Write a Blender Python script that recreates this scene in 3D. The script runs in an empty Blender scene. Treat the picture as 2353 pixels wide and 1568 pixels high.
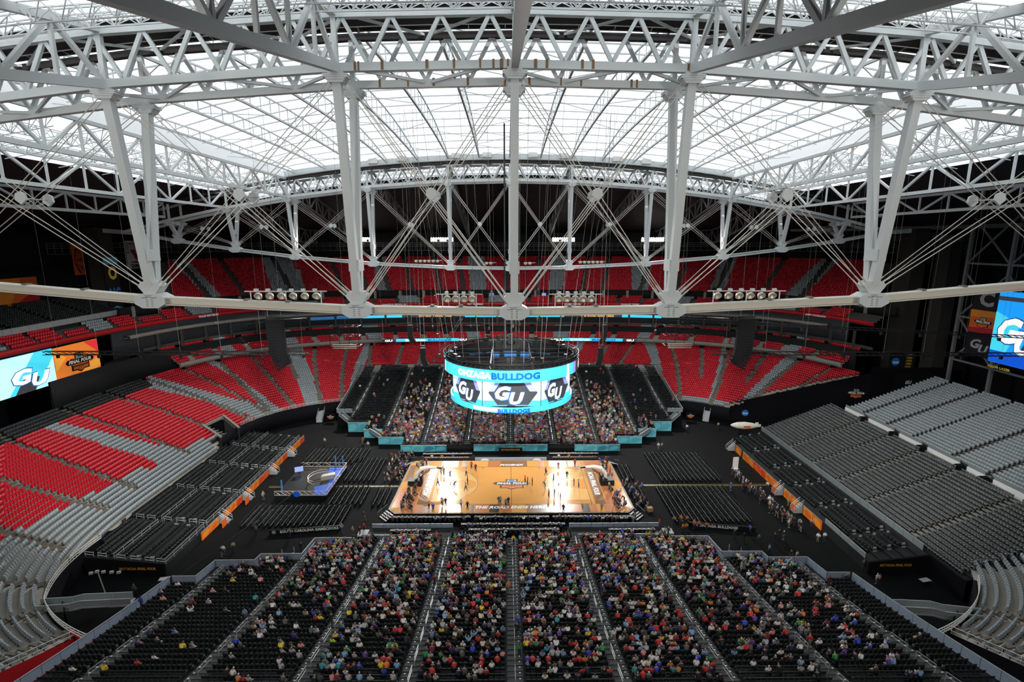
import bpy, bmesh, math, random
import numpy as np
from mathutils import Vector, Matrix
random.seed(7); rng = np.random.default_rng(7)
S = bpy.context.scene
COL = S.collection
PI = math.pi

# ---------------------------------------------------------------- camera, sky, exposure
CAM = Vector((-.665, -90.5, 46.8)); PITCH = .194; YAW = .009; FPX = 1164.8
cd = bpy.data.cameras.new('camera'); cam = bpy.data.objects.new('camera', cd); COL.objects.link(cam)
cd.sensor_width = 36; cd.lens = 36 * FPX / 2353; cd.clip_start = .3; cd.clip_end = 900
cam.location = CAM; cam.rotation_euler = (PI / 2 - PITCH, 0, -YAW)
S.camera = cam
w = bpy.data.worlds.new('sky'); S.world = w; w.use_nodes = True
bg = w.node_tree.nodes['Background']; bg.inputs[0].default_value = (.93, .97, 1, 1); bg.inputs[1].default_value = 3.6
sl = bpy.data.lights.new('sun', 'SUN'); sl.energy = 3; sl.angle = .01; sun = bpy.data.objects.new('sun', sl); COL.objects.link(sun)
sun.rotation_euler = (.35, .3, 0); sun.location = (0, 0, 150)
S.view_settings.view_transform = 'Standard'; S.view_settings.look = 'None'
S.view_settings.exposure = 0.0; S.view_settings.gamma = 1
S.cycles.use_adaptive_sampling = True; S.cycles.adaptive_threshold = .06; S.cycles.adaptive_min_samples = 10
S.cycles.max_bounces = 4; S.cycles.diffuse_bounces = 3; S.cycles.glossy_bounces = 2; S.cycles.transmission_bounces = 4
S.cycles.sample_clamp_indirect = 6; S.cycles.use_denoising = True
S.cycles.caustics_reflective = False; S.cycles.caustics_refractive = False

def spot(name, loc, aim, watts, size_deg, blend=.6, radius=1.0, color=(1, .97, .92)):
    l = bpy.data.lights.new(name, 'SPOT'); l.energy = watts; l.spot_size = math.radians(size_deg); l.spot_blend = blend
    l.shadow_soft_size = radius; l.color = color
    o = bpy.data.objects.new(name, l); COL.objects.link(o); o.location = loc
    o.rotation_euler = (Vector(aim) - Vector(loc)).to_track_quat('-Z', 'Y').to_euler()
    return o

# ---------------------------------------------------------------- materials
M = {}
def mat(name, c, rough=.6, metal=0., noise=0., nscale=3., emit=0., spec=.3, ramp=None):
    m = bpy.data.materials.new(name); m.use_nodes = True; nt = m.node_tree; b = nt.nodes['Principled BSDF']
    c4 = (c[0], c[1], c[2], 1)
    b.inputs['Base Color'].default_value = c4; b.inputs['Roughness'].default_value = rough
    b.inputs['Metallic'].default_value = metal; b.inputs['Specular IOR Level'].default_value = spec
    if emit:
        b.inputs['Emission Color'].default_value = c4; b.inputs['Emission Strength'].default_value = emit
    if noise:
        tc = nt.nodes.new('ShaderNodeTexCoord'); nz = nt.nodes.new('ShaderNodeTexNoise'); nz.inputs['Scale'].default_value = nscale
        nz.inputs['Detail'].default_value = 4
        mx = nt.nodes.new('ShaderNodeMix'); mx.data_type = 'RGBA'
        mx.inputs['A'].default_value = tuple(max(0, x * (1 - noise)) for x in c) + (1,)
        mx.inputs['B'].default_value = tuple(min(1, x * (1 + noise)) for x in c) + (1,)
        nt.links.new(tc.outputs['Object'], nz.inputs['Vector']); nt.links.new(nz.outputs['Fac'], mx.inputs['Factor'])
        nt.links.new(mx.outputs['Result'], b.inputs['Base Color'])
    M[name] = m; return m

mat('steel', (.70, .74, .74), .5, 0, .06, .6); mat('steel_warm', (.72, .69, .60), .55, 0, .12, .8)
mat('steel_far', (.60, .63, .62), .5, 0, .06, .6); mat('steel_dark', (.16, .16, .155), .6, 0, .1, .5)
mat('cable', (.68, .65, .6), .4, .2, .05, 2); mat('rope', (.22, .22, .21), .5, .2, .05, 2)
mat('tape', (.28, .17, .09), .8, 0, .2, 4)
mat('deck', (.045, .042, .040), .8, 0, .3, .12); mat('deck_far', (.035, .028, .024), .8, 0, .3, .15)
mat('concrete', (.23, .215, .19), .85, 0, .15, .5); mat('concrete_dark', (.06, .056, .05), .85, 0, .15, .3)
mat('aisle', (.12, .105, .085), .85, 0, .12, 1.2)
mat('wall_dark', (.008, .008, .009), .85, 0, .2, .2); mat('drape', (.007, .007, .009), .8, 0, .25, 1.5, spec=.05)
mat('carpet', (.0052, .0055, .006), .75, 0, .25, .6, spec=.05)
mat('red', (.50, .010, .022), .42, 0, .08, 2, spec=.4); mat('grey', (.25, .285, .30), .45, 0, .06, 2, spec=.4)
mat('red_fascia', (.42, .012, .016), .5, 0, .05, 1); mat('black_seat', (.016, .018, .019), .45, 0, .15, 6, spec=.22)
mat('black_metal', (.014, .014, .015), .45, .3, .15, 3); mat('riser', (.020, .0215, .022), .7, 0, .15, 1., spec=.1)
mat('riser_aisle', (.07, .074, .074), .7, 0, .1, 1., spec=.1); mat('rail', (.42, .44, .45), .4, .3, .05, 3)
mat('glass_panel', (.30, .36, .45), .2, 0, .05, 1, spec=.5); mat('glass_clear', (.22, .26, .26), .15, 0, .05, 1, spec=.6)
mat('white', (.8, .8, .78), .5, 0, .04, 2); mat('offwhite', (.55, .55, .52), .6, 0, .06, 2)
mat('wood', (.74, .36, .105), .115, 0, .06, .8, spec=.12); mat('wood_light', (.80, .46, .17), .115, 0, .05, .8, spec=.12)
mat('wood_red', (.55, .20, .075), .18, 0, .08, .8, spec=.5); mat('wood_brown', (.27, .13, .055), .2, 0, .1, .8, spec=.5)
mat('wood_dark', (.05, .036, .025), .2, 0, .15, .8, spec=.5); mat('print_white', (.85, .85, .83), .3)
mat('print_black', (.012, .012, .013), .4); mat('print_orange', (.65, .16, .03), .4); mat('print_gold', (.55, .30, .04), .5)
mat('print_blue', (.02, .16, .55), .4); mat('print_tan', (.45, .38, .16), .4); mat('print_grey', (.3, .31, .32), .5)
mat('orange_a', (.85, .14, .02), .5, 0, .05, 1); mat('orange_b', (.88, .32, .02), .5, 0, .05, 1); mat('orange_c', (.70, .06, .02), .5, 0, .05, 1)
mat('cyan_wall', (.10, .42, .50), .4, 0, .08, 1.5); mat('cyan_dark', (.05, .24, .32), .4, 0, .1, 1.5); mat('cyan_light', (.16, .55, .62), .4, 0, .06, 1.5)
mat('yellow', (.75, .55, .05), .6, 0, .2, 4); mat('cardboard', (.45, .27, .13), .8, 0, .1, 3)
mat('led_cyan', (.05, .52, .68), .4, 0, emit=1.0); mat('led_pale', (.42, .80, .92), .4, 0, emit=1.0); mat('led_white', (.95, .95, .95), .4, 0, emit=1.0)
mat('led_blue', (.003, .07, .50), .4, 0, emit=1.0); mat('led_navy', (.02, .10, .26), .4, 0, emit=.8); mat('led_dark', (.035, .037, .045), .4, 0, emit=.9)
mat('led_violet', (.22, .25, .65), .4, 0, emit=1.0); mat('led_orange', (.75, .20, .03), .4, 0, emit=.55); mat('led_amber', (.8, .33, .05), .4, 0, emit=.55)
mat('led_gold', (.8, .42, .12), .4, 0, emit=.8); mat('led_sky', (.01, .30, .85), .4, 0, emit=.9); mat('led_red', (.6, .03, .03), .4, 0, emit=.8)
mat('lamp_glow', (1, 1, 1), .4, 0, emit=14); mat('banner_orange', (.55, .10, .015), .6, 0, .1, 1); mat('banner_red', (.35, .015, .02), .6, 0, .1, 1)
mat('banner_amber', (.60, .20, .02), .6, 0, .1, 1); mat('stage_blue', (.01, .10, .62), .35, 0, .1, 1); mat('ball', (.6, .2, .06), .6, 0, .1, 8)
mat('blimp', (.75, .72, .62), .5, 0, .05, 1); mat('screen_blue', (.25, .35, .7), .3, 0, emit=.6); mat('suite_glass', (.04, .045, .05), .15, 0, .2, .5, spec=.6)
mat('speaker', (.006, .006, .007), .6, 0, .2, 6, spec=.08)
mat('black_gloss_lit', (.10, .108, .108), .3, 0, .1, 6, spec=.6); mat('column_dark', (.03, .028, .025), .85, 0, .15, .3); mat('lamp_metal', (.55, .5, .42), .35, .4, .2, 3)  # right stand chairs: lit copy of black_seat, seat highlights put into the colour
mat('banner_white', (.5, .48, .46), .7, 0, .05, 1); mat('banner_cyan', (.05, .32, .42), .6, 0, .1, 1)

def fabric(name, c):
    m = bpy.data.materials.new(name); m.use_nodes = True; nt = m.node_tree
    for n in list(nt.nodes):
        if n.type != 'OUTPUT_MATERIAL': nt.nodes.remove(n)
    out = nt.nodes[0]; tr = nt.nodes.new('ShaderNodeBsdfTranslucent'); df = nt.nodes.new('ShaderNodeBsdfDiffuse'); mx = nt.nodes.new('ShaderNodeMixShader')
    tc = nt.nodes.new('ShaderNodeTexCoord'); nz = nt.nodes.new('ShaderNodeTexNoise'); nz.inputs['Scale'].default_value = .15
    cr = nt.nodes.new('ShaderNodeMix'); cr.data_type = 'RGBA'; cr.inputs['A'].default_value = tuple(x * .93 for x in c) + (1,); cr.inputs['B'].default_value = tuple(c) + (1,)
    nt.links.new(tc.outputs['Object'], nz.inputs['Vector']); nt.links.new(nz.outputs['Fac'], cr.inputs['Factor']); nt.links.new(cr.outputs['Result'], tr.inputs['Color'])
    df.inputs['Color'].default_value = (.7, .7, .7, 1); mx.inputs['Fac'].default_value = .35
    nt.links.new(tr.outputs[0], mx.inputs[1]); nt.links.new(df.outputs[0], mx.inputs[2]); nt.links.new(mx.outputs[0], out.inputs['Surface'])
    M[name] = m
fabric('roof_fabric', (.46, .47, .475))

# people: colour by zone (vertex colour: red = top, green = skin, blue = trousers, black = hair) and by object colour / random
def people_mat():
    m = bpy.data.materials.new('clothes'); m.use_nodes = True; nt = m.node_tree; b = nt.nodes['Principled BSDF']; b.inputs['Roughness'].default_value = .8
    at = nt.nodes.new('ShaderNodeAttribute'); at.attribute_name = 'zone'; sp = nt.nodes.new('ShaderNodeSeparateColor'); nt.links.new(at.outputs['Color'], sp.inputs[0])
    oi = nt.nodes.new('ShaderNodeObjectInfo')
    def ramp(stops):
        r = nt.nodes.new('ShaderNodeValToRGB'); r.color_ramp.interpolation = 'CONSTANT'
        e = r.color_ramp.elements
        while len(e) < len(stops): e.new(.5)
        for k, (p, c) in enumerate(stops): e[k].position = p; e[k].color = c + (1,)
        return r
    hair = ramp([(0, (.02, .015, .01)), (.3, (.06, .035, .02)), (.55, (.2, .15, .1)), (.7, (.35, .33, .3)), (.85, (.6, .58, .55))])
    skin = ramp([(0, (.42, .24, .17)), (.45, (.34, .18, .12)), (.75, (.15, .08, .05))])
    pant = ramp([(0, (.02, .025, .045)), (.35, (.015, .015, .016)), (.6, (.2, .17, .12)), (.8, (.06, .08, .14))])
    mul = nt.nodes.new('ShaderNodeMath'); mul.operation = 'MULTIPLY'; mul.inputs[1].default_value = 7.3; fr = nt.nodes.new('ShaderNodeMath'); fr.operation = 'FRACT'
    nt.links.new(oi.outputs['Random'], mul.inputs[0]); nt.links.new(mul.outputs[0], fr.inputs[0])
    nt.links.new(oi.outputs['Random'], hair.inputs[0]); nt.links.new(fr.outputs[0], skin.inputs[0]); nt.links.new(oi.outputs['Random'], pant.inputs[0])
    cur = hair.outputs[0]
    for ch, src in ((0, oi.outputs['Color']), (1, skin.outputs[0]), (2, pant.outputs[0])):
        mx = nt.nodes.new('ShaderNodeMix'); mx.data_type = 'RGBA'
        nt.links.new(sp.outputs[ch], mx.inputs['Factor']); nt.links.new(cur, mx.inputs['A']); nt.links.new(src, mx.inputs['B']); cur = mx.outputs['Result']
    nt.links.new(cur, b.inputs['Base Color']); M['clothes'] = m
    m = bpy.data.materials.new('crowd_clothes'); m.use_nodes = True; nt = m.node_tree; b = nt.nodes['Principled BSDF']; b.inputs['Roughness'].default_value = .8
    at = nt.nodes.new('ShaderNodeAttribute'); at.attribute_name = 'col'; nt.links.new(at.outputs['Color'], b.inputs['Base Color']); M['crowd_clothes'] = m
people_mat()

_o1 = 'zeroth first second third fourth fifth sixth seventh eighth ninth tenth eleventh twelfth thirteenth fourteenth fifteenth sixteenth seventeenth eighteenth nineteenth'.split()
_o2 = {2: ('twentieth', 'twenty'), 3: ('thirtieth', 'thirty'), 4: ('fortieth', 'forty'), 5: ('fiftieth', 'fifty'), 6: ('sixtieth', 'sixty'), 7: ('seventieth', 'seventy'), 8: ('eightieth', 'eighty'), 9: ('ninetieth', 'ninety')}
def nth(n):
    if n < 20: return _o1[n]
    return _o2[n // 10 % 10][0] if n % 10 == 0 else _o2[n // 10 % 10][1] + '-' + _o1[n % 10]
# ---------------------------------------------------------------- mesh helpers
def tag(o, label=None, cat=None, group=None, kind=None):
    if label: o['label'] = label
    if cat: o['category'] = cat
    if group: o['group'] = group
    if kind: o['kind'] = kind
    return o
def place(o, parent=None, Mx=None):
    COL.objects.link(o)
    if parent is not None:
        o.parent = parent; o.matrix_parent_inverse = parent_inv(parent)
        if Mx is not None: o.matrix_basis = Mx
    elif Mx is not None: o.matrix_basis = Mx
    return o
_wm = {}
def world_of(o):
    m = o.matrix_basis.copy()
    return m if o.parent is None else world_of(o.parent) @ o.matrix_parent_inverse @ m
def parent_inv(p):
    k = p.as_pointer()
    if k not in _wm: _wm[k] = world_of(p).inverted()
    return _wm[k]
def thing(name, label, cat, loc=(0, 0, 0), group=None, kind=None, rz=0):
    o = bpy.data.objects.new(name, None); o.empty_display_size = .2; COL.objects.link(o)
    o.matrix_basis = Matrix.Translation(loc) @ Matrix.Rotation(rz, 4, 'Z')
    return tag(o, label, cat, group, kind)

def np_mesh(name, v, q, m=None):
    """fast mesh from numpy verts (N,3) and quad/tri faces (F,k)"""
    me = bpy.data.meshes.new(name); v = np.asarray(v, dtype=np.float32); q = np.asarray(q, dtype=np.int32)
    me.vertices.add(len(v)); me.vertices.foreach_set('co', v.ravel())
    k = q.shape[1]; me.loops.add(q.size); me.loops.foreach_set('vertex_index', q.ravel())
    me.polygons.add(len(q)); me.polygons.foreach_set('loop_start', np.arange(0, q.size, k, dtype=np.int32))
    me.polygons.foreach_set('loop_total', np.full(len(q), k, dtype=np.int32))
    me.update(calc_edges=True)
    if m: me.materials.append(M[m])
    return me
BV = np.array([[x, y, z] for z in (-.5, .5) for y in (-.5, .5) for x in (-.5, .5)], float)
BF = np.array([[0, 2, 3, 1], [4, 5, 7, 6], [0, 1, 5, 4], [2, 6, 7, 3], [0, 4, 6, 2], [1, 3, 7, 5]])
class MB:
    def __init__(s): s.v = []; s.f = []; s.n = 0
    def add(s, v, f):
        v = np.asarray(v, float); s.v.append(v); s.f += [tuple(int(i) + s.n for i in x) for x in f]; s.n += len(v); return s
    def box(s, c, size, rz=0, Mx=None):
        v = BV * np.asarray(size, float)
        if rz: cz, sz = math.cos(rz), math.sin(rz); v = v @ np.array([[cz, sz, 0], [-sz, cz, 0], [0, 0, 1]])
        v = v + np.asarray(c, float)
        if Mx is not None: v = np.array([Mx @ Vector(p) for p in v])
        return s.add(v, BF)
    def bar(s, p0, p1, w, h=None, up=(0, 0, 1)):
        return s.add([bar_matrix(p0, p1, w, h or w, up) @ Vector(p) for p in BV], BF)
    def tube(s, path, r, n=6, caps=True):
        P = [Vector(p) for p in path]; V = []; F = []
        for i, p in enumerate(P):
            d = (P[min(i + 1, len(P) - 1)] - P[max(i - 1, 0)]).normalized()
            a = d.cross(Vector((0, 0, 1)));
            if a.length < 1e-3: a = d.cross(Vector((1, 0, 0)))
            a.normalize(); b = d.cross(a)
            rr = r[i] if isinstance(r, (list, tuple)) else r
            for k in range(n):
                t = 2 * PI * k / n; V.append(p + a * math.cos(t) * rr + b * math.sin(t) * rr)
        for i in range(len(P) - 1):
            for k in range(n):
                F.append((i * n + k, i * n + (k + 1) % n, (i + 1) * n + (k + 1) % n, (i + 1) * n + k))
        if caps: F.append(tuple(range(n))[::-1]); F.append(tuple((len(P) - 1) * n + k for k in range(n)))
        return s.add([tuple(p) for p in V], F)
    def prism(s, poly, z0, z1, Mx=None):
        n = len(poly); V = [(x, y, z0) for x, y in poly] + [(x, y, z1) for x, y in poly]
        if Mx is not None: V = [tuple(Mx @ Vector(p)) for p in V]
        F = [tuple(range(n))[::-1], tuple(range(n, 2 * n))] + [(k, (k + 1) % n, n + (k + 1) % n, n + k) for k in range(n)]
        return s.add(V, F)
    def quad(s, a, b, c, d): return s.add([a, b, c, d], [(0, 1, 2, 3)])
    def lathe(s, prof, n=24, c=(0, 0, 0)):
        V = []; F = []; m = len(prof)
        for k in range(n):
            t = 2 * PI * k / n
            for r, z in prof: V.append((c[0] + r * math.cos(t), c[1] + r * math.sin(t), c[2] + z))
        for k in range(n):
            for i in range(m - 1):
                F.append((k * m + i, ((k + 1) % n) * m + i, ((k + 1) % n) * m + i + 1, k * m + i + 1))
        return s.add(V, F)
    def mesh(s, name, m):
        me = bpy.data.meshes.new(name); me.from_pydata([tuple(p) for p in np.concatenate(s.v)], [], s.f); me.update()
        if m: me.materials.append(M[m])
        return me
    def build(s, name, m, parent=None, Mx=None):
        return place(bpy.data.objects.new(name, s.mesh(name, m)), parent, Mx)
def bar_matrix(p0, p1, w, h, up=(0, 0, 1)):
    p0 = Vector(p0); p1 = Vector(p1); d = p1 - p0; L = d.length; z = d / L
    x = Vector(up).cross(z)
    if x.length < 1e-4: x = Vector((1, 0, 0)).cross(z)
    x.normalize(); y = z.cross(x); c = (p0 + p1) / 2
    return Matrix(((x.x * w, y.x * h, z.x * L, c.x), (x.y * w, y.y * h, z.y * L, c.y), (x.z * w, y.z * h, z.z * L, c.z), (0, 0, 0, 1)))
_unit = {}
def unit(shape, m):
    if (shape, m) not in _unit:
        b = MB()
        if shape == 'box': b.add(BV, BF)
        elif shape == 'cyl': b.tube([(0, 0, -.5), (0, 0, .5)], .5, 6)
        elif shape == 'ibeam':
            P = [(-.5, -.5), (.5, -.5), (.5, -.36), (.09, -.36), (.09, .36), (.5, .36), (.5, .5), (-.5, .5), (-.5, .36), (-.09, .36), (-.09, -.36), (-.5, -.36)]
            b.prism(P, -.5, .5)
        _unit[(shape, m)] = b.mesh(shape, m)
    return _unit[(shape, m)]
def bar(name, p0, p1, w, h, m, parent, shape='box', up=(0, 0, 1)):
    return place(bpy.data.objects.new(name, unit(shape, m)), parent, bar_matrix(p0, p1, w, h, up))
def boxo(name, c, size, m, parent=None, rz=0):
    return place(bpy.data.objects.new(name, unit('box', m)), parent, Matrix.Translation(c) @ Matrix.Rotation(rz, 4, 'Z') @ Matrix.Diagonal((*size, 1)))
_kids = {}
def kids(o):
    k = o.as_pointer()
    if k not in _kids: _kids[k] = [c for c in o.children]
    return _kids[k]
def copy_tree(o, Mx, parent=None):
    c = o.copy(); COL.objects.link(c)
    if parent is None: c.matrix_basis = Mx
    else: c.parent = parent
    for ch in kids(o): copy_tree(ch, None, c)
    return c

# superellipse rings of the bowl
def ring_pts(a, b, n, N=720, t0=-PI, t1=PI):
    t = np.linspace(t0, t1, N); c, s = np.cos(t), np.sin(t)
    return np.stack([a * np.sign(c) * np.abs(c) ** (2 / n), b * np.sign(s) * np.abs(s) ** (2 / n)], 1)
def frame(c, xdir, ydir):
    x = Vector(xdir).normalized(); y = Vector(ydir).normalized(); z = x.cross(y)
    return Matrix(((x.x, y.x, z.x, c[0]), (x.y, y.y, z.y, c[1]), (x.z, y.z, z.z, c[2]), (0, 0, 0, 1)))

# ---------------------------------------------------------------- lettering (flat prints), made while the scene is small
TXT = {}
def make_text(s, bold=.02, shear=0., space=1.):
    cu = bpy.data.curves.new('t', 'FONT'); cu.body = s; cu.size = 1; cu.offset = bold; cu.shear = shear; cu.space_character = space; cu.resolution_u = 2; cu.align_x = 'CENTER'
    o = bpy.data.objects.new('t', cu); COL.objects.link(o); dg = bpy.context.evaluated_depsgraph_get()
    me = bpy.data.meshes.new_from_object(o.evaluated_get(dg)); bpy.data.objects.remove(o); bpy.data.curves.remove(cu)
    co = np.empty(len(me.vertices) * 3, np.float32); me.vertices.foreach_get('co', co); co = co.reshape(-1, 3)
    lo, hi = co.min(0), co.max(0); co = (co - (lo + hi) / 2) / (hi - lo + 1e-9); co[:, 2] = 0
    F = [tuple(p.vertices) for p in me.polygons]; asp = (hi - lo)[0] / (hi - lo)[1]
    bpy.data.meshes.remove(me); return co, F, asp
def text(s, width, height, m, parent, Mx, name='lettering', bold=.045, shear=.0, bend=None, zo=.0, label=None):
    k = (s, bold, shear)
    if k not in TXT: TXT[k] = make_text(s, bold, shear, 1.05)
    co, F, asp = TXT[k]; v = co.copy().astype(float)
    if width is None: width = height * asp
    v[:, 0] *= width; v[:, 1] *= height; v[:, 2] += zo
    if bend: v = np.array([bend(*p) for p in v])
    me = bpy.data.meshes.new(name); me.from_pydata([tuple(p) for p in v], [], F); me.materials.append(M[m]); me.update()
    o = place(bpy.data.objects.new(name, me), parent, Mx)
    if label: o['label'] = label
    return o
for _s in ('FINAL FOUR', 'PHOENIX', 'THE ROAD ENDS HERE', 'NCAA FINAL FOUR', 'NCAA', 'PHOENIX 2017', '2017 NCAA FINAL FOUR', 'GONZAGA BULLDOGS', 'BULLDOGS', 'BULLDOG', 'ONZAGA', 'GONZAGA', 'G', 'U', 'O', 'C', 'SOUTH CAROLINA GAMECOCKS', 'GONZAGA BULLDOGS',
           'CHARLES W. BIDWILL, SR.', 'PAT TILLMAN', 'ROGER WEHRLI', 'CHARLEY TRIPPI', 'AENEAS WILLIAMS', 'OLLIE MATSON', 'ADRIAN WILSON', 'JIMMY CONZELMAN', '2017', 'AND', 'THEN', 'THERE', 'WERE', 'FOUR', 'NC', '2009', 'CHAMPION', 'NFC WEST', 'MAJOR LAZER', 'FINAL', 'GU'):
    for bb, sh in ((.045, 0.), (.045, .25)): TXT[(_s, bb, sh)] = make_text(_s, bb, sh, 1.05)
for _s in ('BULLDOG', 'BULLDOGS', 'ONZAGA', 'GONZAGA', 'G', 'U'):
    for sh in (0., .25): TXT[(_s, .06, sh)] = make_text(_s, .06, sh, 1.05)
def flat(name, poly, m, parent, Mx, zo=0.):
    me = bpy.data.meshes.new(name); me.from_pydata([(x, y, zo) for x, y in poly], [], [tuple(range(len(poly)))]); me.materials.append(M[m]); me.update()
    return place(bpy.data.objects.new(name, me), parent, Mx)
def disc(name, r, m, parent, Mx, zo=0., n=20, sy=1.): return flat(name, [(r * math.cos(2 * PI * k / n), sy * r * math.sin(2 * PI * k / n)) for k in range(n)], m, parent, Mx, zo)
def final_four(parent, Mx, wd, e=.02):
    """the tournament badge, wd wide"""
    s = wd / 10.; P = lambda L: [(x * s, y * s) for x, y in L]
    flat('badge_back', P([(-3.1, 1.0), (-1.6, 1.0), (-1.6, 2.4), (1.6, 2.4), (1.6, 1.0), (3.1, 1.0), (3.1, -2.6), (1.4, -2.6), (0, -3.3), (-1.4, -2.6), (-3.1, -2.6)]), 'print_black', parent, Mx, e)
    flat('badge_field', P([(-2.7, .9), (2.7, .9), (2.7, -1.2), (-2.7, -1.2)]), 'print_orange', parent, Mx, 2 * e)
    flat('badge_state', P([(-1.2, .3), (-1.2, 2.1), (1.2, 2.1), (1.2, .3)]), 'print_tan', parent, Mx, 3 * e)
    disc('badge_oval', .8 * s, 'print_blue', parent, Mx @ Matrix.Translation((0, 1.5 * s, 0)), 4 * e, sy=.6)
    flat('badge_bar', P([(-5, 0), (-4.3, .75), (4.3, .75), (5, 0), (4.3, -.75), (-4.3, -.75)]), 'print_black', parent, Mx, 5 * e)
    text('FINAL FOUR', 7.8 * s, 1.0 * s, 'print_white', parent, Mx, shear=.25, zo=6 * e)
    text('PHOENIX 2017', 4.2 * s, .4 * s, 'print_orange', parent, Mx @ Matrix.Translation((0, -1.05 * s, 0)), shear=.25, zo=6 * e)
    flat('badge_ball', P([(-2.6, -1.5), (2.6, -1.5), (2.6, -2.3), (1.3, -2.3), (0, -2.9), (-1.3, -2.3), (-2.6, -2.3)]), 'print_orange', parent, Mx, 6 * e)
    for x in (-.6, 0, .6): flat('badge_seam', P([(x - .05, -1.5), (x + .05, -1.5), (x * 1.5 + .05, -2.3), (x * 1.5 - .05, -2.3)]), 'print_black', parent, Mx, 7 * e)
# ---------------------------------------------------------------- the setting: floor, outer wall, roof
def tz(x): return 61.62 - .00137 * x * x          # lower edge of the roof trusses' top chord
def bz(x): return 40.03 + .00098 * x * x          # bottom chord
def rz(x, y): return max(51., tz(x) + 4.7 - .21 * max(0, abs(y) - 43.8))
YT = 41.1; HW = 2.45
NX = [-84, -69.6, -54.6, -34.9, -15.2, 0, 15.2, 34.9, 54.6, 69.6, 84]

fl = MB().prism([(-125, -112), (125, -112), (125, 112), (-125, 112)], -.5, 0).build('floor', 'carpet'); fl['kind'] = 'structure'; fl['label'] = 'black carpet covering the arena floor'
def ringf(a, b, n, ph):
    c, s = np.cos(ph), np.sin(ph); r = (np.abs(c) ** n + np.abs(s) ** n) ** (-1 / n)
    return np.stack([a * r * c, b * r * s], -1)
def wall_ring(name, a, b, n, z0, z1, m, ph0=0, ph1=360, N=180, th=.4, out=1, parent=None):
    ph = np.radians(np.linspace(ph0, ph1, N)); p = ringf(a, b, n, ph); q = ringf(a + th * out, b + th * out, n, ph)
    v = np.concatenate([np.c_[p, np.full(N, z0)], np.c_[p, np.full(N, z1)], np.c_[q, np.full(N, z1)], np.c_[q, np.full(N, z0)]])
    i = np.arange(N - 1); f = np.concatenate([np.c_[k * N + i, k * N + i + 1, ((k + 1) % 4) * N + i + 1, ((k + 1) % 4) * N + i] for k in range(4)])
    return place(bpy.data.objects.new(name, np_mesh(name, v, f, m)), parent)
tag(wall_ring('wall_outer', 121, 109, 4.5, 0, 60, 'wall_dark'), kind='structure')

# roof skin: opaque deck and translucent fabric
ceil = thing('ceiling', None, None, (0, 0, 60), kind='structure')
def grid_surface(name, xs, ys, zf, m, parent):
    xs = np.asarray(xs); ys = np.asarray(ys); X, Y = np.meshgrid(xs, ys); v = np.c_[X.ravel(), Y.ravel(), np.vectorize(zf)(X, Y).ravel()]
    n = len(xs); f = [(j * n + i, j * n + i + 1, (j + 1) * n + i + 1, (j + 1) * n + i) for j in range(len(ys) - 1) for i in range(n - 1)]
    return place(bpy.data.objects.new(name, np_mesh(name, v, f, m)), parent)
XS = np.linspace(-126, 126, 43)
for sg in (-1, 1):
    grid_surface('roof_deck', XS, sg * np.linspace(52.5, 114, 12), lambda x, y: rz(x, y) + .15, 'deck_far', ceil)
    for i in range(len(NX) - 1):
        x0, x1 = NX[i], NX[i + 1]
        if abs(x0) > 80 or abs(x1) > 80: continue
        grid_surface('fabric_panel', np.linspace(x0, x1, 5), sg * np.linspace(43.8, 52.5, 3), rz, 'roof_fabric', ceil)
    for e in (-1, 1):
        grid_surface('roof_deck', e * np.linspace(69.6, 126, 10), sg * np.linspace(43.7, 52.6, 3), lambda x, y: rz(x, y) + .1, 'deck_far', ceil)
for e in (-1, 1):
    grid_surface('roof_deck', e * np.linspace(73, 126, 12), np.linspace(-44, 44, 15), lambda x, y: rz(x, y) + .12, 'deck_far', ceil)
    for k in range(6):
        y0 = -38.6 + k * 77.2 / 6
        grid_surface('fabric_panel', e * np.linspace(54.8, 73, 5), np.linspace(y0, y0 + 77.2 / 6, 3), rz, 'roof_fabric', ceil)
# dark deck above each long truss, in plates with slots of daylight between them
for sg in (-1, 1):
    x = -96.
    while x < 96:
        x1 = x + 3.4
        grid_surface('deck_plate', [x, x1 - .06], sg * np.array([38.45, 39.2]), lambda a, b: tz(a) + 4.75, 'deck', ceil)
        grid_surface('deck_plate', [x, x1 - .0], sg * np.array([39.42, 43.9]), lambda a, b: tz(a) + 4.75, 'deck', ceil)
        x = x1
# moving roof: arched fabric bays
def arch(x): return 1 - .8 * (x / 54.6) ** 4
def az(x, y): return tz(x) + 5.2 + 1.3 * arch(x) * (1 - (y / 38.7) ** 2)
def fz(x, y): return az(x, y) + .8 + 2.3 * arch(x) * (1 - (y / 38.7) ** 2)
BAY = [7.45 * k for k in range(-7, 8)]; EDGE = [-54.6] + BAY + [54.6]
for i in range(len(EDGE) - 1):
    grid_surface('fabric_panel', np.linspace(EDGE[i], EDGE[i + 1], 3), np.linspace(-38.6, 38.6, 19), fz, 'roof_fabric', ceil)
for sg in (-1, 1):   # upstand closing the side of the moving roof
    grid_surface('roof_edge', [sg * 54.6, sg * 54.61], np.linspace(-38.6, 38.6, 19), lambda x, y: fz(x, y) if abs(x) < 54.605 else rz(x, y) - .1, 'roof_fabric', ceil)
    v = []; xs = np.linspace(-54.6, 54.6, 33)
    for x in xs: v += [(x, sg * 38.55, tz(x) + 4.6), (x, sg * 38.55, fz(x, 38.6) + .02)]
    place(bpy.data.objects.new('roof_edge', np_mesh('roof_edge', v, [(2 * i, 2 * i + 1, 2 * i + 3, 2 * i + 2) for i in range(32)], 'deck' if sg < 0 else 'steel')), ceil)

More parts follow.
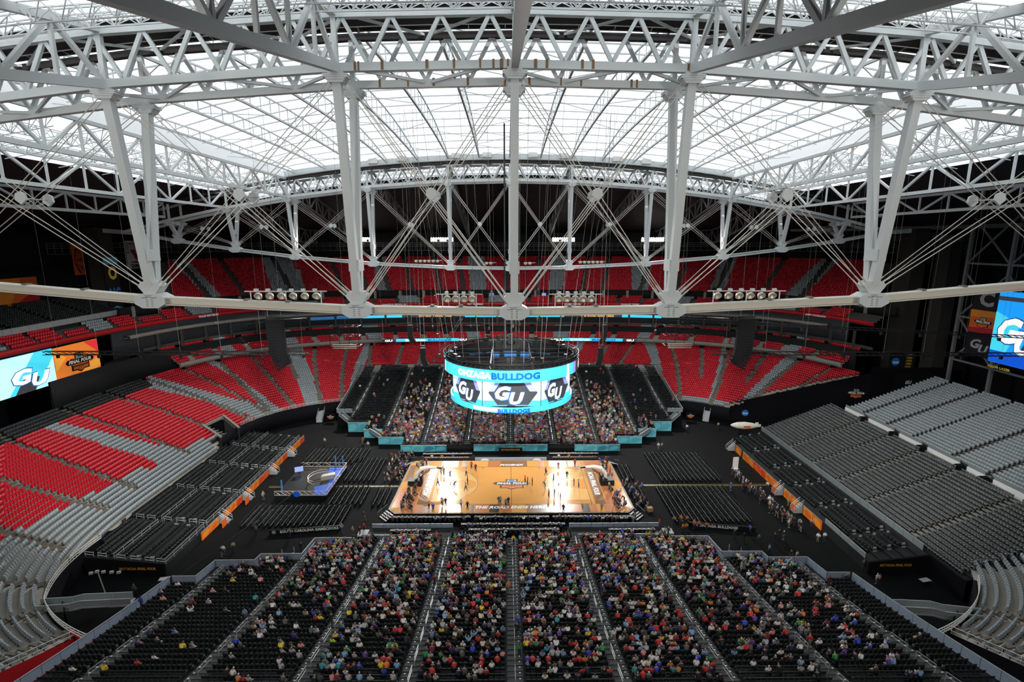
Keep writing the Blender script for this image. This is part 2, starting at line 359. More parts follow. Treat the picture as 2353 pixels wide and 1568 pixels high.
# ---------------------------------------------------------------- long lens-shaped trusses
def long_truss(sg, label):
    Y = sg * YT; T = thing('roof_truss', label, 'roof truss', (0, Y, bz(0)), 'long roof trusses'); st = 'steel'
    XN = [-96] + NX + [96]
    for i in range(len(XN) - 1):
        a, b = XN[i], XN[i + 1]
        bar('bottom_chord', (a, Y, bz(a)), (b, Y, bz(b)), 1.15, .78, 'steel_warm' if sg < 0 else st, T, 'ibeam', up=(0, 1, 0) if 0 else (0, 0, 1))
    for x in NX:
        z = bz(x); t = tz(x)
        oct_ = [(-1.45, -.3), (-.75, -.72), (.75, -.72), (1.45, -.3), (1.45, .3), (.75, .68), (-.75, .68), (-1.45, .3)]
        npl = MB().prism(oct_, -.78, .78, frame((x, Y, z), (1, 0, 0), (0, 0, 1))).build('node_plate', st, T)
        MB().prism([(-.55, .68), (.55, .68), (1.05, 1.35), (.75, 1.8), (-.75, 1.8), (-1.05, 1.35)], -.62, .62, frame((x, Y, z), (1, 0, 0), (0, 0, 1))).build('gusset', st, T)
        if sg < 0 and abs(x) < 40:
            bo = MB()
            for q in (-.24, .24):
                for r in range(5): bo.box((x + q, Y - .79, z - .5 + r * .2), (.2, .03, .05))
            for r, ww in ((.42, .5), (.55, .7)): bo.box((x - .1, Y - .79, z + r - .05), (ww, .03, .04)); bo.box((x + .5, Y - .79, z + .3), (.4, .03, .04)); bo.box((x - .5, Y - .79, z + .3), (.4, .03, .04))
            bo.build('bolt_rows', 'steel_dark', npl)
        for s2 in (-1, 1):
            top = (x, Y + s2 * HW, t - .75)
            clm = bar('column', (x, Y + s2 * .32, z + 1.5), top, .72, .72, st, T, up=(1, 0, 0))
            c = MB()
            for k, (ww, hh) in enumerate(((1.5, .12), (2.1, .12), (2.1, .12), (1.3, .25))): c.box((x, Y + s2 * HW, t - .95 + k * .17), (ww, 1.1, hh))
            c.prism([(-.6, 0), (.6, 0), (.95, .45), (.95, .62), (-.95, .62), (-.95, .45)], -.5, .5, frame((x, Y + s2 * HW, t - 1.25), (1, 0, 0), (0, 0, 1)))
            c.build('column_cap', st, clm)
        boxo('tie_plate', (x, Y, z + 4.3), (.95, 1.75, 1.1), st, T)
    # four chords of the top box
    for s2 in (-1, 1):
        for up in (0, 1):
            for i in range(len(XN) - 1):
                a, b = XN[i], XN[i + 1]
                bar('top_chord', (a, Y + s2 * HW, tz(a) + up * 4.1), (b, Y + s2 * HW, tz(b) + up * 4.1), .55, .66 - .1 * up, st if not (up and s2 * sg < 0) else 'deck', T)  # inner upper chord takes the dark deck colour, its backlit shade painted in
        for x in NX: bar('post', (x, Y + s2 * HW, tz(x) + .3), (x, Y + s2 * HW, tz(x) + 3.9), .42, .42, st, T)
        p = 4.16; k = -14
        for k in range(-14, 14):
            x = (k + .5) * p - p / 2
            for d in (0, 1):
                a = (x + d * p, Y + s2 * HW, tz(x + d * p) + .2); b = (x + p / 2, Y + s2 * HW, tz(x + p / 2) + 3.95)
                bar('diagonal', a, b, .27, .33, st, T)
    xs = np.arange(-58, 58.1, 4.16 * 1.5)
    for i, x in enumerate(xs[:-1]):
        s2 = -1 if i % 2 else 1
        bar('lacing', (x, Y + s2 * HW, tz(x)), (xs[i + 1], Y - s2 * HW, tz(xs[i + 1])), .22, .26, st, T)
        bar('lacing', (x, Y + s2 * HW, tz(x) + 4.1), (xs[i + 1], Y - s2 * HW, tz(xs[i + 1]) + 4.1), .18, .2, st, T)
    # paired crossing cables with a clamp where they meet
    for i in range(len(NX) - 1):
        a, b = NX[i], NX[i + 1]
        if sg < 0 and (abs(a) > 60 or abs(b) > 60) : continue
        for s2 in (-1, 1):
            for (x0, x1) in ((a, b), (b, a)):
                dx = 1 if x1 > x0 else -1
                for off in (-.2, .2):
                    p0 = Vector((x0 + dx * 1.0, Y + s2 * .4, bz(x0) + 1.6)); p1 = Vector((x1 - dx * .6, Y + s2 * (HW - .1), tz(x1) - 1.1)); pn = (p1 - p0).normalized().cross(Vector((0, 1, 0))) * off; p0 = p0 + pn; p1 = p1 + pn
                    cb = bar('cable', p0, p1, .085, .085, 'cable', T, 'cyl'); parent_inv(cb)
                    bar('cable_socket', p0 - (p1 - p0).normalized() * .6, p0 + (p1 - p0).normalized() * .7, .15, .15, 'cable', cb, 'cyl')
            xm = (a + b) / 2; zm = (bz(a) + 1.6 + tz(b) - 1.1 + bz(b) + 1.6 + tz(a) - 1.1) / 4
            MB().prism([(0, -.58), (.5, -.15), (.4, .4), (0, .58), (-.4, .4), (-.5, -.15)], -.12, .12, frame((xm, Y + s2 * HW * .57, zm), (1, 0, 0), (0, 0, 1))).build('cable_clamp', st, T)
        bar('clamp_tie', ((a + b) / 2, Y - HW * .57, zm), ((a + b) / 2, Y + HW * .57, zm), .1, .1, 'cable', T, 'cyl')
    return T
near_truss = long_truss(-1, 'white steel lens truss nearest the camera, with V columns and paired cables')
far_truss = long_truss(1, 'white steel lens truss beyond the scoreboard, smaller in view')
# brown tape wraps on the near chords, clamps and padding on the near bottom chord
for k in range(26):
    x = random.uniform(-15, 15.4); s2 = random.choice((-1, 1)); wd = random.uniform(.14, .3)
    boxo('tape_wrap', (x, -YT + s2 * HW, tz(x)), (wd, .6, .71), 'tape', near_truss)
for x in (-47, -41.5, -26, -22, -8, -5.2, 5.4, 8, 25, 29, 40, 44):
    boxo('pulley_block', (x, -YT, bz(x) + .42), (.9, .5, .22), 'steel_warm', near_truss); boxo('pulley_block', (x, -YT, bz(x) + .5), (.35, .7, .3), 'steel_dark', near_truss)

# ---------------------------------------------------------------- trusses running away from the camera
def cross_truss(x, y0, y1, zb, zt, label, pan=4.6, wd=.3, mm='steel', verts=True, group=None, ch=.48):
    T = thing('roof_truss', label, 'roof truss', (x, y0, zb(y0)), group or 'cross trusses of the fixed roof')
    n = max(2, int(round(abs(y1 - y0) / pan))); ys = np.linspace(y0, y1, n + 1)
    for i in range(n):
        a, b = ys[i], ys[i + 1]
        bar('bottom_chord', (x, a, zb(a)), (x, b, zb(b)), ch, ch * 1.15, mm, T); bar('top_chord', (x, a, zt(a)), (x, b, zt(b)), ch, ch, mm, T)
        if i % 2: bar('diagonal', (x, a, zt(a)), (x, b, zb(b)), wd, wd, mm, T)
        else: bar('diagonal', (x, a, zb(a)), (x, b, zt(b)), wd, wd, mm, T)
        if verts: bar('post', (x, b, zb(b)), (x, b, zt(b)), wd * .8, wd * .8, mm, T)
    return T
wn = {0: 'centre line', 1: 'first node', 2: 'second node', 3: 'third node', 4: 'outermost node'}
for i, x in enumerate(NX[1:-1]):
    k = abs(i - 4); side = 'left' if x < 0 else 'right'
    for sg in (-1, 1):
        zb = lambda y, x=x: max(46.4, tz(x) - .215 * (abs(y) - 43.6)); zt = lambda y, x=x: rz(x, y) - .35
        nm = ('near' if sg < 0 else 'far') + ' fixed roof truss on the ' + (wn[k] if k == 0 else side + ' side, ' + wn[k] + ' from centre')
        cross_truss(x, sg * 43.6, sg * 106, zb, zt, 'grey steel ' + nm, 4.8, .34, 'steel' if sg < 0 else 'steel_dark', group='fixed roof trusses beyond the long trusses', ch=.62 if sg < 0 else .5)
for x in (-54.6, 54.6, -69.6, 69.6, -85, 85):
    side = 'left' if x < 0 else 'right'; k = {54: 'beside the moving roof', 69: 'in the middle of the end bay', 85: 'farthest out in shadow'}[int(abs(x))]
    cross_truss(x, -38.6, 38.6, lambda y, x=x: tz(x) + (0 if abs(x) < 80 else 1), lambda y, x=x: rz(x, y) - .4, 'white steel cross truss at the %s end, %s' % (side, k), 5.5 if abs(x) < 60 else 7, .34, 'steel', group='end trusses between the long trusses')
    # side brackets every panel on the innermost one
# lattice purlins under the fixed fabric
def lattice(name, label, p0, p1, dep, pitch, wd, m, group):
    p0 = Vector(p0); p1 = Vector(p1); d = (p1 - p0); L = d.length; u = d / L; n = int(L / pitch); sd = u.cross(Vector((0, 0, 1))).normalized()
    T = thing(name, label, 'purlin', tuple(p0), group)
    bar('top_rail', p0 + sd * .5, p1 + sd * .5, wd, wd, m, T); bar('top_rail', p0 - sd * .5, p1 - sd * .5, wd, wd, m, T)
    dn = Vector((0, 0, -dep)); bar('bottom_rail', p0 + dn, p1 + dn, wd, wd, m, T); b = MB()
    for k in range(n):
        a = p0 + u * (k * pitch); c = p0 + u * ((k + .5) * pitch) + dn; e = p0 + u * ((k + 1) * pitch)
        for s in (-.5, .5): b.bar(a + sd * s, c, wd * .7); b.bar(c, e + sd * s, wd * .7)
    b.build('web', m, T)['kind'] = 'stuff'
for sg in (-1, 1):
    for j, y in enumerate((45.6, 48.2, 50.8)):
        for i in range(1, len(NX) - 2):
            x0, x1 = NX[i], NX[i + 1]
            lattice('lattice_purlin', 'thin lattice purlin of the %s roof strip, %s line, %s bay from left' % ('near' if sg < 0 else 'far', ('first', 'second', 'third')[j], nth(i)), (x0, sg * y, rz(x0, y) - .12), (x1, sg * y, rz(x1, y) - .12), .62 if y < 47 else 1.2, 1.9, .1, 'steel', 'lattice purlins under the fixed roof fabric')
for e in (-1, 1):
    for j, y in enumerate(np.linspace(-34, 34, 9)):
        lattice('lattice_purlin', 'thin lattice purlin crossing the %s end bay, %s counted from the camera' % ('left' if e < 0 else 'right', nth(j + 1)), (e * 55, y, rz(55, y) - .3), (e * 69.4, y, rz(69.4, y) - .3), 1.5, 2.1, .1, 'steel', 'lattice purlins under the end fabric')
    for x in (59.5, 64.5):
        lattice('lattice_purlin', 'long lattice purlin along the %s end bay, %s line' % ('left' if e < 0 else 'right', 'inner' if x < 60 else 'outer'), (e * x, -38, rz(x, 0) - .6), (e * x, 38, rz(x, 0) - .6), 1.3, 2.1, .09, 'steel', 'lattice purlins along the end bays')

# ---------------------------------------------------------------- moving roof: arched trusses and purlins
YS = np.linspace(-38.4, 38.4, 13)
for hx, hn in ((-1, 'left'), (1, 'right')):
    R = thing('moving_roof_half', 'white arched frame of the %s moving roof half under bright fabric' % hn, 'roof frame', (hx * 27, 0, az(27, 0)), 'halves of the moving roof')
    for x in BAY:
        if x * hx < 0 or (x == 0 and hx < 0): continue
        for i in range(12):
            a, b = YS[i], YS[i + 1]
            bar('arch_bottom', (x, a, az(x, a)), (x, b, az(x, b)), .3, .3, 'steel', R); bar('arch_top', (x, a, fz(x, a) - .25), (x, b, fz(x, b) - .25), .2, .2, 'steel', R)
            if abs(x) > 2:
                m_ = (a + b) / 2; bar('arch_post', (x, a, az(x, a)), (x, a, fz(x, a) - .25), .13, .13, 'steel', R); bar('arch_post', (x, m_, az(x, m_)), (x, m_, fz(x, m_) - .25), .1, .1, 'steel', R)
    ed = [e for e in EDGE if e * hx >= 0]; ed.sort(key=abs)
    for j, y in enumerate(np.linspace(-37.6, 37.6, 17)):
        for i in range(len(ed) - 1):
            bar('purlin', (ed[i], y, fz(ed[i], y) - .45), (ed[i + 1], y, fz(ed[i + 1], y) - .45), .13, .16, 'steel', R)
    for i in range(len(ed) - 1):
        for j in range(12):
            if (i + j) % 3 == 0 or i == 0:
                a, b = (ed[i], ed[i + 1]) if j % 2 else (ed[i + 1], ed[i])
                bar('brace', (a, YS[j], az(a, YS[j])), (b, YS[j + 1], az(b, YS[j + 1])), .09, .09, 'steel', R)

# gantry rail and motor boxes on the far truss
gr = thing('roof_track', 'pale walkway rail with motor boxes on top of the far truss', 'walkway', (0, 38.6, 66))
tr_ = [(x, 38.3, tz(x) + 4.9) for x in np.linspace(-55, 55, 45)]
for i in range(44):
    bar('track_beam', tr_[i], tr_[i + 1], .5, .5, 'steel', gr)
    a, b = Vector(tr_[i]), Vector(tr_[i + 1]); up = Vector((0, -.1, 1.0)); bar('handrail', a + up, b + up, .05, .05, 'steel', gr); bar('rail_post', a, a + up, .05, .05, 'steel', gr)
for x in (-33, -26, -13, -5.5, 5.5, 13, 26, 33):
    MB().prism([(-1.1, 0), (1.1, 0), (1.1, 1.0), (.5, 1.6), (-.5, 1.6), (-1.1, 1.0)], -.5, .5, frame((x, 38.0, tz(x) + 5.1), (1, 0, 0), (0, 0, 1))).build('motor_box', 'white', gr)

# ---------------------------------------------------------------- seating bowl
LV = {'low': ((65.5, 46.5, 3.6, 3.8), (90, 73, 3.3, 14)), 'club': ((88, 71, 3.2, 16), (95, 78, 3.2, 19.2)), 'loge': ((95.5, 81, 3.3, 26.3), (99.5, 84.8, 3.3, 28.2)), 'up': ((101, 85, 3.3, 30.2), (119, 103, 3.3, 41))}
def lv(l, s):
    A, B = LV[l]; return [A[i] + (B[i] - A[i]) * s for i in range(4)]
AIS = [(111.2, 117, 0), (107.2, 112, 0), (117.2, 121.5, 0), (121.2, 127.4, 0), (126.9, 131.7, 0), (132.4, 133.6, .44), (138, 137.4, 0), (143.8, 143.2, 0), (150.6, 143.8, 0), (158.3, 148.5, 0), (166.7, 157.9, 0),
       (174.8, 170.7, 0), (185.1, 189, 0), (192.4, 197.4, 0), (197, 209, 0), (209.8, 217.4, 0), (230, 223.4, 0), (239, 229, 0), (69.7, 73, 0), (65.2, 68, 0), (58.7, 52.1, 0), (53.3, 48.7, .41), (48.9, 45.4, 0), (42.2, 41.4, .44), (36, 38.5, 0), (29.6, 34.3, 0),
       (310, 316, 0), (301, 311, 0)]
def terrace(name, l, K, ranges, m, cut=None, front=1.0):
    V = []; F = []; off = 0
    for (p0, p1) in ranges:
        N = max(3, int((p1 - p0) / (1.5 if cut is None else .5)) + 2); ph = np.radians(np.linspace(p0, p1, N)); prof = []
        for k in range(K):
            s0, s1 = k / K, (k + 1) / K; z = lv(l, s0)[3]
            if k == 0: prof.append((s0, z - front))
            prof += [(s0, z), (s1, z)]
        for (s, z) in prof:
            a, b, n, _ = lv(l, s); V.append(np.c_[ringf(a, b, n, ph), np.full(N, z)])
        for j in range(len(prof) - 1):
            for i in range(N - 1):
                if cut and cut(np.degrees((ph[i] + ph[i + 1]) / 2), prof[j][0]): continue
                F.append((off + j * N + i, off + j * N + i + 1, off + (j + 1) * N + i + 1, off + (j + 1) * N + i))
        off += N * len(prof)
    o = place(bpy.data.objects.new(name, np_mesh(name, np.concatenate(V), F, m))); o['kind'] = 'structure'; return o
def right_cut(p, s):
    if p > 200: return abs(ringf(*lv('low', s)[:3], np.array(math.radians(p)))[0]) < 48.6
    return p < 42.2 - 19 * s
def blackpart(p, s): return 158 < p < 201 and s >= .84
o = terrace('seating_terrace', 'low', 28, [(158, 201)], 'riser', lambda p, s: not blackpart(p, s)); o['label'] = 'black covered upper steps of the left stand'
o = terrace('seating_terrace', 'low', 28, [(22, 244), (296, 328)], 'concrete', lambda p, s: right_cut(p, s) or blackpart(p, s) or (153.5 < p < 160 and s < .17), 1.2); o['label'] = 'concrete steps of the lower seating bowl'
def sfront(p): return -.12 * min(1, max(0, (222 - p) / 20), max(0, (p - 160) / 4))
LV['front'] = (tuple(lv('low', -.12)), tuple(lv('low', 0)))
terrace('seating_terrace', 'front', 3, [(160, 216)], 'concrete', lambda p, s: -.12 + .12 * s < sfront(p) - .005)['label'] = 'concrete front steps of the left stand'
terrace('seating_terrace', 'club', 7, [(27, 152)], 'concrete')['label'] = 'concrete steps of the club level'
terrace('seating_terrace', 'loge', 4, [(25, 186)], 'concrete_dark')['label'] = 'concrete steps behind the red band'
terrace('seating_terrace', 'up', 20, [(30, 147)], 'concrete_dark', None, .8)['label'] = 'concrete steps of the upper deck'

SEATV = np.array([[-.275, -.04, .22], [.275, -.04, .22], [.275, .32, .22], [-.275, .32, .22], [-.235, .08, .86], [.235, .08, .86], [.235, .28, .88], [-.235, .28, .88]])
SEATF = np.array([[0, 3, 2, 1], [4, 5, 6, 7], [0, 1, 5, 4], [1, 2, 6, 5], [2, 3, 7, 6], [3, 0, 4, 7]])
def stamp(name, tv, tf, pos, ang, m, scale=1.):
    """one mesh of many copies: template turned by ang about z and moved to pos"""
    pos = np.asarray(pos, float).reshape(-1, 3); c, s = np.cos(ang), np.sin(ang)
    x = tv[None, :, 0] * c[:, None] - tv[None, :, 1] * s[:, None]; y = tv[None, :, 0] * s[:, None] + tv[None, :, 1] * c[:, None]
    v = np.stack([x + pos[:, None, 0], y + pos[:, None, 1], tv[None, :, 2] + pos[:, None, 2]], -1).reshape(-1, 3)
    f = (tf[None] + (np.arange(len(pos)) * len(tv))[:, None, None]).reshape(-1, tf.shape[1])
    return np_mesh(name, v, f, m)
def row_seats(l, s, z, pitch, p0, p1):
    a, b, n, _ = lv(l, s); ph = np.radians(np.linspace(p0, p1, int((p1 - p0) * 12))); p = ringf(a, b, n, ph)
    d = np.r_[0, np.cumsum(np.linalg.norm(np.diff(p, axis=0), axis=1))]; u = np.arange(.3, d[-1], pitch)
    x = np.interp(u, d, p[:, 0]); y = np.interp(u, d, p[:, 1]); f = np.degrees(np.interp(u, d, ph))
    tx = np.interp(u + .2, d, p[:, 0]) - np.interp(u - .2, d, p[:, 0]); ty = np.interp(u + .2, d, p[:, 1]) - np.interp(u - .2, d, p[:, 1])
    return x, y, f, np.arctan2(ty, tx) + PI      # local +y points outwards
def inpoly(px, py, poly):
    r = np.zeros(len(px), bool); n = len(poly)
    for i in range(n):
        x0, y0 = poly[i]; x1, y1 = poly[(i + 1) % n]
        c = ((y0 > py) != (y1 > py)) & (px < (x1 - x0) * (py - y0) / (y1 - y0 + 1e-12) + x0); r ^= c
    return r
GREYS = [[(150, 0), (154, .01), (165, .06), (172.7, .087), (181.7, .06), (182, .13), (188, .15), (190, .13), (196.4, .19), (201.1, .2), (208.5, .26), (212, 1.1), (330, 1.1), (330, -.3), (150, -.3)],
         [(181.3, .95), (179.0, .95), (174.3, .347), (169, -.1), (171.5, -.1), (179.5, .08), (178.4, .2)],
         [(157, 1), (159.4, .84), (151.7, .342), (146, -.1), (139.5, -.1), (142.4, .085), (148.3, .372)],
         [(145.8, 1), (143.9, 1), (142.4, .435), (141.0, .107), (139.0, -.1), (142.6, -.1), (142.6, .1), (143.4, .5)],
         [(131.4, 1), (129.0, 1), (131.6, -.1), (135.4, -.1)],
         [(49.9, 1), (48.6, 1), (45.6, .05), (46.6, .05)], [(38.6, 1), (36.3, 1), (38.2, -.1), (40.6, -.1)], [(54, -.1), (54, .07), (46.3, .09), (44.4, .06), (39.6, .1), (39.6, -.1)],
         [(118.4, 1), (116.5, 1), (122.4, .292), (126, -.1), (127, -.1), (123.9, .292)], [(63.6, 1), (61.4, 1), (54.6, -.1), (55.6, -.1)],
         [(76, 1), (74.5, 1), (76, .5), (78, .5)]]
SEATS = {'red': [], 'grey': []}; BOWL_BLACK = []
K = 28
for k in range(-3, K):
    s = (k + .5) / K; z = lv('low', k / K)[3]
    for (p0, p1) in (((22, 244), (296, 328)) if k >= 0 else ((164, 219),)):
        x, y, f, an = row_seats('low', s, z, .56, p0, p1)
        keep = np.ones(len(x), bool)
        for (tp, bt, smin) in AIS:
            if s < smin: continue
            fa = bt + (tp - bt) * s; xy = ringf(*lv('low', s)[:3], np.radians(fa)); keep &= np.hypot(x - xy[0], y - xy[1]) > .64
        keep &= ~((f < 100) & (f < 43.0 - 19 * s)); keep &= ~((np.abs(x) < 45.2) & (y > 0) & (s < .56)); keep &= ~((np.abs(x) < 49.3) & (y < 0))
        keep &= ~((f > 153.5) & (f < 160) & (s < .17))                     # tunnel mouth at the far left
        if k < 0: keep &= np.array([s >= sfront(q) + .01 for q in f])
        g = np.zeros(len(x), bool)
        for P in GREYS: g |= inpoly(f, np.full(len(x), s), P)
        blk = (f > 158) & (f < 200) & (s > .84)
        BOWL_BLACK.append(np.c_[x, y, np.full(len(x), z), an][keep & blk])
        for nm, mk in (('red', keep & ~g & ~blk), ('grey', keep & g & ~blk)): SEATS[nm].append(np.c_[x, y, np.full(len(x), z), an][mk])
for k in range(7):
    s = (k + .5) / 7; z = lv('club', k / 7)[3]; x, y, f, an = row_seats('club', s, z, .56, 27, 152); keep = np.ones(len(x), bool)
    for fa in (112.7, 107.5, 103, 90, 94.6, 85.5, 73, 69, 61, 118.6, 122.6, 127, 132.5, 138.7, 144, 149, 55, 49, 43, 38.8, 33, 122.6): xy = ringf(*lv('club', s)[:3], np.radians(fa)); keep &= np.hypot(x - xy[0], y - xy[1]) > .8
    g = np.zeros(len(x), bool)
    for (a, b) in ((115.3, 118), (96.1, 98.8), (77.7, 80.9), (62.2, 64.5), (130, 132), (141, 143), (46.2, 48.2), (36.2, 38.2)): g |= (f > a) & (f < b)
    SEATS['red'].append(np.c_[x, y, np.full(len(x), z), an][keep & ~g]); SEATS['grey'].append(np.c_[x, y, np.full(len(x), z), an][keep & g])
for k in range(4):
    s = (k + .5) / 4; z = lv('loge', k / 4)[3]; x, y, f, an = row_seats('loge', s, z, .56, 30, 186); g = np.zeros(len(x), bool)
    sec = np.floor(f / 4.3).astype(int); g = (sec % 4 == 1); keep = (np.abs(f / 4.3 - np.round(f / 4.3)) > .09) & ~((sec % 3 == 2) & (k > 1))
    SEATS['red'].append(np.c_[x, y, np.full(len(x), z), an][keep & ~g]); SEATS['grey'].append(np.c_[x, y, np.full(len(x), z), an][keep & g])
for k in range(20):
    s = (k + .5) / 20; z = lv('up', k / 20)[3]; x, y, f, an = row_seats('up', s, z, .6, 30.5 + 4 * s, 146.5 - 4 * s); keep = np.ones(len(x), bool)
    for fa in (103.3, 108.5, 90.4, 75.9, 72.2, 59.7, 135.5, 46.0, 116.2, 120.1, 84.5, 65.5, 112.5, 98.9, 53.5, 128.2, 141, 39.8): xy = ringf(*lv('up', s)[:3], np.radians(fa)); keep &= np.hypot(x - xy[0], y - xy[1]) > .85
    g = np.zeros(len(x), bool)
    for (a, b, c, d) in ((111.4, 113.3, 112.6, 114.6), (94.5, 97.5, 94.4, 97.6), (79.6, 82.2, 79.6, 82.4), (65.4, 68.8, 64.2, 67), (125.8, 129.8, 126, 131), (52.7, 54.9, 52, 54.3), (38.4, 41, 39.5, 42.5), (140, 142, 139, 141.5)):
        g |= (f > a * s + c * (1 - s)) & (f < b * s + d * (1 - s))
    SEATS['red'].append(np.c_[x, y, np.full(len(x), z), an][keep & ~g]); SEATS['grey'].append(np.c_[x, y, np.full(len(x), z), an][keep & g])

# the seats that show largest are objects of their own
def seat_tree(m, label, group, cat='seat'):
    root = thing(m + '_stadium_seat', label, cat, (0, 0, 0), group)
    MB().add(np.array([[-.24, .17, .3], [.24, .17, .3], [.24, .32, .3], [-.24, .32, .3], [-.19, .14, .84], [.19, .14, .84], [.18, .26, .87], [-.18, .26, .87]]), SEATF).build('backrest', m, root)
    MB().add(np.array([[-.23, .0, .27], [.23, 0, .27], [.23, .16, .27], [-.23, .16, .27], [-.21, .06, .70], [.21, .06, .70], [.21, .14, .72], [-.21, .14, .72]]), SEATF).build('folded_seat', m, root)
    MB().box((0, .26, .15), (.06, .08, .3)).build('bracket', 'black_metal', root)
    return root
def split_seats(arr, n, m, label, group, name, stufflabel, cat):
    a = np.concatenate(arr); d = a[:, :3] - np.array(CAM)
    fw = np.array([math.sin(YAW) * math.cos(PITCH), math.cos(YAW) * math.cos(PITCH), -math.sin(PITCH)]); rt = np.array([math.cos(YAW), -math.sin(YAW), 0]); up = np.cross(rt, fw)
    dep = d @ fw; u = FPX * (d @ rt) / dep; v = FPX * (d @ up) / dep
    vis = (dep > 5) & (np.abs(u) < 1165) & (np.abs(v) < 770); order = np.argsort(np.where(vis, dep, 1e9))
    first = seat_tree(m, label, group, cat); sel = order[:n]; num = {}
    for k in sorted(sel, key=lambda q: (a[q, 2], math.atan2(a[q, 1], a[q, 0]) % (2 * PI))):
        rw = int(round((a[k, 2] - LV['low'][0][3]) / ((14 - 3.8) / 28))) + 4; cn = 'left' if a[k, 0] < 0 else 'right'; c_ = num.get((rw, cn, 0), 0) + 1; num[(rw, cn, 0)] = c_; num[k] = (nth(max(1, rw)), nth(c_), cn)
    for i, k in enumerate(sel):
        Mx = Matrix.Translation(a[k, :3]) @ Matrix.Rotation(a[k, 3], 4, 'Z')
        if i == 0: first.matrix_basis = Mx; o = first
        else: o = copy_tree(first, Mx)
        o['label'] = label % num[k]
    r = a[order[n:]]
    tag(place(bpy.data.objects.new(name, stamp(name, SEATV, SEATF, r[:, :3], r[:, 3], m))), stufflabel, cat, kind='stuff')
bpy.context.view_layer.update()
split_seats(SEATS['grey'], 300, 'grey', 'grey folding seat, %s row from the rail, %s seat, near %s corner', 'grey stadium seats in the near corners', 'grey_seats', 'remaining rows of grey stadium seats around the bowl', 'seat')
split_seats(SEATS['red'], 300, 'red', 'red folding seat, %s row from the rail, %s red seat, %s stand', 'red stadium seats in the left stand', 'red_seats', 'remaining rows of red stadium seats around the bowl', 'seat')

# aisles of the lower bowl as paler strips of steps
for (tp, bt, smin) in AIS:
    b = MB(); n = 28
    for k in range(n):
        s0, s1 = k / n, (k + 1) / n
        if s0 < smin - .02: continue
        f0 = bt + (tp - bt) * s0; f1 = bt + (tp - bt) * s1; p = ringf(*lv('low', s0)[:3], np.radians(f0)); q = ringf(*lv('low', s1)[:3], np.radians(f1)); z = lv('low', s0)[3]
        if abs(p[0]) < 45.2 and p[1] > 0 and s0 < .55: continue
        if right_cut((f0 + f1) / 2, s0): continue
        d = Vector((q[0] - p[0], q[1] - p[1], 0)); L = d.length; c = (p + q) / 2
        b.box((c[0], c[1], z + .05), (L, 1.1, .13), math.atan2(d.y, d.x)); b.box((p[0], p[1], z + .12), (.3, 1.1, .22), math.atan2(d.y, d.x))
    if b.n: tag(b.build('aisle_steps', 'aisle'), kind='structure')
# wall below the bowl
for nm, m, p0, p1 in (('wall_bowl_far', 'drape', 41, 163), ('wall_bowl_near_right', 'drape', 307, 322)):
    wl = wall_ring(nm, 65.3, 46.3, 3.6, 0, 4.0, m, p0, p1, 90); wl['kind'] = 'structure'
    if m == 'drape': bar_p = None
def low_edge(p):
    a_, b_, n_, z_ = lv('low', sfront(p)); q = ringf(a_ - .15, b_ - .15, n_, np.array(math.radians(p))); return q[0], q[1], z_
for nm, p0, p1, m in (('wall_bowl_left', 160, 229, 'drape'), ('wall_bowl_near_left', 229, 233, 'red_fascia')):
    b = MB(); ps = np.linspace(p0, p1, 50)
    for i in range(49):
        x0, y0, z0 = low_edge(ps[i]); x1, y1, z1_ = low_edge(ps[i + 1]); b.quad((x0, y0, 0), (x1, y1, 0), (x1, y1, z1_ + .12), (x0, y0, z0 + .12)); b.bar((x0, y0, z0 + .1), (x1, y1, z1_ + .1), .3, .2)
    b.build(nm, m)['kind'] = 'structure'
for nm, p0, p1 in (('far left', 152, 118), ('near left', 206, 232), ('near right', 308, 322)):
    ph = np.radians(np.linspace(p0, p1, 40)); P = ringf(65.6, 46.6, 3.6, ph) if p0 != 206 else np.array([low_edge(q)[:2] for q in np.linspace(p0, p1, 40)]); dz = 0 if p0 != 206 else -.6; R = thing('guard_rail', 'pale metal guard rail along the %s edge of the lower bowl' % nm, 'railing', (P[0][0], P[0][1], 3.9))
    for h in (.25, .6, .95): MB().tube([(x, y, (3.9 if p0 != 206 else low_edge(206 + 26 * i_ / 39)[2]) + h) for i_, (x, y) in enumerate(P)], .05, 5).build('rail', 'offwhite', R)
    pb = MB()
    for i_, (x, y) in enumerate(P):
        zz = 3.8 if p0 != 206 else low_edge(206 + 26 * i_ / 39)[2]; pb.bar((x, y, zz), (x, y, zz + 1.0), .05)
    pb.build('posts', 'offwhite', R)['kind'] = 'stuff'
bb = np.concatenate(BOWL_BLACK); tag(place(bpy.data.objects.new('bowl_black_seats', stamp('bowl_black_seats', SEATV, SEATF, bb[:, :3], bb[:, 3], 'black_seat'))), 'black seats on the top rows of the left stand', 'seat', kind='stuff')
tn = thing('tunnel_mouth', 'dark vehicle tunnel mouth cut into the far left corner', None, (-62, 27, 0), kind='structure')
def bowl_pt(p, s): a_, b_, n_, z_ = lv('low', s); q = ringf(a_, b_, n_, np.array(math.radians(p))); return (q[0], q[1], z_)
for p_ in (153.5, 160):
    b = MB()
    for k in range(6):
        A, B = bowl_pt(p_, -.03 + .035 * k), bowl_pt(p_, -.03 + .035 * (k + 1)); b.add([(A[0], A[1], 0), (B[0], B[1], 0), (B[0], B[1], B[2] + .5), (A[0], A[1], A[2] + .5)], [(0, 1, 2, 3)])
    b.build('side_wall', 'concrete_dark', tn); bar('coping', Vector(bowl_pt(p_, -.03)) + Vector((0, 0, .6)), Vector(bowl_pt(p_, .18)) + Vector((0, 0, .6)), .5, .3, 'concrete', tn)
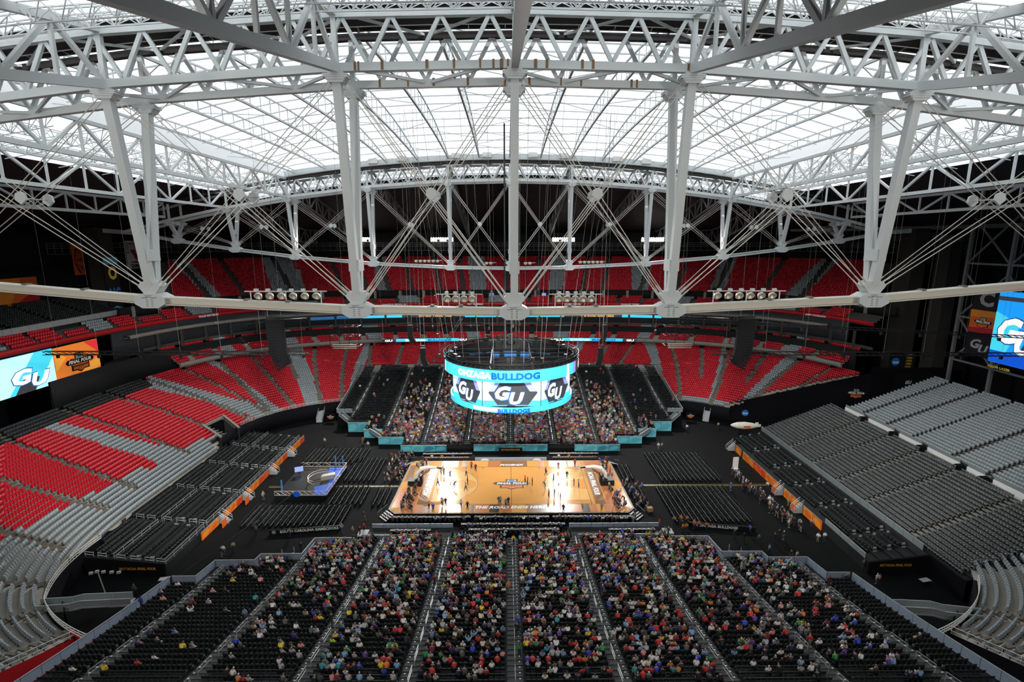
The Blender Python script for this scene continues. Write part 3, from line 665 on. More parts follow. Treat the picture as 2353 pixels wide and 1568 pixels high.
A, B = bowl_pt(153.5, .18), bowl_pt(160, .18); MB().quad((A[0], A[1], 0), (B[0], B[1], 0), (B[0], B[1], B[2]), (A[0], A[1], A[2])).build('back_wall', 'drape', tn); bar('lintel', Vector(A) + Vector((0, 0, .2)), Vector(B) + Vector((0, 0, .2)), .6, .5, 'concrete', tn)
for sx, m in ((-1, 'red_fascia'), (1, 'drape')):
    b = MB(); ys_ = np.linspace(41.6, 64, 24)
    for i in range(23):
        z0, z1_ = 3.9 + (ys_[i] - 41.6) * .40, 3.9 + (ys_[i + 1] - 41.6) * .40; b.add([(sx * 48.5, -ys_[i], 0), (sx * 48.5, -ys_[i + 1], 0), (sx * 48.5, -ys_[i + 1], z1_), (sx * 48.5, -ys_[i], z0)], [(0, 1, 2, 3)])
    b.build('wall_section_end_' + ('left' if sx < 0 else 'right'), m)['kind'] = 'structure'
    R = thing('guard_rail', 'pale metal guard rail down the end of the near %s corner seats' % ('left' if sx < 0 else 'right'), 'railing', (sx * 48.5, -42, 3.9))
    for h in (.4, .9): bar('rail', (sx * 48.5, -41.6, 3.9 + h), (sx * 48.5, -64, 12.9 + h), .06, .06, 'offwhite', R)
    for y in np.arange(42, 64, 1.8): bar('post', (sx * 48.5, -y, 3.9 + (y - 41.6) * .4), (sx * 48.5, -y, 4.8 + (y - 41.6) * .4), .05, .05, 'offwhite', R)
# facades of the upper levels
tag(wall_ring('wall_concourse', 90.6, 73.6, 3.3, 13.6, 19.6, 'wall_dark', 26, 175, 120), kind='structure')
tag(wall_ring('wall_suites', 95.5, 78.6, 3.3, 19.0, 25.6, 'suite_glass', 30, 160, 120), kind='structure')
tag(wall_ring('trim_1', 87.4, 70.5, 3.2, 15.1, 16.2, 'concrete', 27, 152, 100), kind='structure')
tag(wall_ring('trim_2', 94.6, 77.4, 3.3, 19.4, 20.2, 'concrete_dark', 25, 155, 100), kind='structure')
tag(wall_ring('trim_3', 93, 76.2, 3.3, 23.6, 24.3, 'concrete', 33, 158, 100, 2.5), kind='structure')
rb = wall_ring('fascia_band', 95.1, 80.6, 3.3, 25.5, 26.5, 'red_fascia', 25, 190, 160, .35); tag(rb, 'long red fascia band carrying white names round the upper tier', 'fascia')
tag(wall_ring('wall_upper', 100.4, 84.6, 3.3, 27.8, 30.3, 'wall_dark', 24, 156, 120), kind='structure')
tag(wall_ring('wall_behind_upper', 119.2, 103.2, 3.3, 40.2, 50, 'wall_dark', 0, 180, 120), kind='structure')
wall_t = thing('suite_pillars', 'concrete pillars between the suites', None, (-112, 0, 20), kind='structure')
def ring_frame(a, b, n, phd, z):
    ph = math.radians(phd); p = ringf(a, b, n, np.array(ph)); q = ringf(a, b, n, np.array(ph - .004)); x = Vector((q[0] - p[0], q[1] - p[1], 0)).normalized()
    return frame((p[0], p[1], z), x, (0, 0, 1))
def ring_bend(a, b, n, phd, z):
    P = ringf(a, b, n, np.radians(np.linspace(phd + 12, phd - 12, 400))); d = np.r_[0, np.cumsum(np.linalg.norm(np.diff(P, axis=0), axis=1))]; mid = np.interp(phd, np.linspace(phd - 12, phd + 12, 400), d[::-1])
    def f(u, v, h):
        t = mid + u; x = np.interp(t, d, P[:, 0]); y = np.interp(t, d, P[:, 1]); return (x, y, z + v)
    return f
def on_ring(s, px, level, ht, m, parent, wd=None, z=None, ab=(95.0, 80.5, 3.3)):
    """lettering on a ring wall, px = angle"""
    text(s, wd, ht, m, parent, None, bend=ring_bend(ab[0] - .12, ab[1] - .12, ab[2], px, z))
for s, ph in (('CHARLES W. BIDWILL, SR.', 112.5), ('PAT TILLMAN', 97), ('ROGER WEHRLI', 77.2), ('CHARLEY TRIPPI', 66.5), ('AENEAS WILLIAMS', 130.5), ('OLLIE MATSON', 143.5), ('ADRIAN WILSON', 50.5), ('JIMMY CONZELMAN', 35.2)):
    on_ring(s, ph, 0, .62, 'print_white', rb, z=26.0)
# LED ribbons
def ribbon(label, a, b, n, z0, z1, segs, words, group=None):
    P = ringf(a, b, n, np.radians(np.array((segs[0][0] + segs[-1][1]) / 2)))
    R = thing('ribbon_display', label, 'display', (P[0], P[1], z0), group)
    for (p0, p1, m) in segs: wall_ring('display_segment', a, b, n, z0, z1, m, p0, p1, 14, .12, 1, R)
    for (s, ph, ht, m, wd) in words: text(s, wd, ht, m, R, None, bend=ring_bend(a - .1, b - .1, n, ph, (z0 + z1) / 2))
ribbon('cyan ribbon display on the club front, left of the scoreboard', 87.3, 70.4, 3.2, 15.2, 16.15, [(98.8, 100.6, 'led_dark'), (100.6, 105, 'led_cyan'), (105, 109, 'led_cyan'), (109, 113, 'led_cyan'), (113, 115.6, 'led_dark')], [('GONZAGA', 109.3, .7, 'led_white', 6.5), ('BULLDOGS', 104.5, .7, 'led_blue', 7.5), ('GU', 114.4, .7, 'led_white', 2.4), ('GU', 99.8, .7, 'led_white', 2.4)], 'club ribbon displays')
ribbon('cyan ribbon display on the club front, right of the scoreboard', 87.3, 70.4, 3.2, 15.2, 16.15, [(64.3, 67, 'led_dark'), (67, 71, 'led_cyan'), (71, 75, 'led_cyan'), (75, 79, 'led_cyan'), (79, 81, 'led_dark')], [('GONZAGA', 75.3, .7, 'led_white', 6.5), ('BULLDOGS', 70.6, .7, 'led_blue', 7.5), ('GU', 65.6, .7, 'led_white', 2.4), ('GU', 80, .7, 'led_white', 2.4)], 'club ribbon displays')
ribbon('long dark ribbon display with gold lettering under the near chord, left part', 93.6, 76.6, 3.3, 22.1, 23.0, [(92, 99, 'led_cyan'), (99, 111, 'led_dark'), (111, 118, 'led_cyan'), (118, 127, 'led_navy')], [('2017 NCAA FINAL FOUR', 104.8, .62, 'led_gold', 11)], 'suite ribbon displays')
ribbon('long dark ribbon display with gold lettering under the near chord, right part', 93.6, 76.6, 3.3, 22.1, 23.0, [(61, 68, 'led_cyan'), (68, 79, 'led_dark'), (79, 92, 'led_cyan')], [('THE ROAD ENDS HERE', 72.6, .62, 'led_gold', 11)], 'suite ribbon displays')
# suite openings: slabs, posts, back lights
for k, ph in enumerate(np.arange(28, 157, 4.3)):
    p = ringf(93.4, 76.4, 3.3, np.array(math.radians(ph))); boxo('pillar', (p[0], p[1], 21.6), (.5, .5, 4.6), 'concrete_dark', wall_t)
    p = ringf(100.2, 84.2, 3.3, np.array(math.radians(ph + 1))); boxo('pillar', (p[0], p[1], 28.6), (.8, .4, 3.4), 'concrete', wall_t)
for ph in (97.5, 78.5, 90.8, 93.5, 83.2):
    p = ringf(100.0, 84.1, 3.3, np.array(math.radians(ph))); boxo('lit_screen', (p[0], p[1], 28.9), (1.4, .15, .9), 'screen_blue', wall_t)
# catwalk with floodlight banks
cw = thing('catwalk', 'dark steel catwalk under the far roof with floodlight banks', 'catwalk', (0, 94, 45.2))
for (p0, p1) in ((20, 70), (70, 110), (110, 160)):
    ph = np.radians(np.linspace(p0, p1, 50)); P = ringf(112, 94, 3.4, ph); Q = ringf(113.2, 95.2, 3.4, ph)
    for h in (0, .55, 1.15): MB().tube([(x, y, 45.2 + h) for x, y in P], .06, 5).build('rail', 'steel_dark', cw)
    MB().tube([(x, y, 43.7) for x, y in P], .07, 5).build('rail', 'steel_dark', cw)
    b = MB()
    for i in range(50):
        b.bar((P[i][0], P[i][1], 43.7), (P[i][0], P[i][1], 46.4), .09)
        if i < 49: b.quad((P[i][0], P[i][1], 45.1), (P[i + 1][0], P[i + 1][1], 45.1), (Q[i + 1][0], Q[i + 1][1], 45.1), (Q[i][0], Q[i][1], 45.1))
    b.build('walkway_panels', 'steel_dark', cw)
for X0, X1, nm in ((-53.8, -46.5, 'leftmost'), (-27.7, -19.6, 'second from the left'), (15.1, 23.2, 'third from the left'), (45.3, 53.2, 'rightmost')):
    xm = (X0 + X1) / 2; yb = 92.6 - .0025 * xm * xm
    B = thing('floodlight_bank', 'glowing white floodlight bank on the far catwalk, %s of four' % nm, 'floodlight', (xm, yb, 46.2), 'floodlight banks on the far catwalk')
    n = 10
    for r in range(2):
        for k in range(n):
            x = X0 + (X1 - X0) * (k + .5) / n
            if r == 0 and k in (3, 7) and nm != 'rightmost': continue
            MB().lathe([(.02, .0), (.26, .02), (.33, .3), (.12, .45)], 8).build('lamp', 'lamp_glow', B, Matrix.Translation((x, yb - .3, 47.1 + r * .75)) @ Matrix.Rotation(PI / 2, 4, 'X') @ Matrix.Rotation(PI, 4, 'X'))
    boxo('lamp_rack', (xm, yb + .25, 47.5), (X1 - X0, .15, .2), 'steel_dark', B); boxo('lamp_rack', (xm, yb + .25, 46.8), (X1 - X0, .15, .2), 'steel_dark', B)

# ---------------------------------------------------------------- temporary stands on the floor, rows along x
def zs(d): return 1. + .12 * d + .0019 * d * d
PITCHY = .87; AX = (-40, -30, -20, -10, 0, 10, 20, 30, 40)
CHV = []; CHF = []
def _cb(c, s):
    CHF.append(BF + 8 * len(CHV)); CHV.append(BV * np.array(s) + np.array(c))
_cb((0, -.02, .44), (.42, .40, .05)); _cb((0, .20, .68), (.42, .05, .36)); _cb((-.2, .02, .22), (.03, .36, .44)); _cb((.2, .02, .22), (.03, .36, .44))
CHV = np.concatenate(CHV); CHF = np.concatenate(CHF)
CHV2 = CHV[:16]; CHF2 = CHF[:12]
def chair_tree(label, group):
    root = thing('folding_chair', label, 'chair', (0, 0, 0), group)
    MB().add(np.array([[-.22, -.22, .42], [.22, -.22, .42], [.2, .17, .40], [-.2, .17, .40], [-.22, -.24, .47], [.22, -.24, .47], [.2, .18, .45], [-.2, .18, .45]]), SEATF).build('seat', 'black_seat', root)
    MB().add(np.array([[-.21, .16, .52], [.21, .16, .52], [.21, .20, .52], [-.21, .20, .52], [-.2, .22, .85], [.2, .22, .85], [.2, .26, .85], [-.2, .26, .85]]), SEATF).build('backrest', 'black_seat', root)
    for s in (-1, 1):
        b = MB(); b.bar((s * .21, .26, .86), (s * .21, -.22, 0), .025, .025); b.bar((s * .2, -.18, .44), (s * .2, .24, 0), .025, .025); b.build('leg_frame', 'black_metal', root)
    return root
# plan outline of each stand: front edge distance by |x|
def front(ax, sg):
    L = ((24.5, 18.4), (30.2, 19.8), (36, 24.8), (41.5, 26.6), (44.6, 31)) if sg < 0 else ((25, 18.6), (31, 22), (35.5, 26), (40.5, 30), (44.6, 34.5))
    for w_, d in L:
        if ax <= w_: return d
    return 999
NEAR_CH = []; FAR_CH = []; NEAR_ROWS = []
def stand(sg, dmax, label):
    n = int((dmax - 18.4) / PITCHY); T = thing('stand_riser', label, None, (0, sg * 18.4, 0), kind='structure')
    deck = MB(); ais = MB(); edge = {}
    for r in range(n):
        y0 = 18.4 + r * PITCHY; z = zs(y0 - 18.4); segs = []
        hw = 0
        for w_ in (24.5, 25, 30.2, 31, 35.5, 36, 40.5, 41.5, 44.6):
            if front(w_, sg) <= y0 + .01: hw = max(hw, w_)
        slant = 44.6 if hw < 44 else 44.6
        hw = min(hw, slant); deck.box((0, sg * (y0 + PITCHY / 2), z / 2), (2 * hw, PITCHY + .01, z))
        for ax_ in AX:
            if abs(ax_) < hw: ais.box((ax_, sg * (y0 + PITCHY / 2), z + .012), (1.55, PITCHY, .03)); ais.box((ax_, sg * (y0 + PITCHY * .1), z + .06), (1.5, .25, .12))
        # chairs
        xs = []
        bounds = [-hw] + [a for a in AX if abs(a) < hw - 1] + [hw]
        for i in range(len(bounds) - 1):
            a, b = bounds[i] + (.55 if i == 0 else .95), bounds[i + 1] - (.55 if i == len(bounds) - 2 else .95); m = int((b - a) / .48)
            if m < 1: continue
            for k in range(m):
                x = a + (b - a) * (k + .5) / m; (NEAR_CH if sg < 0 else FAR_CH).append((x, sg * (y0 + .4), z, 0. if sg > 0 else PI, r, i, k))
    deck.build('stand_deck', 'riser', T); ais.build('aisle_steps', 'riser_aisle', T)
    # aisle handrails, in short lengths
    for ax_ in AX:
        d0 = front(abs(ax_), sg); y = d0 + 1.2; i = 0
        while y < dmax - 2.5:
            za, zb_ = zs(y - 18.4), zs(y + 2.2 - 18.4); h = MB(); off = .0 if ax_ == 0 else (-.25 if ax_ * 1 > 0 else .25)
            for hh in (.55, .95): h.bar((ax_ + off, sg * y, za + hh), (ax_ + off, sg * (y + 2.2), zb_ + hh), .042)
            h.bar((ax_ + off, sg * y, za), (ax_ + off, sg * y, za + .95), .05); h.bar((ax_ + off, sg * (y + 2.2), zb_), (ax_ + off, sg * (y + 2.2), zb_ + .95), .05)
            h.build('handrail', 'rail', T); y += 3.3
    if sg < 0:
        for ax_ in AX:      # small step lights
            y = front(abs(ax_), sg) + .6; lb = MB()
            while y < dmax - 1: lb.box((ax_ + (.45 if ax_ >= 0 else -.45), sg * y, zs(y - 18.4) + .12), (.15, .08, .04)); y += PITCHY * 1.0
            lb.build('step_marks', 'print_white', T)
    return T
ST_N = stand(-1, 53.5, 'black riser of the stand nearest the camera'); ST_F = stand(1, 61., 'black riser of the stand beyond the court')
# grey-glass side fences of the near stand
def fence(label, pts, zf, h=1.1, m='glass_panel', cat='railing', group=None):
    T = thing('guard_rail', label, cat, (pts[0][0], pts[0][1], zf(*pts[0])), group)
    for i in range(len(pts) - 1):
        a, b = Vector(pts[i]), Vector(pts[i + 1]); n = max(1, int(round((b - a).length / 1.9)))
        for k in range(n):
            p, q = a + (b - a) * (k / n), a + (b - a) * ((k + .97) / n); zp, zq = zf(*p), zf(*q); t = .05
            nrm = Vector((-(q - p).y, (q - p).x)).normalized() * t
            MB().add([(p.x, p.y, zp), (q.x, q.y, zq), (q.x + nrm.x, q.y + nrm.y, zq), (p.x + nrm.x, p.y + nrm.y, zp), (p.x, p.y, zp + h), (q.x, q.y, zq + h), (q.x + nrm.x, q.y + nrm.y, zq + h), (p.x + nrm.x, p.y + nrm.y, zp + h)], SEATF).build('panel', m, T)
            bar('top_rail', (p.x, p.y, zp + h + .03), (q.x, q.y, zq + h + .03), .09, .07, 'rail', T)
    return T
zn = lambda x, y: zs(max(0, abs(y) - 18.4))
for sx, nm in ((-1, 'left'), (1, 'right')):
    fence('grey panelled fence sloping along the %s side of the near stand' % nm, [(sx * 44.75, -53), (sx * 44.75, -31.2)], zn)
    fence('pale blue panel fence stepping along the front of the near stand, %s corner' % nm, [(sx * 44.7, -30.9), (sx * 41.6, -30.9), (sx * 41.6, -26.5), (sx * 36.1, -26.5), (sx * 36.1, -24.7), (sx * 30.3, -24.7), (sx * 30.3, -19.7), (sx * 24.6, -19.7)], lambda x, y: zn(x, y) - .1, 1.05, 'glass_panel')
# ---------------------------------------------------------------- people
def figure(name, joints, edges, zones, sub=0):
    """skeleton -> one continuous skinned body; zones: joint -> (r,g,b) of top / skin / trousers"""
    names = list(joints); idx = {n: i for i, n in enumerate(names)}
    me = bpy.data.meshes.new(name); me.from_pydata([joints[n][:3] for n in names], [(idx[a], idx[b]) for a, b in edges], [])
    bm = bmesh.new(); bm.from_mesh(me); sk = bm.verts.layers.skin.verify(); bm.verts.ensure_lookup_table()
    for n in names:
        r = joints[n][3]; bm.verts[idx[n]][sk].radius = r if isinstance(r, tuple) else (r, r); bm.verts[idx[n]][sk].use_root = (n == 'pelvis')
    bm.to_mesh(me); bm.free()
    o = bpy.data.objects.new(name, me); COL.objects.link(o); o.modifiers.new('s', 'SKIN').use_smooth_shade = bool(sub)
    if sub: o.modifiers.new('u', 'SUBSURF').levels = sub; o.modifiers['u'].render_levels = sub
    dg = bpy.context.evaluated_depsgraph_get(); out = bpy.data.meshes.new_from_object(o.evaluated_get(dg)); bpy.data.objects.remove(o)
    co = np.empty(len(out.vertices) * 3, np.float32); out.vertices.foreach_get('co', co); co = co.reshape(-1, 3)
    J = np.array([joints[n][:3] for n in names]); near = np.argmin(((co[:, None] - J[None]) ** 2).sum(-1), 1)
    Z = np.array([zones[names[k]] for k in near], np.float32)
    hj = np.array(joints['head'][:3]); Z[(near == idx['head']) & ((co[:, 2] > hj[2] + .02) | (co[:, 1] > hj[1] + .05))] = (0, 0, 0)
    at = out.attributes.new('zone', 'FLOAT_COLOR', 'POINT'); at.data.foreach_set('color', np.c_[Z, np.ones(len(Z), np.float32)].ravel())
    out.materials.clear(); out.materials.append(M['clothes'])
    return out, co, Z
TOPZ, SKN, PNT = (1, 0, 0), (0, 1, 0), (0, 0, 1)
def sit_pose(lean=0., arm=0, spread=.13):
    # faces -y, seat height .45
    j = {'pelvis': (0, .05, .55, (.17, .13)), 'waist': (0, .07 - lean * .1, .75, (.155, .115)), 'chest': (0, .06 - lean * .25, .98, (.185, .12)), 'neck': (0, .05 - lean * .33, 1.13, .06), 'head': (0, .03 - lean * .4, 1.26, (.085, .105)), 'crown': (0, .04 - lean * .4, 1.35, (.07, .085))}
    e = [('pelvis', 'waist'), ('waist', 'chest'), ('chest', 'neck'), ('neck', 'head'), ('head', 'crown')]
    z = {'pelvis': PNT, 'waist': TOPZ, 'chest': TOPZ, 'neck': SKN, 'head': SKN, 'crown': (0, 0, 0)}
    for s, t in ((-1, 'l'), (1, 'r')):
        j['knee' + t] = (s * spread, -.40, .54, .075); j['ankle' + t] = (s * (spread - .01), -.38, .10, .05); j['toe' + t] = (s * spread, -.56, .05, .045)
        j['sho' + t] = (s * .2, .05 - lean * .26, 1.05, .068)
        if arm == 1: j['elb' + t] = (s * .34, -.05, 1.22, .05); j['han' + t] = (s * .2, -.1, 1.45, .045)
        elif arm == 2 and s > 0: j['elb' + t] = (s * .28, -.1, .82, .05); j['han' + t] = (s * .1, -.28, 1.05, .045)
        else: j['elb' + t] = (s * .28, .05 - lean * .3, .78, .05); j['han' + t] = (s * .12, -.27, .68, .045)
        e += [('pelvis', 'knee' + t), ('knee' + t, 'ankle' + t), ('ankle' + t, 'toe' + t), ('chest', 'sho' + t), ('sho' + t, 'elb' + t), ('elb' + t, 'han' + t)]
        z.update({'knee' + t: PNT, 'ankle' + t: PNT, 'toe' + t: (0, 0, 0), 'sho' + t: TOPZ, 'elb' + t: TOPZ, 'han' + t: SKN})
    return j, e, z
def stand_pose(step=.0, arm=0, bend=0.):
    j = {'pelvis': (0, 0, .95, (.16, .12)), 'waist': (0, -bend * .1, 1.12, (.145, .105)), 'chest': (0, -bend * .35, 1.36 - bend * .1, (.18, .115)), 'neck': (0, -bend * .5, 1.52 - bend * .18, .06), 'head': (0, -.02 - bend * .6, 1.65 - bend * .25, (.085, .105)), 'crown': (0, -.01 - bend * .62, 1.74 - bend * .27, (.07, .085))}
    e = [('pelvis', 'waist'), ('waist', 'chest'), ('chest', 'neck'), ('neck', 'head'), ('head', 'crown')]
    z = {'pelvis': PNT, 'waist': TOPZ, 'chest': TOPZ, 'neck': SKN, 'head': SKN, 'crown': (0, 0, 0)}
    for s, t in ((-1, 'l'), (1, 'r')):
        f = s * step
        j['knee' + t] = (s * .11, -.05 - f * .3, .50, .07); j['ankle' + t] = (s * .12, .03 - f * .5, .09 + (.05 if f < 0 else 0), .05); j['toe' + t] = (s * .13, -.14 - f * .5, .045, .045); j['sho' + t] = (s * .2, -bend * .36, 1.43 - bend * .12, .066)
        if arm == 1: j['elb' + t] = (s * .27, -.1, 1.15, .05); j['han' + t] = (-s * .02, -.27, 1.18, .045)
        elif arm == 2: j['elb' + t] = (s * .33, -.1, 1.62, .048); j['han' + t] = (s * .28, -.16, 1.9, .042)
        else: j['elb' + t] = (s * .28, .03 + f * .2 - bend * .4, 1.13 - bend * .1, .05); j['han' + t] = (s * .27, -.07 + f * .35 - bend * .5, .87 - bend * .15, .045)
        e += [('pelvis', 'knee' + t), ('knee' + t, 'ankle' + t), ('ankle' + t, 'toe' + t), ('chest', 'sho' + t), ('sho' + t, 'elb' + t), ('elb' + t, 'han' + t)]
        z.update({'knee' + t: PNT, 'ankle' + t: PNT, 'toe' + t: (0, 0, 0), 'sho' + t: TOPZ, 'elb' + t: TOPZ, 'han' + t: SKN})
    return j, e, z
SIT = [figure('person', *sit_pose(l, a, sp), 1)[0] for l, a, sp in ((0, 0, .13), (.6, 0, .15), (.2, 2, .12), (.9, 2, .16))]
SITLOW = [figure('crowd', *sit_pose(l, a, sp), 0) for l, a, sp in ((0, 0, .13), (.6, 0, .15), (.2, 2, .12), (0, 1, .13))]
POSES = {'stand': (0, 0), 'walk': (.5, 0), 'fold': (.1, 1), 'reach': (.2, 2), 'bend': (.3, 0, .9)}
UPLOW = {k: figure('crowd', *stand_pose(*POSES[k]), 0) for k in ('stand', 'walk', 'bend')}
UP = {k: figure('person', *stand_pose(*p), 1)[0] for k, p in {'stand': (0, 0), 'walk': (.5, 0), 'fold': (.1, 1), 'reach': (.2, 2), 'bend': (.3, 0, .9)}.items()}
COLS = {'white': (.72, .72, .70), 'pale grey': (.38, .39, .40), 'dark grey': (.08, .085, .09), 'black': (.012, .012, .014), 'navy': (.015, .025, .08), 'red': (.55, .02, .025), 'bright red': (.72, .03, .03), 'royal blue': (.02, .06, .55), 'light blue': (.18, .36, .62),
        'green': (.02, .3, .07), 'yellow': (.75, .55, .03), 'orange': (.75, .2, .02), 'pink': (.72, .25, .25), 'purple': (.12, .04, .3), 'teal': (.03, .3, .34), 'maroon': (.16, .015, .03), 'khaki': (.38, .29, .17), 'cream': (.62, .55, .42), 'lime': (.4, .65, .05)}
PAL = [('white', 19), ('pale grey', 15), ('dark grey', 13), ('black', 19), ('navy', 9), ('red', 8), ('bright red', 5), ('royal blue', 6), ('light blue', 7), ('green', 4), ('yellow', 2.5), ('orange', 2.5), ('pink', 3.5), ('purple', 2.5), ('teal', 2), ('maroon', 4), ('cream', 4), ('lime', 1)]
DK = ['black', 'black', 'navy', 'dark grey', 'black', 'white', 'pale grey', 'royal blue', 'maroon']
PN = [p[0] for p in PAL]; PW = np.array([p[1] for p in PAL]); PW = PW / PW.sum()
def person(mesh, Mx, col, label, group=None, cat='person'):
    o = bpy.data.objects.new('person', mesh); o.color = (*COLS[col], 1); COL.objects.link(o); o.matrix_basis = Mx; return tag(o, label, cat, group)
def dens_near(x, y):
    d = -18.4 - y; a = abs(x); t = min(1, d / 30)
    if a < 10: return .80 - .42 * t
    if a < 20: return .80 - .47 * t
    if a < 30: return (.72 - .48 * t) if x > 0 else (.66 - .52 * t)
    if a < 40: return (.62 - .46 * t) if x > 0 else max(.05, .5 - .9 * t)
    return .03 if x > 0 else max(.04, .3 - .8 * t)
def dens_far(x, y):
    d = y - 18.4; a = abs(x)
    if a < 20: return .84 - max(0, d - 14) * .02
    if a < 30: return max(.04, .9 - d * .026)
    if a < 40: return max(.015, .62 - d * .04)
    return .01
bname = {-5: 'outermost left block', -4: 'fourth block left of the middle', -3: 'third block left of the middle', -2: 'second block left of the middle', -1: 'block just left of the middle aisle', 1: 'block just right of the middle aisle', 2: 'second block right of the middle', 3: 'third block right of the middle', 4: 'fourth block right of the middle', 5: 'outermost right block'}
near_p = []; near_free = []
for c in NEAR_CH: (near_p if rng.random() < dens_near(c[0], c[1]) else near_free).append(c)
# clusters feel: thin out the central entrance strip and keep the front platform rows fuller
far_p = []; far_free = []
for c in FAR_CH: (far_p if rng.random() < dens_far(c[0], c[1]) else far_free).append(c)
def vis_key(c):
    return -c[1] if False else c[1]
near_vis = [c for c in near_p if c[1] > -51.5]
near_vis.sort(key=lambda c: c[1]); ind = near_vis[:185]; rest = near_vis[185:]
for c in ind:
    cn = PN[rng.choice(len(PN), p=PW)]; x, y, z, an, r, i, k = c; b = int(math.copysign(math.floor(abs(x) / 10) + 1, x))
    sc = rng.uniform(.94, 1.06)
    person(SIT[rng.integers(len(SIT))], Matrix.Translation((x, y, z)) @ Matrix.Rotation(an + rng.uniform(-.25, .25), 4, 'Z') @ Matrix.Diagonal((sc, sc, sc, 1)), cn, 'spectator in %s, %s row, %s seat, %s' % (cn, nth(r + 1), nth(k + 1), bname[b]), 'spectators in the near stand')
def crowd(name, lst, label, extra=()):
    V = []; F = []; Cc = []; off = 0
    for gi, (me, co, Z) in enumerate(SITLOW + list(UPLOW.values())):
        if gi >= 4: sel = [c for c in extra if c[4] == list(UPLOW)[gi - 4]]
        else: sel = [c for j, c in enumerate(lst) if j % len(SITLOW) == gi and (gi < 3 or j % 5 == 0)] + ([c for j, c in enumerate(lst) if j % len(SITLOW) == 3 and j % 5] if gi == 0 else [])
        if not sel: continue
        A = np.array([(c[0], c[1], c[2], c[3]) for c in sel]); n = len(A); an = A[:, 3] + rng.uniform(-.3, .3, n); cs, sn = np.cos(an)[:, None], np.sin(an)[:, None]; sc = rng.uniform(.93, 1.07, n)[:, None]
        v = np.stack([(co[None, :, 0] * cs - co[None, :, 1] * sn) * sc + A[:, 0:1], (co[None, :, 0] * sn + co[None, :, 1] * cs) * sc + A[:, 1:2], co[None, :, 2] * sc + A[:, 2:3]], -1).reshape(-1, 3)
        T = np.array([[p.vertices[q] if q < len(p.vertices) else p.vertices[-1] for q in range(4)] for p in me.polygons if len(p.vertices) == 4]); T3 = [tuple(p.vertices) for p in me.polygons if len(p.vertices) != 4]
        f = (T[None] + (np.arange(n) * len(co))[:, None, None]).reshape(-1, 4) + off
        top = np.array([COLS[PN[q]] for q in rng.choice(len(PN), n, p=PW)]); dk = np.array([len(c) > 4 and isinstance(c[4], str) for c in sel]);
        if dk.any(): top[dk] = np.array([COLS[DK[q]] for q in rng.integers(0, len(DK), dk.sum())])
        skn = np.array([(.36, .2, .14), (.3, .16, .1), (.14, .07, .045)])[rng.choice(3, n, p=(.5, .3, .2))]
        pnt = np.array([(.02, .025, .045), (.015, .015, .016), (.2, .17, .12), (.06, .08, .14)])[rng.integers(0, 4, n)]; hr = np.array([(.02, .015, .01), (.06, .035, .02), (.2, .15, .1), (.4, .38, .35)])[rng.integers(0, 4, n)]
        w0 = 1 - Z.sum(1); col = Z[None, :, 0:1] * top[:, None] + Z[None, :, 1:2] * skn[:, None] + Z[None, :, 2:3] * pnt[:, None] + w0[None, :, None] * hr[:, None]
        V.append(v); F.append(f); Cc.append(col.reshape(-1, 3)); off += len(v)
    V = np.concatenate(V); F = np.concatenate(F); Cc = np.concatenate(Cc); me = np_mesh(name, V, F, 'crowd_clothes')
    at = me.attributes.new('col', 'FLOAT_COLOR', 'POINT'); at.data.foreach_set('color', np.c_[Cc, np.ones(len(Cc))].astype(np.float32).ravel())
    return tag(place(bpy.data.objects.new(name, me)), label, 'crowd', kind='stuff')


# ---------------------------------------------------------------- black chairs
BLACK = []                                             # (x, y, z, angle) of chairs that stay joined
vis = [c for c in near_free if c[1] > -51.8]; vis.sort(key=lambda c: c[1])
ch0 = chair_tree('empty black folding chair in the back rows of the near stand', 'black folding chairs in the near stand')
for i, c in enumerate(vis[:300]):
    Mx = Matrix.Translation(c[:3]) @ Matrix.Rotation(c[3], 4, 'Z')
    if i == 0: ch0.matrix_basis = Mx; o = ch0
    else: o = copy_tree(ch0, Mx)
    o['label'] = 'empty black folding chair, %s row, %s seat, %s' % (nth(c[4] + 1), nth(c[6] + 1), bname[int(math.copysign(math.floor(abs(c[0]) / 10) + 1, c[0]))])
near_rest = [c[:4] for c in vis[300:]] + [c[:4] for c in near_p]

# left bleacher of black chairs and benches, rows along y
def zl(x): return 1.25 + (abs(x) - 49.6) * (2.75 - 1.25) / 13.2
LB = thing('stand_riser', 'black riser between the orange wall and the grey seats', None, (-56, 0, 0), kind='structure')
YB = [-25.2, -15, -4.6, 5.6, 14.6, 23.2]
def left_x(y): return ringf(64.9, 46, 3.6, np.array(math.atan2(y / 46, -1.)))[0]
prof = np.arange(49.6, 62.2, .95)
def ylim(ax): return min(24.4, 43.3 * max(0., 1 - (ax / 62.5) ** 3.6) ** (1 / 3.6))
for i in range(len(prof)):
    x0 = prof[i]; x1 = min(x0 + .95, 62.3); z = zl(x0 + .5); yl = ylim(x1)
    boxo('step', (-(x0 + x1) / 2, (min(23.4, yl) + max(-25.4, -yl - 1)) / 2, z / 2), (x1 - x0 + .01, min(23.4, yl) - max(-25.4, -yl - 1), z), 'riser', LB)
rows_l = [-61.6, -60.65, -59.7, -58.75, -57.8, -56.0]
for xr in rows_l:
    for j in range(5):
        y = YB[j] + .7
        while y < YB[j + 1] - .6:
            if abs(y) < ylim(-xr + .3): BLACK.append((xr, y, zl(xr), PI / 2))
            y += .5
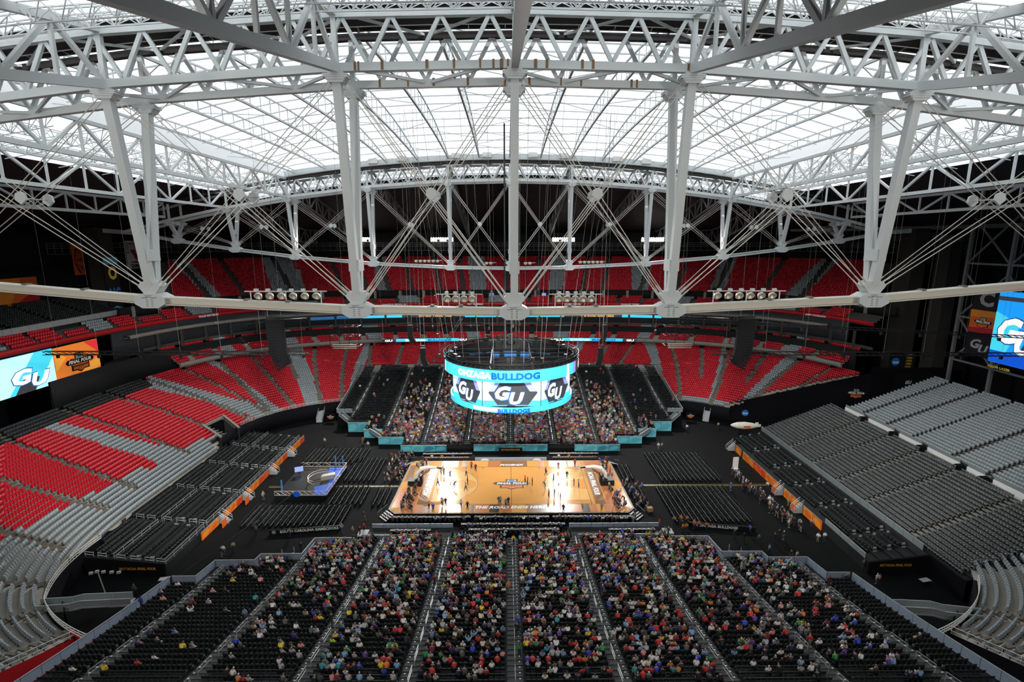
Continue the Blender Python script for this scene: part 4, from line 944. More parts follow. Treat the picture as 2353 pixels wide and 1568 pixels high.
for xr in (-53.8, -51.9):
    for j in range(5):
        nm = ('nearest', 'second', 'middle', 'fourth', 'farthest')[j]; y0, y1 = YB[j] + .8, YB[j + 1] - .8
        t = thing('long_bench', 'long black padded bench in the %s row of the left bleacher, %s bay' % ('upper' if xr < -53 else 'lower', nm), 'bench', (xr, (y0 + y1) / 2, zl(xr)), 'black benches of the left bleacher')
        boxo('seat', (xr, (y0 + y1) / 2, zl(xr) + .42), (.55, y1 - y0, .14), 'black_seat', t); boxo('backrest', (xr - .4, (y0 + y1) / 2, zl(xr) + .68), (.16, y1 - y0, .62), 'black_seat', t)
        for q in (y0 + .1, y1 - .1): boxo('side_panel', (xr - .1, q, zl(xr) + .35), (.7, .08, .7), 'print_grey', t)
        for xq in (xr + .9,):
            y = y0 + .3
            while y < y1 - .2: BLACK.append((xq, y, zl(xq), PI / 2)); y += .62
for xr, h in ((-56.9, .9), (-49.7, .9)):
    t = thing('guard_rail', 'pale handrail along the %s of the left bleacher' % {-56.9: 'middle walkway', -49.7: 'front edge'}[xr], 'railing', (xr, 0, zl(xr)))
    for j in range(5):
        for q in (.5, .95): bar('rail', (xr, YB[j] + .3, zl(xr) + q), (xr, YB[j + 1] - .6, zl(xr) + q), .05, .05, 'rail', t)
        for y in np.linspace(YB[j] + .3, YB[j + 1] - .6, 6): bar('post', (xr, y, zl(xr)), (xr, y, zl(xr) + .95), .05, .05, 'rail', t)
for yi, y in enumerate(YB[:-1]):
    for xi, xr in enumerate((-60.4, -58.6, -56, -54.0, -52.0, -50.4)):
        t = thing('step_rail', 'short pale step rail, %s aisle from the camera, %s rail up from the barrier' % (nth(yi + 1), nth(6 - xi)), 'railing', (xr, y + .35, zl(xr)), 'short aisle rails of the left bleacher')
        for q in (.45, .85): bar('rail', (xr - .6, y + .35, zl(xr) + q + .1), (xr + .6, y + .35, zl(xr) + q - .1), .06, .06, 'rail', t)
        for q in (-.6, .6): bar('post', (xr + q, y + .35, zl(xr)), (xr + q, y + .35, zl(xr) + .9), .05, .05, 'rail', t)
we = MB().add([(-60.6, -25.7, 0), (-49.4, -25.7, 0), (-49.4, -25.4, 0), (-60.6, -25.4, 0), (-60.6, -25.7, 3.1), (-49.4, -25.7, 1.9), (-49.4, -25.4, 1.9), (-60.6, -25.4, 3.1)], SEATF).build('wall_bleacher_end', 'drape'); we['kind'] = 'structure'
text('2017 NCAA FINAL FOUR', 5.2, .42, 'print_gold', we, frame((-53.2, -25.75, 1.25), (1, 0, 0), (0, 0, 1)), shear=.25, zo=.02)

# right side: benches, black chair stand, grey stand
def zr(x): return 1.6 + (x - 51) * (3.0 - 1.6) / 8.5 if x < 59.5 else 3.0 + (x - 59.5) * .39
RB = thing('stand_riser', 'black and grey riser of the right end stand', None, (66, -4, 0), kind='structure')
for x0 in np.arange(51, 59.4, 1.7): boxo('step', (x0 + .85, -4.5, zr(x0 + .8) / 2), (1.71, 43, zr(x0 + .8)), 'riser', RB)
xk = [59.5 + .775 * k for k in range(20)]
for x0 in xk: boxo('step', (x0 + .39, -4.2, zr(x0 + .39) / 2), (.78, 55, zr(x0 + .39)), 'riser', RB)
RA = [-31.2, -22, -12, -4.2, 3.4, 11.6, 21.6, 23.2]
RA = [-31.2, -22.0, -12.0, -4.3, 3.3, 11.5, 22.9]
for x0 in xk:
    for j in range(len(RA) - 1):
        y = RA[j] + .75
        while y < RA[j + 1] - .5: BLACK.append((x0 + .4, y, zr(x0 + .39), -PI / 2)); y += .5
for y in RA[1:-1]:
    b = MB()
    for x0 in xk: b.box((x0 + .39, y + .05, zr(x0 + .39) + .02), (.77, 1.1, .05)); b.box((x0 + .12, y + .05, zr(x0 + .39) + .09), (.2, 1.1, .16))
    b.build('aisle_steps', 'concrete', RB)
nmr = ('front', 'middle', 'back')
YR = [-24.5, -20, -11.5, -3.8, 3.8, 12, 20.5]
for q, xr in enumerate((53.2, 55.3, 57.4)):
    for j in range(len(YR) - 1):
        y0, y1 = YR[j] + .6, YR[j + 1] - .6; nm = ('nearest', 'second', 'third', 'fourth', 'fifth', 'farthest')[j]
        t = thing('long_bench', 'long black padded bench in the %s row below the right stand, %s bay' % (nmr[q], nm), 'bench', (xr, (y0 + y1) / 2, zr(xr)), 'black benches of the right stand')
        boxo('seat', (xr - .1, (y0 + y1) / 2, zr(xr) + .42), (.5, y1 - y0, .14), 'black_seat', t); boxo('backrest', (xr + .3, (y0 + y1) / 2, zr(xr) + .7), (.16, y1 - y0, .75), 'black_seat', t)
        for w_ in (y0 + .1, y1 - .1): boxo('side_panel', (xr + .1, w_, zr(xr) + .4), (.6, .08, .8), 'print_grey', t)
        y = y0 + .3
        while y < y1 - .2: BLACK.append((xr - 1.0, y, zr(xr - 1.), -PI / 2)); y += .66
fence('clear panel fence between the benches and the chairs of the right stand', [(59.3, -25), (59.3, 22.5)], lambda x, y: 2.95, 1.0, 'glass_clear')
fence('clear panel fence along the front edge of the right stand', [(51.1, -25), (51.1, -15.5)], lambda x, y: 1.6, .9, 'glass_clear')
GRY = []
for k in range(24):
    x0 = 77.4 + .78 * k; z = 9.2 + .30 * k; boxo('step', (x0 + .39, -11, z / 2), (.79, 62, z), 'concrete_dark', RB)
    ye = [-41.5, -31, -21.5, -14.6, -7.6, 1.2, 8.2, 15.2, 20]
    for j in range(len(ye) - 1):
        y = ye[j] + .8
        while y < ye[j + 1] - .4: GRY.append((x0 + .25, y, z, -PI / 2)); y += .54
    if k % 1 == 0:
        for y in ye[1:-1]: boxo('aisle_step', (x0 + .3, y + .15, z + .05), (.5, .9, .12), 'concrete', RB)
g = np.array(GRY); tag(place(bpy.data.objects.new('grey_chairs', stamp('grey_chairs', SEATV, SEATF, g[:, :3], g[:, 3], 'grey'))), 'rows of grey seats on the upper right stand behind the white wall', 'seat', kind='stuff')
ww = thing('stand_parapet', 'low white wall with stair gaps between black and grey seats', None, (76, -5, 8.5), kind='structure')
boxo('walkway', (76.2, -11, 4.15), (2.4, 62, 8.3), 'concrete_dark', ww)
for j, (y0, y1) in enumerate(((13.8, 20), (5.2, 12.4), (-1.8, 3.7), (-9.9, -3.2), (-14.6, -11.4), (-21.2, -16.1), (-29.6, -22.6), (-41, -31.2))):
    boxo('wall_panel', (76.9, (y0 + y1) / 2, 8.9), (.25, y1 - y0, 1.3), 'white', ww); boxo('glass_rail', (76.9, (y0 + y1) / 2, 9.85), (.06, y1 - y0, .6), 'glass_clear', ww)
for j, y in enumerate((13.2, 4.4, -2.5, -10.7, -15.3)):
    MB().prism([(-.6, -.5), (.6, -.5), (.6, .55), (.35, .75), (-.35, .75), (-.6, .55)], -.5, .5, frame((76.1, y, 8.85), (0, -1, 0), (0, 0, 1))).build('speaker_block', 'speaker', None)
    o = bpy.context.scene.collection.objects[-1]; tag(o, 'black box speaker on the white wall of the right stand, %s from the back' % ('first', 'second', 'third', 'fourth', 'fifth')[j], 'speaker', 'box speakers on the right stand wall')
# end drapes of the right stand
we = MB().add([(50.9, -26.2, 0), (59.6, -26.2, 0), (59.6, -25.9, 0), (50.9, -25.9, 0), (50.9, -26.2, 1.9), (59.6, -26.2, 3.0), (59.6, -25.9, 3.0), (50.9, -25.9, 1.9)], SEATF).build('wall_right_end', 'drape'); we['kind'] = 'structure'
text('2017 NCAA FINAL FOUR', 4.6, .42, 'print_gold', we, frame((54.6, -26.25, 1.5), (1, 0, 0), (0, 0, 1)), shear=.25, zo=.02)
we = MB().add([(59.4, -32, 0), (80, -32, 0), (80, -31.7, 0), (59.4, -31.7, 0), (59.4, -32, 3.1), (80, -32, 11), (80, -31.7, 11), (59.4, -31.7, 3.1)], SEATF).build('wall_right_drape', 'drape'); we['kind'] = 'structure'
text('FOUR', 4.2, 1.3, 'print_gold', we, frame((66.3, -32.05, 2.2), (1, 0, 0), (0, 0, 1)), shear=.25, zo=.02)
boxo('wall_right_side', (59.45, -29, 1.5), (.2, 6, 3.0), 'drape')['kind'] = 'structure'

# floor chairs, rows along y
def block(x0, x1, y0, y1, an, px=.95, py=.48, skew=0):
    x = x0
    while x < x1:
        y = y0 + skew * (x - x0)
        while y < y1: BLACK.append((x, y, 0., an)); y += py
        x += px
block(-44.5, -32, 11.2, 18.8, PI / 2); block(-33, -26.5, 3.0, 13.4, PI / 2); block(-33, -26.8, -6.2, .2, PI / 2); block(-45, -28.8, -13.2, -6.9, PI / 2); block(-25, -22.4, -6.5, -.5, PI / 2, 1.0)
block(30, 42, 2.6, 15.8, -PI / 2); block(28, 40.5, -12.6, -.2, -PI / 2); block(22.6, 25, 3.5, 9.6, -PI / 2, .9); block(22.8, 25.4, -6.5, -.5, -PI / 2, .9)
a = np.array([c[:4] for c in near_rest] + [c[:4] for c in BLACK] ); b2 = np.array([c[:4] for c in FAR_CH])
rs = a[:, 0] > 59; gl = stamp('right_stand_chairs', CHV, CHF, a[rs][:, :3], a[rs][:, 3], 'black_gloss_lit'); tag(place(bpy.data.objects.new('right_stand_chairs', gl)), 'rows of glossy black chairs, highlights lightened into their colour, on the right end stand', 'chair', kind='stuff'); a = a[~rs]
m1 = stamp('black_chairs', CHV, CHF, a[:, :3], a[:, 3], 'black_seat')
tag(place(bpy.data.objects.new('black_chairs', m1)), 'remaining rows of black chairs on floor, near stand and end stands', 'chair', kind='stuff')
m2 = stamp('far_stand_chairs', CHV2, CHF2, b2[:, :3], b2[:, 3], 'black_seat'); tag(place(bpy.data.objects.new('far_stand_chairs', m2)), 'dense rows of small black chairs on the far stand', 'chair', kind='stuff')
# ---------------------------------------------------------------- court
CT = thing('basketball_court', 'raised basketball court with orange maple floor and printed borders', 'court', (0, 0, 0))
plat = [(-21.3, -8.9), (-19.9, -10.4), (19.9, -10.4), (21.3, -8.9), (20.9, 9.4), (20.1, 10.6), (-20.1, 10.6), (-20.9, 9.4)]
MB().prism([(x * 1.012, y * 1.02) for x, y in plat], 0, .87).build('platform', 'print_black', CT)
FBD = MB().prism(plat, .87, .9).build('floor_boards', 'wood', CT)
I4 = Matrix.Identity(4)
def cflat(name, poly, m, z): return flat(name, poly, m, FBD, I4, z)
def rect(x0, y0, x1, y1): return [(x0, y0), (x1, y0), (x1, y1), (x0, y1)]
z1 = .906; zc = .912; z2 = .918; z3 = .924
# apron panels of stained wood, hard-edged patchwork
for (x0, x1, m) in ((-19.6, -15.8, 'wood_red'), (-15.8, -14, 'wood_brown'), (-12.6, -10.6, 'wood_red'), (-10.6, -8.8, 'wood_dark'), (-7.2, -6.6, 'wood_dark'), (-6.5, -3.9, 'wood_red'), (-3.9, -2.2, 'wood_dark'), (-2.2, 0, 'wood_red'), (2.6, 4.6, 'wood_brown'), (4.6, 6.2, 'wood_dark'), (6.2, 10, 'wood_red'), (10, 12.2, 'wood_red'), (12.3, 13.7, 'wood_dark'), (13.7, 15, 'wood_red'), (16.2, 19.6, 'wood_red')): cflat('apron_panel', rect(x0, -10.35, x1, -7.75), m, z1)
for (x0, x1, m) in ((-19.6, -17, 'wood_brown'), (-14.4, -12.6, 'wood_red'), (-12.4, -11, 'wood_brown'), (-10.2, -9.2, 'wood_brown'), (-4.8, -2.2, 'wood_red'), (-2.2, 3.4, 'wood_brown'), (5.6, 7, 'wood_red'), (8, 11.6, 'wood_brown'), (12, 14.2, 'wood_red'), (15.4, 19.4, 'wood_red')): cflat('apron_panel', rect(x0, 7.75, x1, 10.5), m, z1)
for s in (-1, 1):
    cflat('apron_panel', [(s * x, y) for x, y in rect(15.0, -7.6, 16.9, 7.6)][::s], 'wood_brown', z1); cflat('apron_panel', [(s * x, y) for x, y in rect(17.1, -7.6, 18.7, 7.6)][::s], 'wood_red', z1)
    cflat('apron_panel', [(s * x, y) for x, y in ((18.9, -8.6), (21.1, -8.6), (21.0, -2.5), (19.6, -1.2))][::s], 'wood_red', z1)
    cflat('apron_panel', [(s * x, y) for x, y in ((19.4, 2.5), (20.9, 1.0), (20.8, 8.5), (19.7, 8.5))][::s], 'wood_brown' if s < 0 else 'wood_red', z1)
    # pale area inside the three-point line and the darker lane
    arc = [(14.32, -6.3)] + [(s2 * 1., 0) for s2 in ()]
    P = [(14.25, -6.32)]; c = 14.325 - 1.6; R = 6.32
    P += [(c + R * math.cos(t), R * math.sin(t)) for t in np.linspace(-PI / 2, -3 * PI / 2, 26)] + [(14.25, 6.32)]
    cflat('three_point_area', [(s * x, y) for x, y in P][::-s], 'wood_light', z1)
    lane = rect(8.5, -1.83, 14.25, 1.83); cflat('lane', [(s * x, y) for x, y in lane][::s], 'wood', zc)
    P2 = [(8.5 + 1.83 * math.cos(t), 1.83 * math.sin(t)) for t in np.linspace(PI / 2, 3 * PI / 2, 16)]; cflat('free_throw_circle', [(s * x, y) for x, y in P2][::s], 'wood', zc)
    ln = MB(); path = [(s * x, y, z2) for x, y in P]
    for i in range(len(path) - 1): ln.bar(path[i], path[i + 1], .08, .006)
    ln.bar((s * 14.325, -7.62, z2), (s * 14.325, 7.62, z2), .08, .006); ln.bar((s * 8.5, -1.83, z2), (s * 14.3, -1.83, z2), .06, .006); ln.bar((s * 8.5, 1.83, z2), (s * 14.3, 1.83, z2), .06, .006); ln.bar((s * 8.5, -1.83, z2), (s * 8.5, 1.83, z2), .06, .006)
    ln.build('line', 'wood_dark', FBD)
    text('NCAA FINAL FOUR', 9.4, 1.05, 'print_white', FBD, frame((s * 15.95, .4, z2), (0, -s, 0), (s, 0, 0)), shear=.25, label='white end-line lettering')
ln = MB(); ln.bar((0, -7.62, z2), (0, 7.62, z2), .07, .006)
for y in (-7.62, 7.62): ln.bar((-14.3, y, z2), (14.3, y, z2), .07, .006)
for x in (-5.8, 5.8): ln.bar((x, 7.62, z2), (x, 6.6, z2), .07, .006)
ln.build('line', 'wood_dark', FBD)
text('THE ROAD ENDS HERE', 12.6, .95, 'print_white', FBD, frame((-.1, -8.65, z2), (1, 0, 0), (0, 1, 0)), shear=.25)
text('PHOENIX', 5.0, .85, 'print_white', FBD, frame((.2, 8.55, z2), (1, 0, 0), (0, 1, 0)), shear=.25)
final_four(FBD, frame((.1, .3, z1), (1, 0, 0), (0, 1, 0)), 7.4, .004)
# hoops
for s, nm in ((-1, 'left'), (1, 'right')):
    H = thing('basketball_hoop', 'white-armed portable basketball hoop at the %s end of the court' % nm, 'basketball hoop', (s * 17.2, .0, .9), 'basketball hoops')
    MB().box((s * 18.4, 0, 1.45), (2.6, 1.7, 1.1)).box((s * 17.2, 0, 2.1), (.5, 1.3, 1.6)).build('padded_base', 'print_black', H)
    MB().tube([(s * 18.2, 0, 1.6), (s * 18.1, 0, 3.1), (s * 17.2, 0, 4.15), (s * 15.9, 0, 4.45), (s * 14.2, 0, 4.4)], [.28, .34, .42, .34, .2], 6).build('arm', 'white', H)
    bb = MB(); bb.box((s * 13.1, 0, 4.45), (.05, 1.83, 1.07)); bbo = bb.build('backboard', 'glass_clear', H)
    fr = MB()
    for a, b in (((-.92, -.54), (.92, -.54)), ((.92, -.54), (.92, .54)), ((.92, .54), (-.92, .54)), ((-.92, .54), (-.92, -.54)), ((-.3, -.2), (.3, -.2)), ((.3, -.2), (.3, .25)), ((.3, .25), (-.3, .25)), ((-.3, .25), (-.3, -.2))): fr.bar((s * 13.07, a[0], 4.45 + a[1]), (s * 13.07, b[0], 4.45 + b[1]), .06)
    fr.build('backboard_frame', 'white', bbo); bar('board_mount', (s * 14.3, 0, 4.4), (s * 13.1, 0, 4.3), .3, .3, 'print_black', H)
    rmo = MB().tube([(s * 12.68 + .23 * math.cos(t), .23 * math.sin(t), 3.95) for t in np.linspace(0, 2 * PI, 17)], .02, 5).build('rim', 'orange_a', H)
    nt = MB()
    for k in range(10):
        t = 2 * PI * k / 10; nt.bar((s * 12.68 + .22 * math.cos(t), .22 * math.sin(t), 3.93), (s * 12.68 + .13 * math.cos(t + .5), .13 * math.sin(t + .5), 3.5), .02)
    nt.build('net', 'white', rmo); MB().tube([(s * 18.6, -.5, 1.9), (s * 15.6, -.35, 3.9)], .08, 5).build('brace', 'print_black', H); MB().tube([(s * 18.6, .5, 1.9), (s * 15.6, .35, 3.9)], .08, 5).build('brace', 'print_black', H)
# stairs up to the court
for sx in (-1, 1):
    for sy, nm in ((-1, 'near'), (1, 'far')):
        t = thing('court_stairs', 'small black stairs with pale edges at the %s %s corner of the court' % (nm, 'left' if sx < 0 else 'right'), 'stairs', (sx * 22, sy * 10.4, 0), 'stairs to the court')
        d = Vector((sx * .72, sy * .7, 0)); base = Vector((sx * 20.9, sy * 9.9, 0)); an = math.atan2(d.y, d.x)
        for k in range(4):
            c = base + d * (.4 * k + .3); boxo('tread', (c.x, c.y, .36 - .09 * k + .0), (.4, 2.2, .72 - .18 * k), 'print_black', t, an); boxo('nosing', (c.x, c.y, .735 - .18 * k), (.08, 2.2, .02), 'rail', t, an)
        for q in (-1.15, 1.15):
            o_ = Vector((-d.y, d.x, 0)).normalized() * q; bar('handrail', base + o_ + Vector((0, 0, 1.8)), base + o_ + d * 1.9 + Vector((0, 0, 1.0)), .06, .06, 'rail', t)
# courtside tables
def table_row(label, x0, x1, y, z, m='print_black', depth=.6, n=None):
    T = thing('press_table', label, 'table', ((x0 + x1) / 2, y, z)); n = n or max(1, int((x1 - x0) / 2.4))
    boxo('table_top', ((x0 + x1) / 2, y, z + .75), (x1 - x0, depth, .05), 'black_seat', T); boxo('skirt', ((x0 + x1) / 2, y + depth / 2, z + .37), (x1 - x0, .04, .72), m, T)
    it = MB()
    for k in range(int((x1 - x0) / .75)):
        if rng.random() < .75: it.box((x0 + .4 + k * .75 + rng.uniform(-.2, .2), y + rng.uniform(-.15, .15), z + .82), (rng.uniform(.2, .36), rng.uniform(.15, .28), rng.uniform(.03, .16)), rng.uniform(0, 1))
    it.build('papers', 'offwhite', T); return T
PRESS = []
for (nm, x0, x1, y, z) in (('left of the front press row', -20.5, -7, -11.5, 0), ('middle of the front press row', -6.4, 6.4, -11.5, 0), ('right of the front press row', 7, 20.5, -11.5, 0), ('centre of the second press row', -8.4, 8.8, -14.3, .35), ('centre of the third press row', -7, 7.6, -16.3, .6), ('raised left platform', -19.5, -13, -16.6, .7), ('raised right platform', 15.5, 23, -16.6, .7)):
    table_row('long dark press table covered with papers, ' + nm, x0, x1, y, z)
    n = int((x1 - x0) / .8)
    for k in range(n): PRESS.append((x0 + .4 + k * .8, y - .75, z))
for (nm, x0, x1, s) in (('far left', -19.2, -8.5, -1), ('far right', 8.5, 19.2, 1)):
    T = table_row('long black scorer table with team crests, ' + nm, x0, x1, 13.6, .5, 'print_black', .7)
    bl = thing('ball_rack', 'row of orange basketballs along the %s bench' % nm, 'ball rack', ((x0 + x1) / 2, 12.3, 0))
    boxo('shelf', ((x0 + x1) / 2, 12.35, .9), (x1 - x0 - 1, .35, .06), 'print_black', bl)
    for q in (x0 + .6, (x0 + x1) / 2, x1 - .6): boxo('leg', (q, 12.35, .45), (.06, .3, .9), 'print_black', bl)
    for k in range(17):
        o = MB().lathe([(.001, -.13), (.09, -.09), (.125, 0), (.09, .09), (.001, .13)], 8).build('basketball', 'ball', None, Matrix.Translation((x0 + .9 + k * (x1 - x0 - 1.8) / 16, 12.35, 1.06))); tag(o, 'orange basketball, %s from the left in the row at the %s bench' % (nth(k + 1), nm), 'ball', 'basketballs on the %s rack' % nm)
    for (xx, m) in ((x0 + 2, 'print_white'), (x0 + 4.2, 'print_gold'), (x0 + 6.6, 'print_blue')): disc('crest', .3, m, T, frame((xx, 13.22, .95), (1, 0, 0), (0, 0, 1)), .02, sy=.7)
scr = thing('scorer_display', 'low grey digital scorer display at the middle of the far sideline', 'display', (0, 11.6, 0)); boxo('cabinet', (0, 11.75, .55), (15.4, .3, 1.1), 'print_grey', scr)
for x in (-5.6, 5.6): disc('crest', .9, 'print_white', scr, frame((x, 11.58, .6), (1, 0, 0), (0, 0, 1)), .02, sy=.45)
for x in (-3.6, 3.6): flat('chevron', [(x - .3, .85), (x, .6), (x - .3, .3), (x, .3), (x + .3, .6), (x, .85)], 'cyan_light', scr, frame((0, 11.58, 0), (1, 0, 0), (0, 0, 1)), .02)
# yellow cable ramps on the floor
for nm, x0, x1 in (('left', -47, -21.8), ('right', 25.8, 50)):
    t = thing('cable_ramp', 'yellow and black cable ramp crossing the floor %s of the court' % nm, 'cable ramp', ((x0 + x1) / 2, 1.05, 0)); n = int((x1 - x0) / 1.2)
    for k in range(n): boxo('ramp_piece', (x0 + (k + .5) * 1.2, 1.05, .03), (1.16, .36, .06), 'print_black', t)
    for q in (-.24, .24): boxo('edge_tape', ((x0 + x1) / 2, 1.05 + q, .02), (x1 - x0, .035, .03), 'yellow', t)
# lettering boards on the floor
sg_ = thing('floor_banner', 'black board with white team lettering lying by the left floor seats', 'banner', (-33.8, -14.5, 0)); MB().add([(-39.4, -15.4, 0), (-28.3, -14.0, 0), (-28.4, -13.8, 0), (-39.5, -15.2, 0), (-39.4, -15.4, .75), (-28.3, -14.0, .75), (-28.4, -13.8, .75), (-39.5, -15.2, .75)], SEATF).build('board', 'print_black', sg_)
text('SOUTH CAROLINA GAMECOCKS', 9.2, .5, 'print_white', sg_, frame((-33.2, -14.63, .4), (11.1, 1.4, 0), (0, 0, 1)), zo=.02); disc('crest', .32, 'print_grey', sg_, frame((-38.7, -15.32, .4), (11.1, 1.4, 0), (0, 0, 1)), .02)
sg_ = thing('floor_banner', 'black board with white team lettering lying by the right floor seats', 'banner', (34.5, -14.2, 0)); MB().add([(29.2, -13.5, 0), (40, -15.2, 0), (40.1, -15, 0), (29.3, -13.3, 0), (29.2, -13.5, .75), (40, -15.2, .75), (40.1, -15, .75), (29.3, -13.3, .75)], SEATF).build('board', 'print_black', sg_)
text('GONZAGA BULLDOGS', 6.6, .5, 'print_white', sg_, frame((34.0, -14.28, .4), (10.8, -1.7, 0), (0, 0, 1)), zo=.02)

# ---------------------------------------------------------------- orange walls
def colour_wall(label, pts, h, mats, nrm_off, base=0., cat='barrier', thick=.12, sub=True):
    T = thing('barrier_wall', label, cat, (pts[0][0], pts[0][1], base))
    for i in range(len(pts) - 1):
        a, b = Vector(pts[i]), Vector(pts[i + 1]); n = max(1, int(round((b - a).length / 2.4))); d = (b - a).normalized(); nr = Vector((d.y, -d.x)) * nrm_off
        for k in range(n):
            p, q = a + (b - a) * (k / n), a + (b - a) * ((k + .985) / n); m = mats[(k + i) % len(mats)]; t = nr * thick
            MB().add([(p.x, p.y, base), (q.x, q.y, base), (q.x - t.x, q.y - t.y, base), (p.x - t.x, p.y - t.y, base), (p.x, p.y, base + h), (q.x, q.y, base + h), (q.x - t.x, q.y - t.y, base + h), (p.x - t.x, p.y - t.y, base + h)], SEATF).build('wall_panel', m, T)
            if sub:
                L = (q - p).length; F = frame((p.x + nr.x * .02, p.y + nr.y * .02, base), (d.x, d.y, 0) if nrm_off > 0 else (-d.x, -d.y, 0), (0, 0, 1)); sgn = 1 if nrm_off > 0 else -1
                sh = [(0, h * .1), (sgn * L * .55, h * .15), (sgn * L * .95, h * .55), (sgn * L * .6, h * .9), (sgn * L * .15, h * .7)]
                flat('wall_print', sh if sgn > 0 else sh[::-1], mats[(k + i + 1) % len(mats)], T, F, .01)
        for kx in (0, 1):
            pass
        bar('top_rail', (a.x, a.y, base + h + .05), (b.x, b.y, base + h + .05), .08, .08, 'rail', T)
    return T
OR = ('orange_a', 'orange_b', 'orange_a', 'orange_c')
for nm, y0, y1 in (('nearest', -17, -12.2), ('second', -10.6, -4.5), ('third', -2.8, 6.2), ('fourth', 7.6, 15.0), ('farthest', 16.4, 24.4)): colour_wall('orange and yellow printed barrier of the left bleacher, %s length' % nm, [(-49.3, y0), (-49.3, y1)], 1.35, OR, 1)
for nm, y0, y1 in (('nearest', -15, -9.8), ('second', -8.3, -3.4), ('third', -1.8, 13.4), ('farthest', 14.2, 17)): colour_wall('orange and red printed barrier of the right stand, %s length' % nm, [(50.9, y0), (50.9, y1)], 1.6, OR, -1)
def small_stairs(label, x, y, s, h, m='rail'):
    t = thing('steps', label, 'stairs', (x, y, 0), 'steps through the orange barriers')
    for k in range(5): boxo('tread', (x + s * (.3 * k + .1), y, h * (1 - k / 5) / 2), (.3, 1.1, h * (1 - k / 5)), 'print_grey', t)
    for q in (-.6, .6): bar('handrail', (x, y + q, h + .9), (x + s * 1.6, y + q, 1.0), .06, .06, m, t); bar('handrail', (x, y + q, h + .45), (x + s * 1.6, y + q, .55), .05, .05, m, t); bar('post', (x + s * 1.6, y + q, 0), (x + s * 1.6, y + q, 1.0), .06, .06, m, t)
for nm, y in (('nearest', -11.4), ('second', -3.6), ('third', 6.9), ('farthest', 15.7)): small_stairs('metal steps through the left orange barrier, %s gap' % nm, -49.4, y, 1, 1.25)
for nm, y in (('nearest', -9.0), ('second', -2.6), ('farthest', 18)): small_stairs('metal steps through the right orange barrier, %s gap' % nm, 51, y, -1, 1.6)
for nm, y0, y1, s, x in (('nearest left', -12.2, -11.9, 1, -48.0), ('second left', -4.6, -4.4, 1, -48), ('near right', -8.3, -8.1, -1, 49.6), ('far right', -1.8, -1.6, -1, 49.6)):
    colour_wall('short orange return panel beside the steps, %s' % nm, [(x, y0 - 1.2), (x, y0)], 1.35, ('orange_a',), s, sub=False)
# cyan walls of the far stand
CY = ('cyan_wall', 'cyan_light', 'cyan_wall', 'cyan_dark')
for sx, nm in ((-1, 'left'), (1, 'right')):
    for i, (xa, xb, y, h) in enumerate(((8.3, 25, 18.5, 1.9), (25, 31, 21.9, 2.2), (31, 35.5, 25.9, 2.6), (35.5, 40.5, 29.9, 2.9))):
        if i == 0: pts = [(sx * 14.5, 17.6), (sx * 24.9, 17.6)]
        else: pts = [(sx * xa, y), (sx * xb, y)]
        colour_wall('cyan printed wall at the front of the far stand, %s side, step %d from the court' % (nm, i + 1), pts if sx > 0 else pts[::-1], h - .4, CY, 1, .0, thick=.1)
    t = fence('pale metal fence down the %s edge of the far stand' % nm, [(sx * 44.7, 61), (sx * 44.7, 34.5), (sx * 40.6, 34.5)], lambda x, y: zs(max(0, y - 18.4)), 1.0, 'glass_clear')
colour_wall('long cyan wall across the middle front of the far stand', [(-8.4, 17.8), (8.4, 17.8)], 1.5, CY, 1)
g = thing('gold_sign', 'dark board with gold lettering at the middle front of the far stand', 'sign', (0, 16.6, 0)); boxo('board', (0, 16.8, .75), (5.2, .2, 1.1), 'print_black', g); text('2017 NCAA FINAL FOUR', 4.2, .4, 'print_gold', g, frame((0, 16.68, .8), (1, 0, 0), (0, 0, 1)), zo=.02)
boxo('drape_skirt', (-38, 34.2, 1.4), (13, .15, 2.8), 'drape'); tag(COL.objects[-1], 'black drape under the left wing of the far stand', 'drape')
boxo('drape_skirt', (38, 34.2, 1.4), (13, .15, 2.8), 'drape'); tag(COL.objects[-1], 'black drape under the right wing of the far stand', 'drape')
# pale blue fronts of the near platforms
for nm, x0, x1 in (('left', -22.9, -9.6), ('right', 9.4, 24.2)):
    fence('pale blue panel wall in front of the near stand, %s of the press rows' % nm, [(x0, -14.6), (x1, -14.6)], lambda x, y: .15, 1.15, 'glass_panel'); 
    fence('pale blue panel wall behind the %s press platform' % nm, [(x0 + 1, -18.0), (x1 - 5 if x0 < 0 else x1 - 1, -18.0)], lambda x, y: .5, .95, 'glass_panel')
    boxo('platform', ((x0 + x1) / 2, -16.4, .35), (x1 - x0 - .2, 3.4, .7), 'riser'); tag(COL.objects[-1], 'low black press platform at the front of the near stand, %s' % nm, 'platform')
    boxo('platform_steps', (x0 - 1.2 if x0 < 0 else x1 + 1.2, -15.6, .25), (1.6, 1.6, .5), 'print_grey'); tag(COL.objects[-1], 'grey steps at the outer end of the %s press platform' % nm, 'stairs')

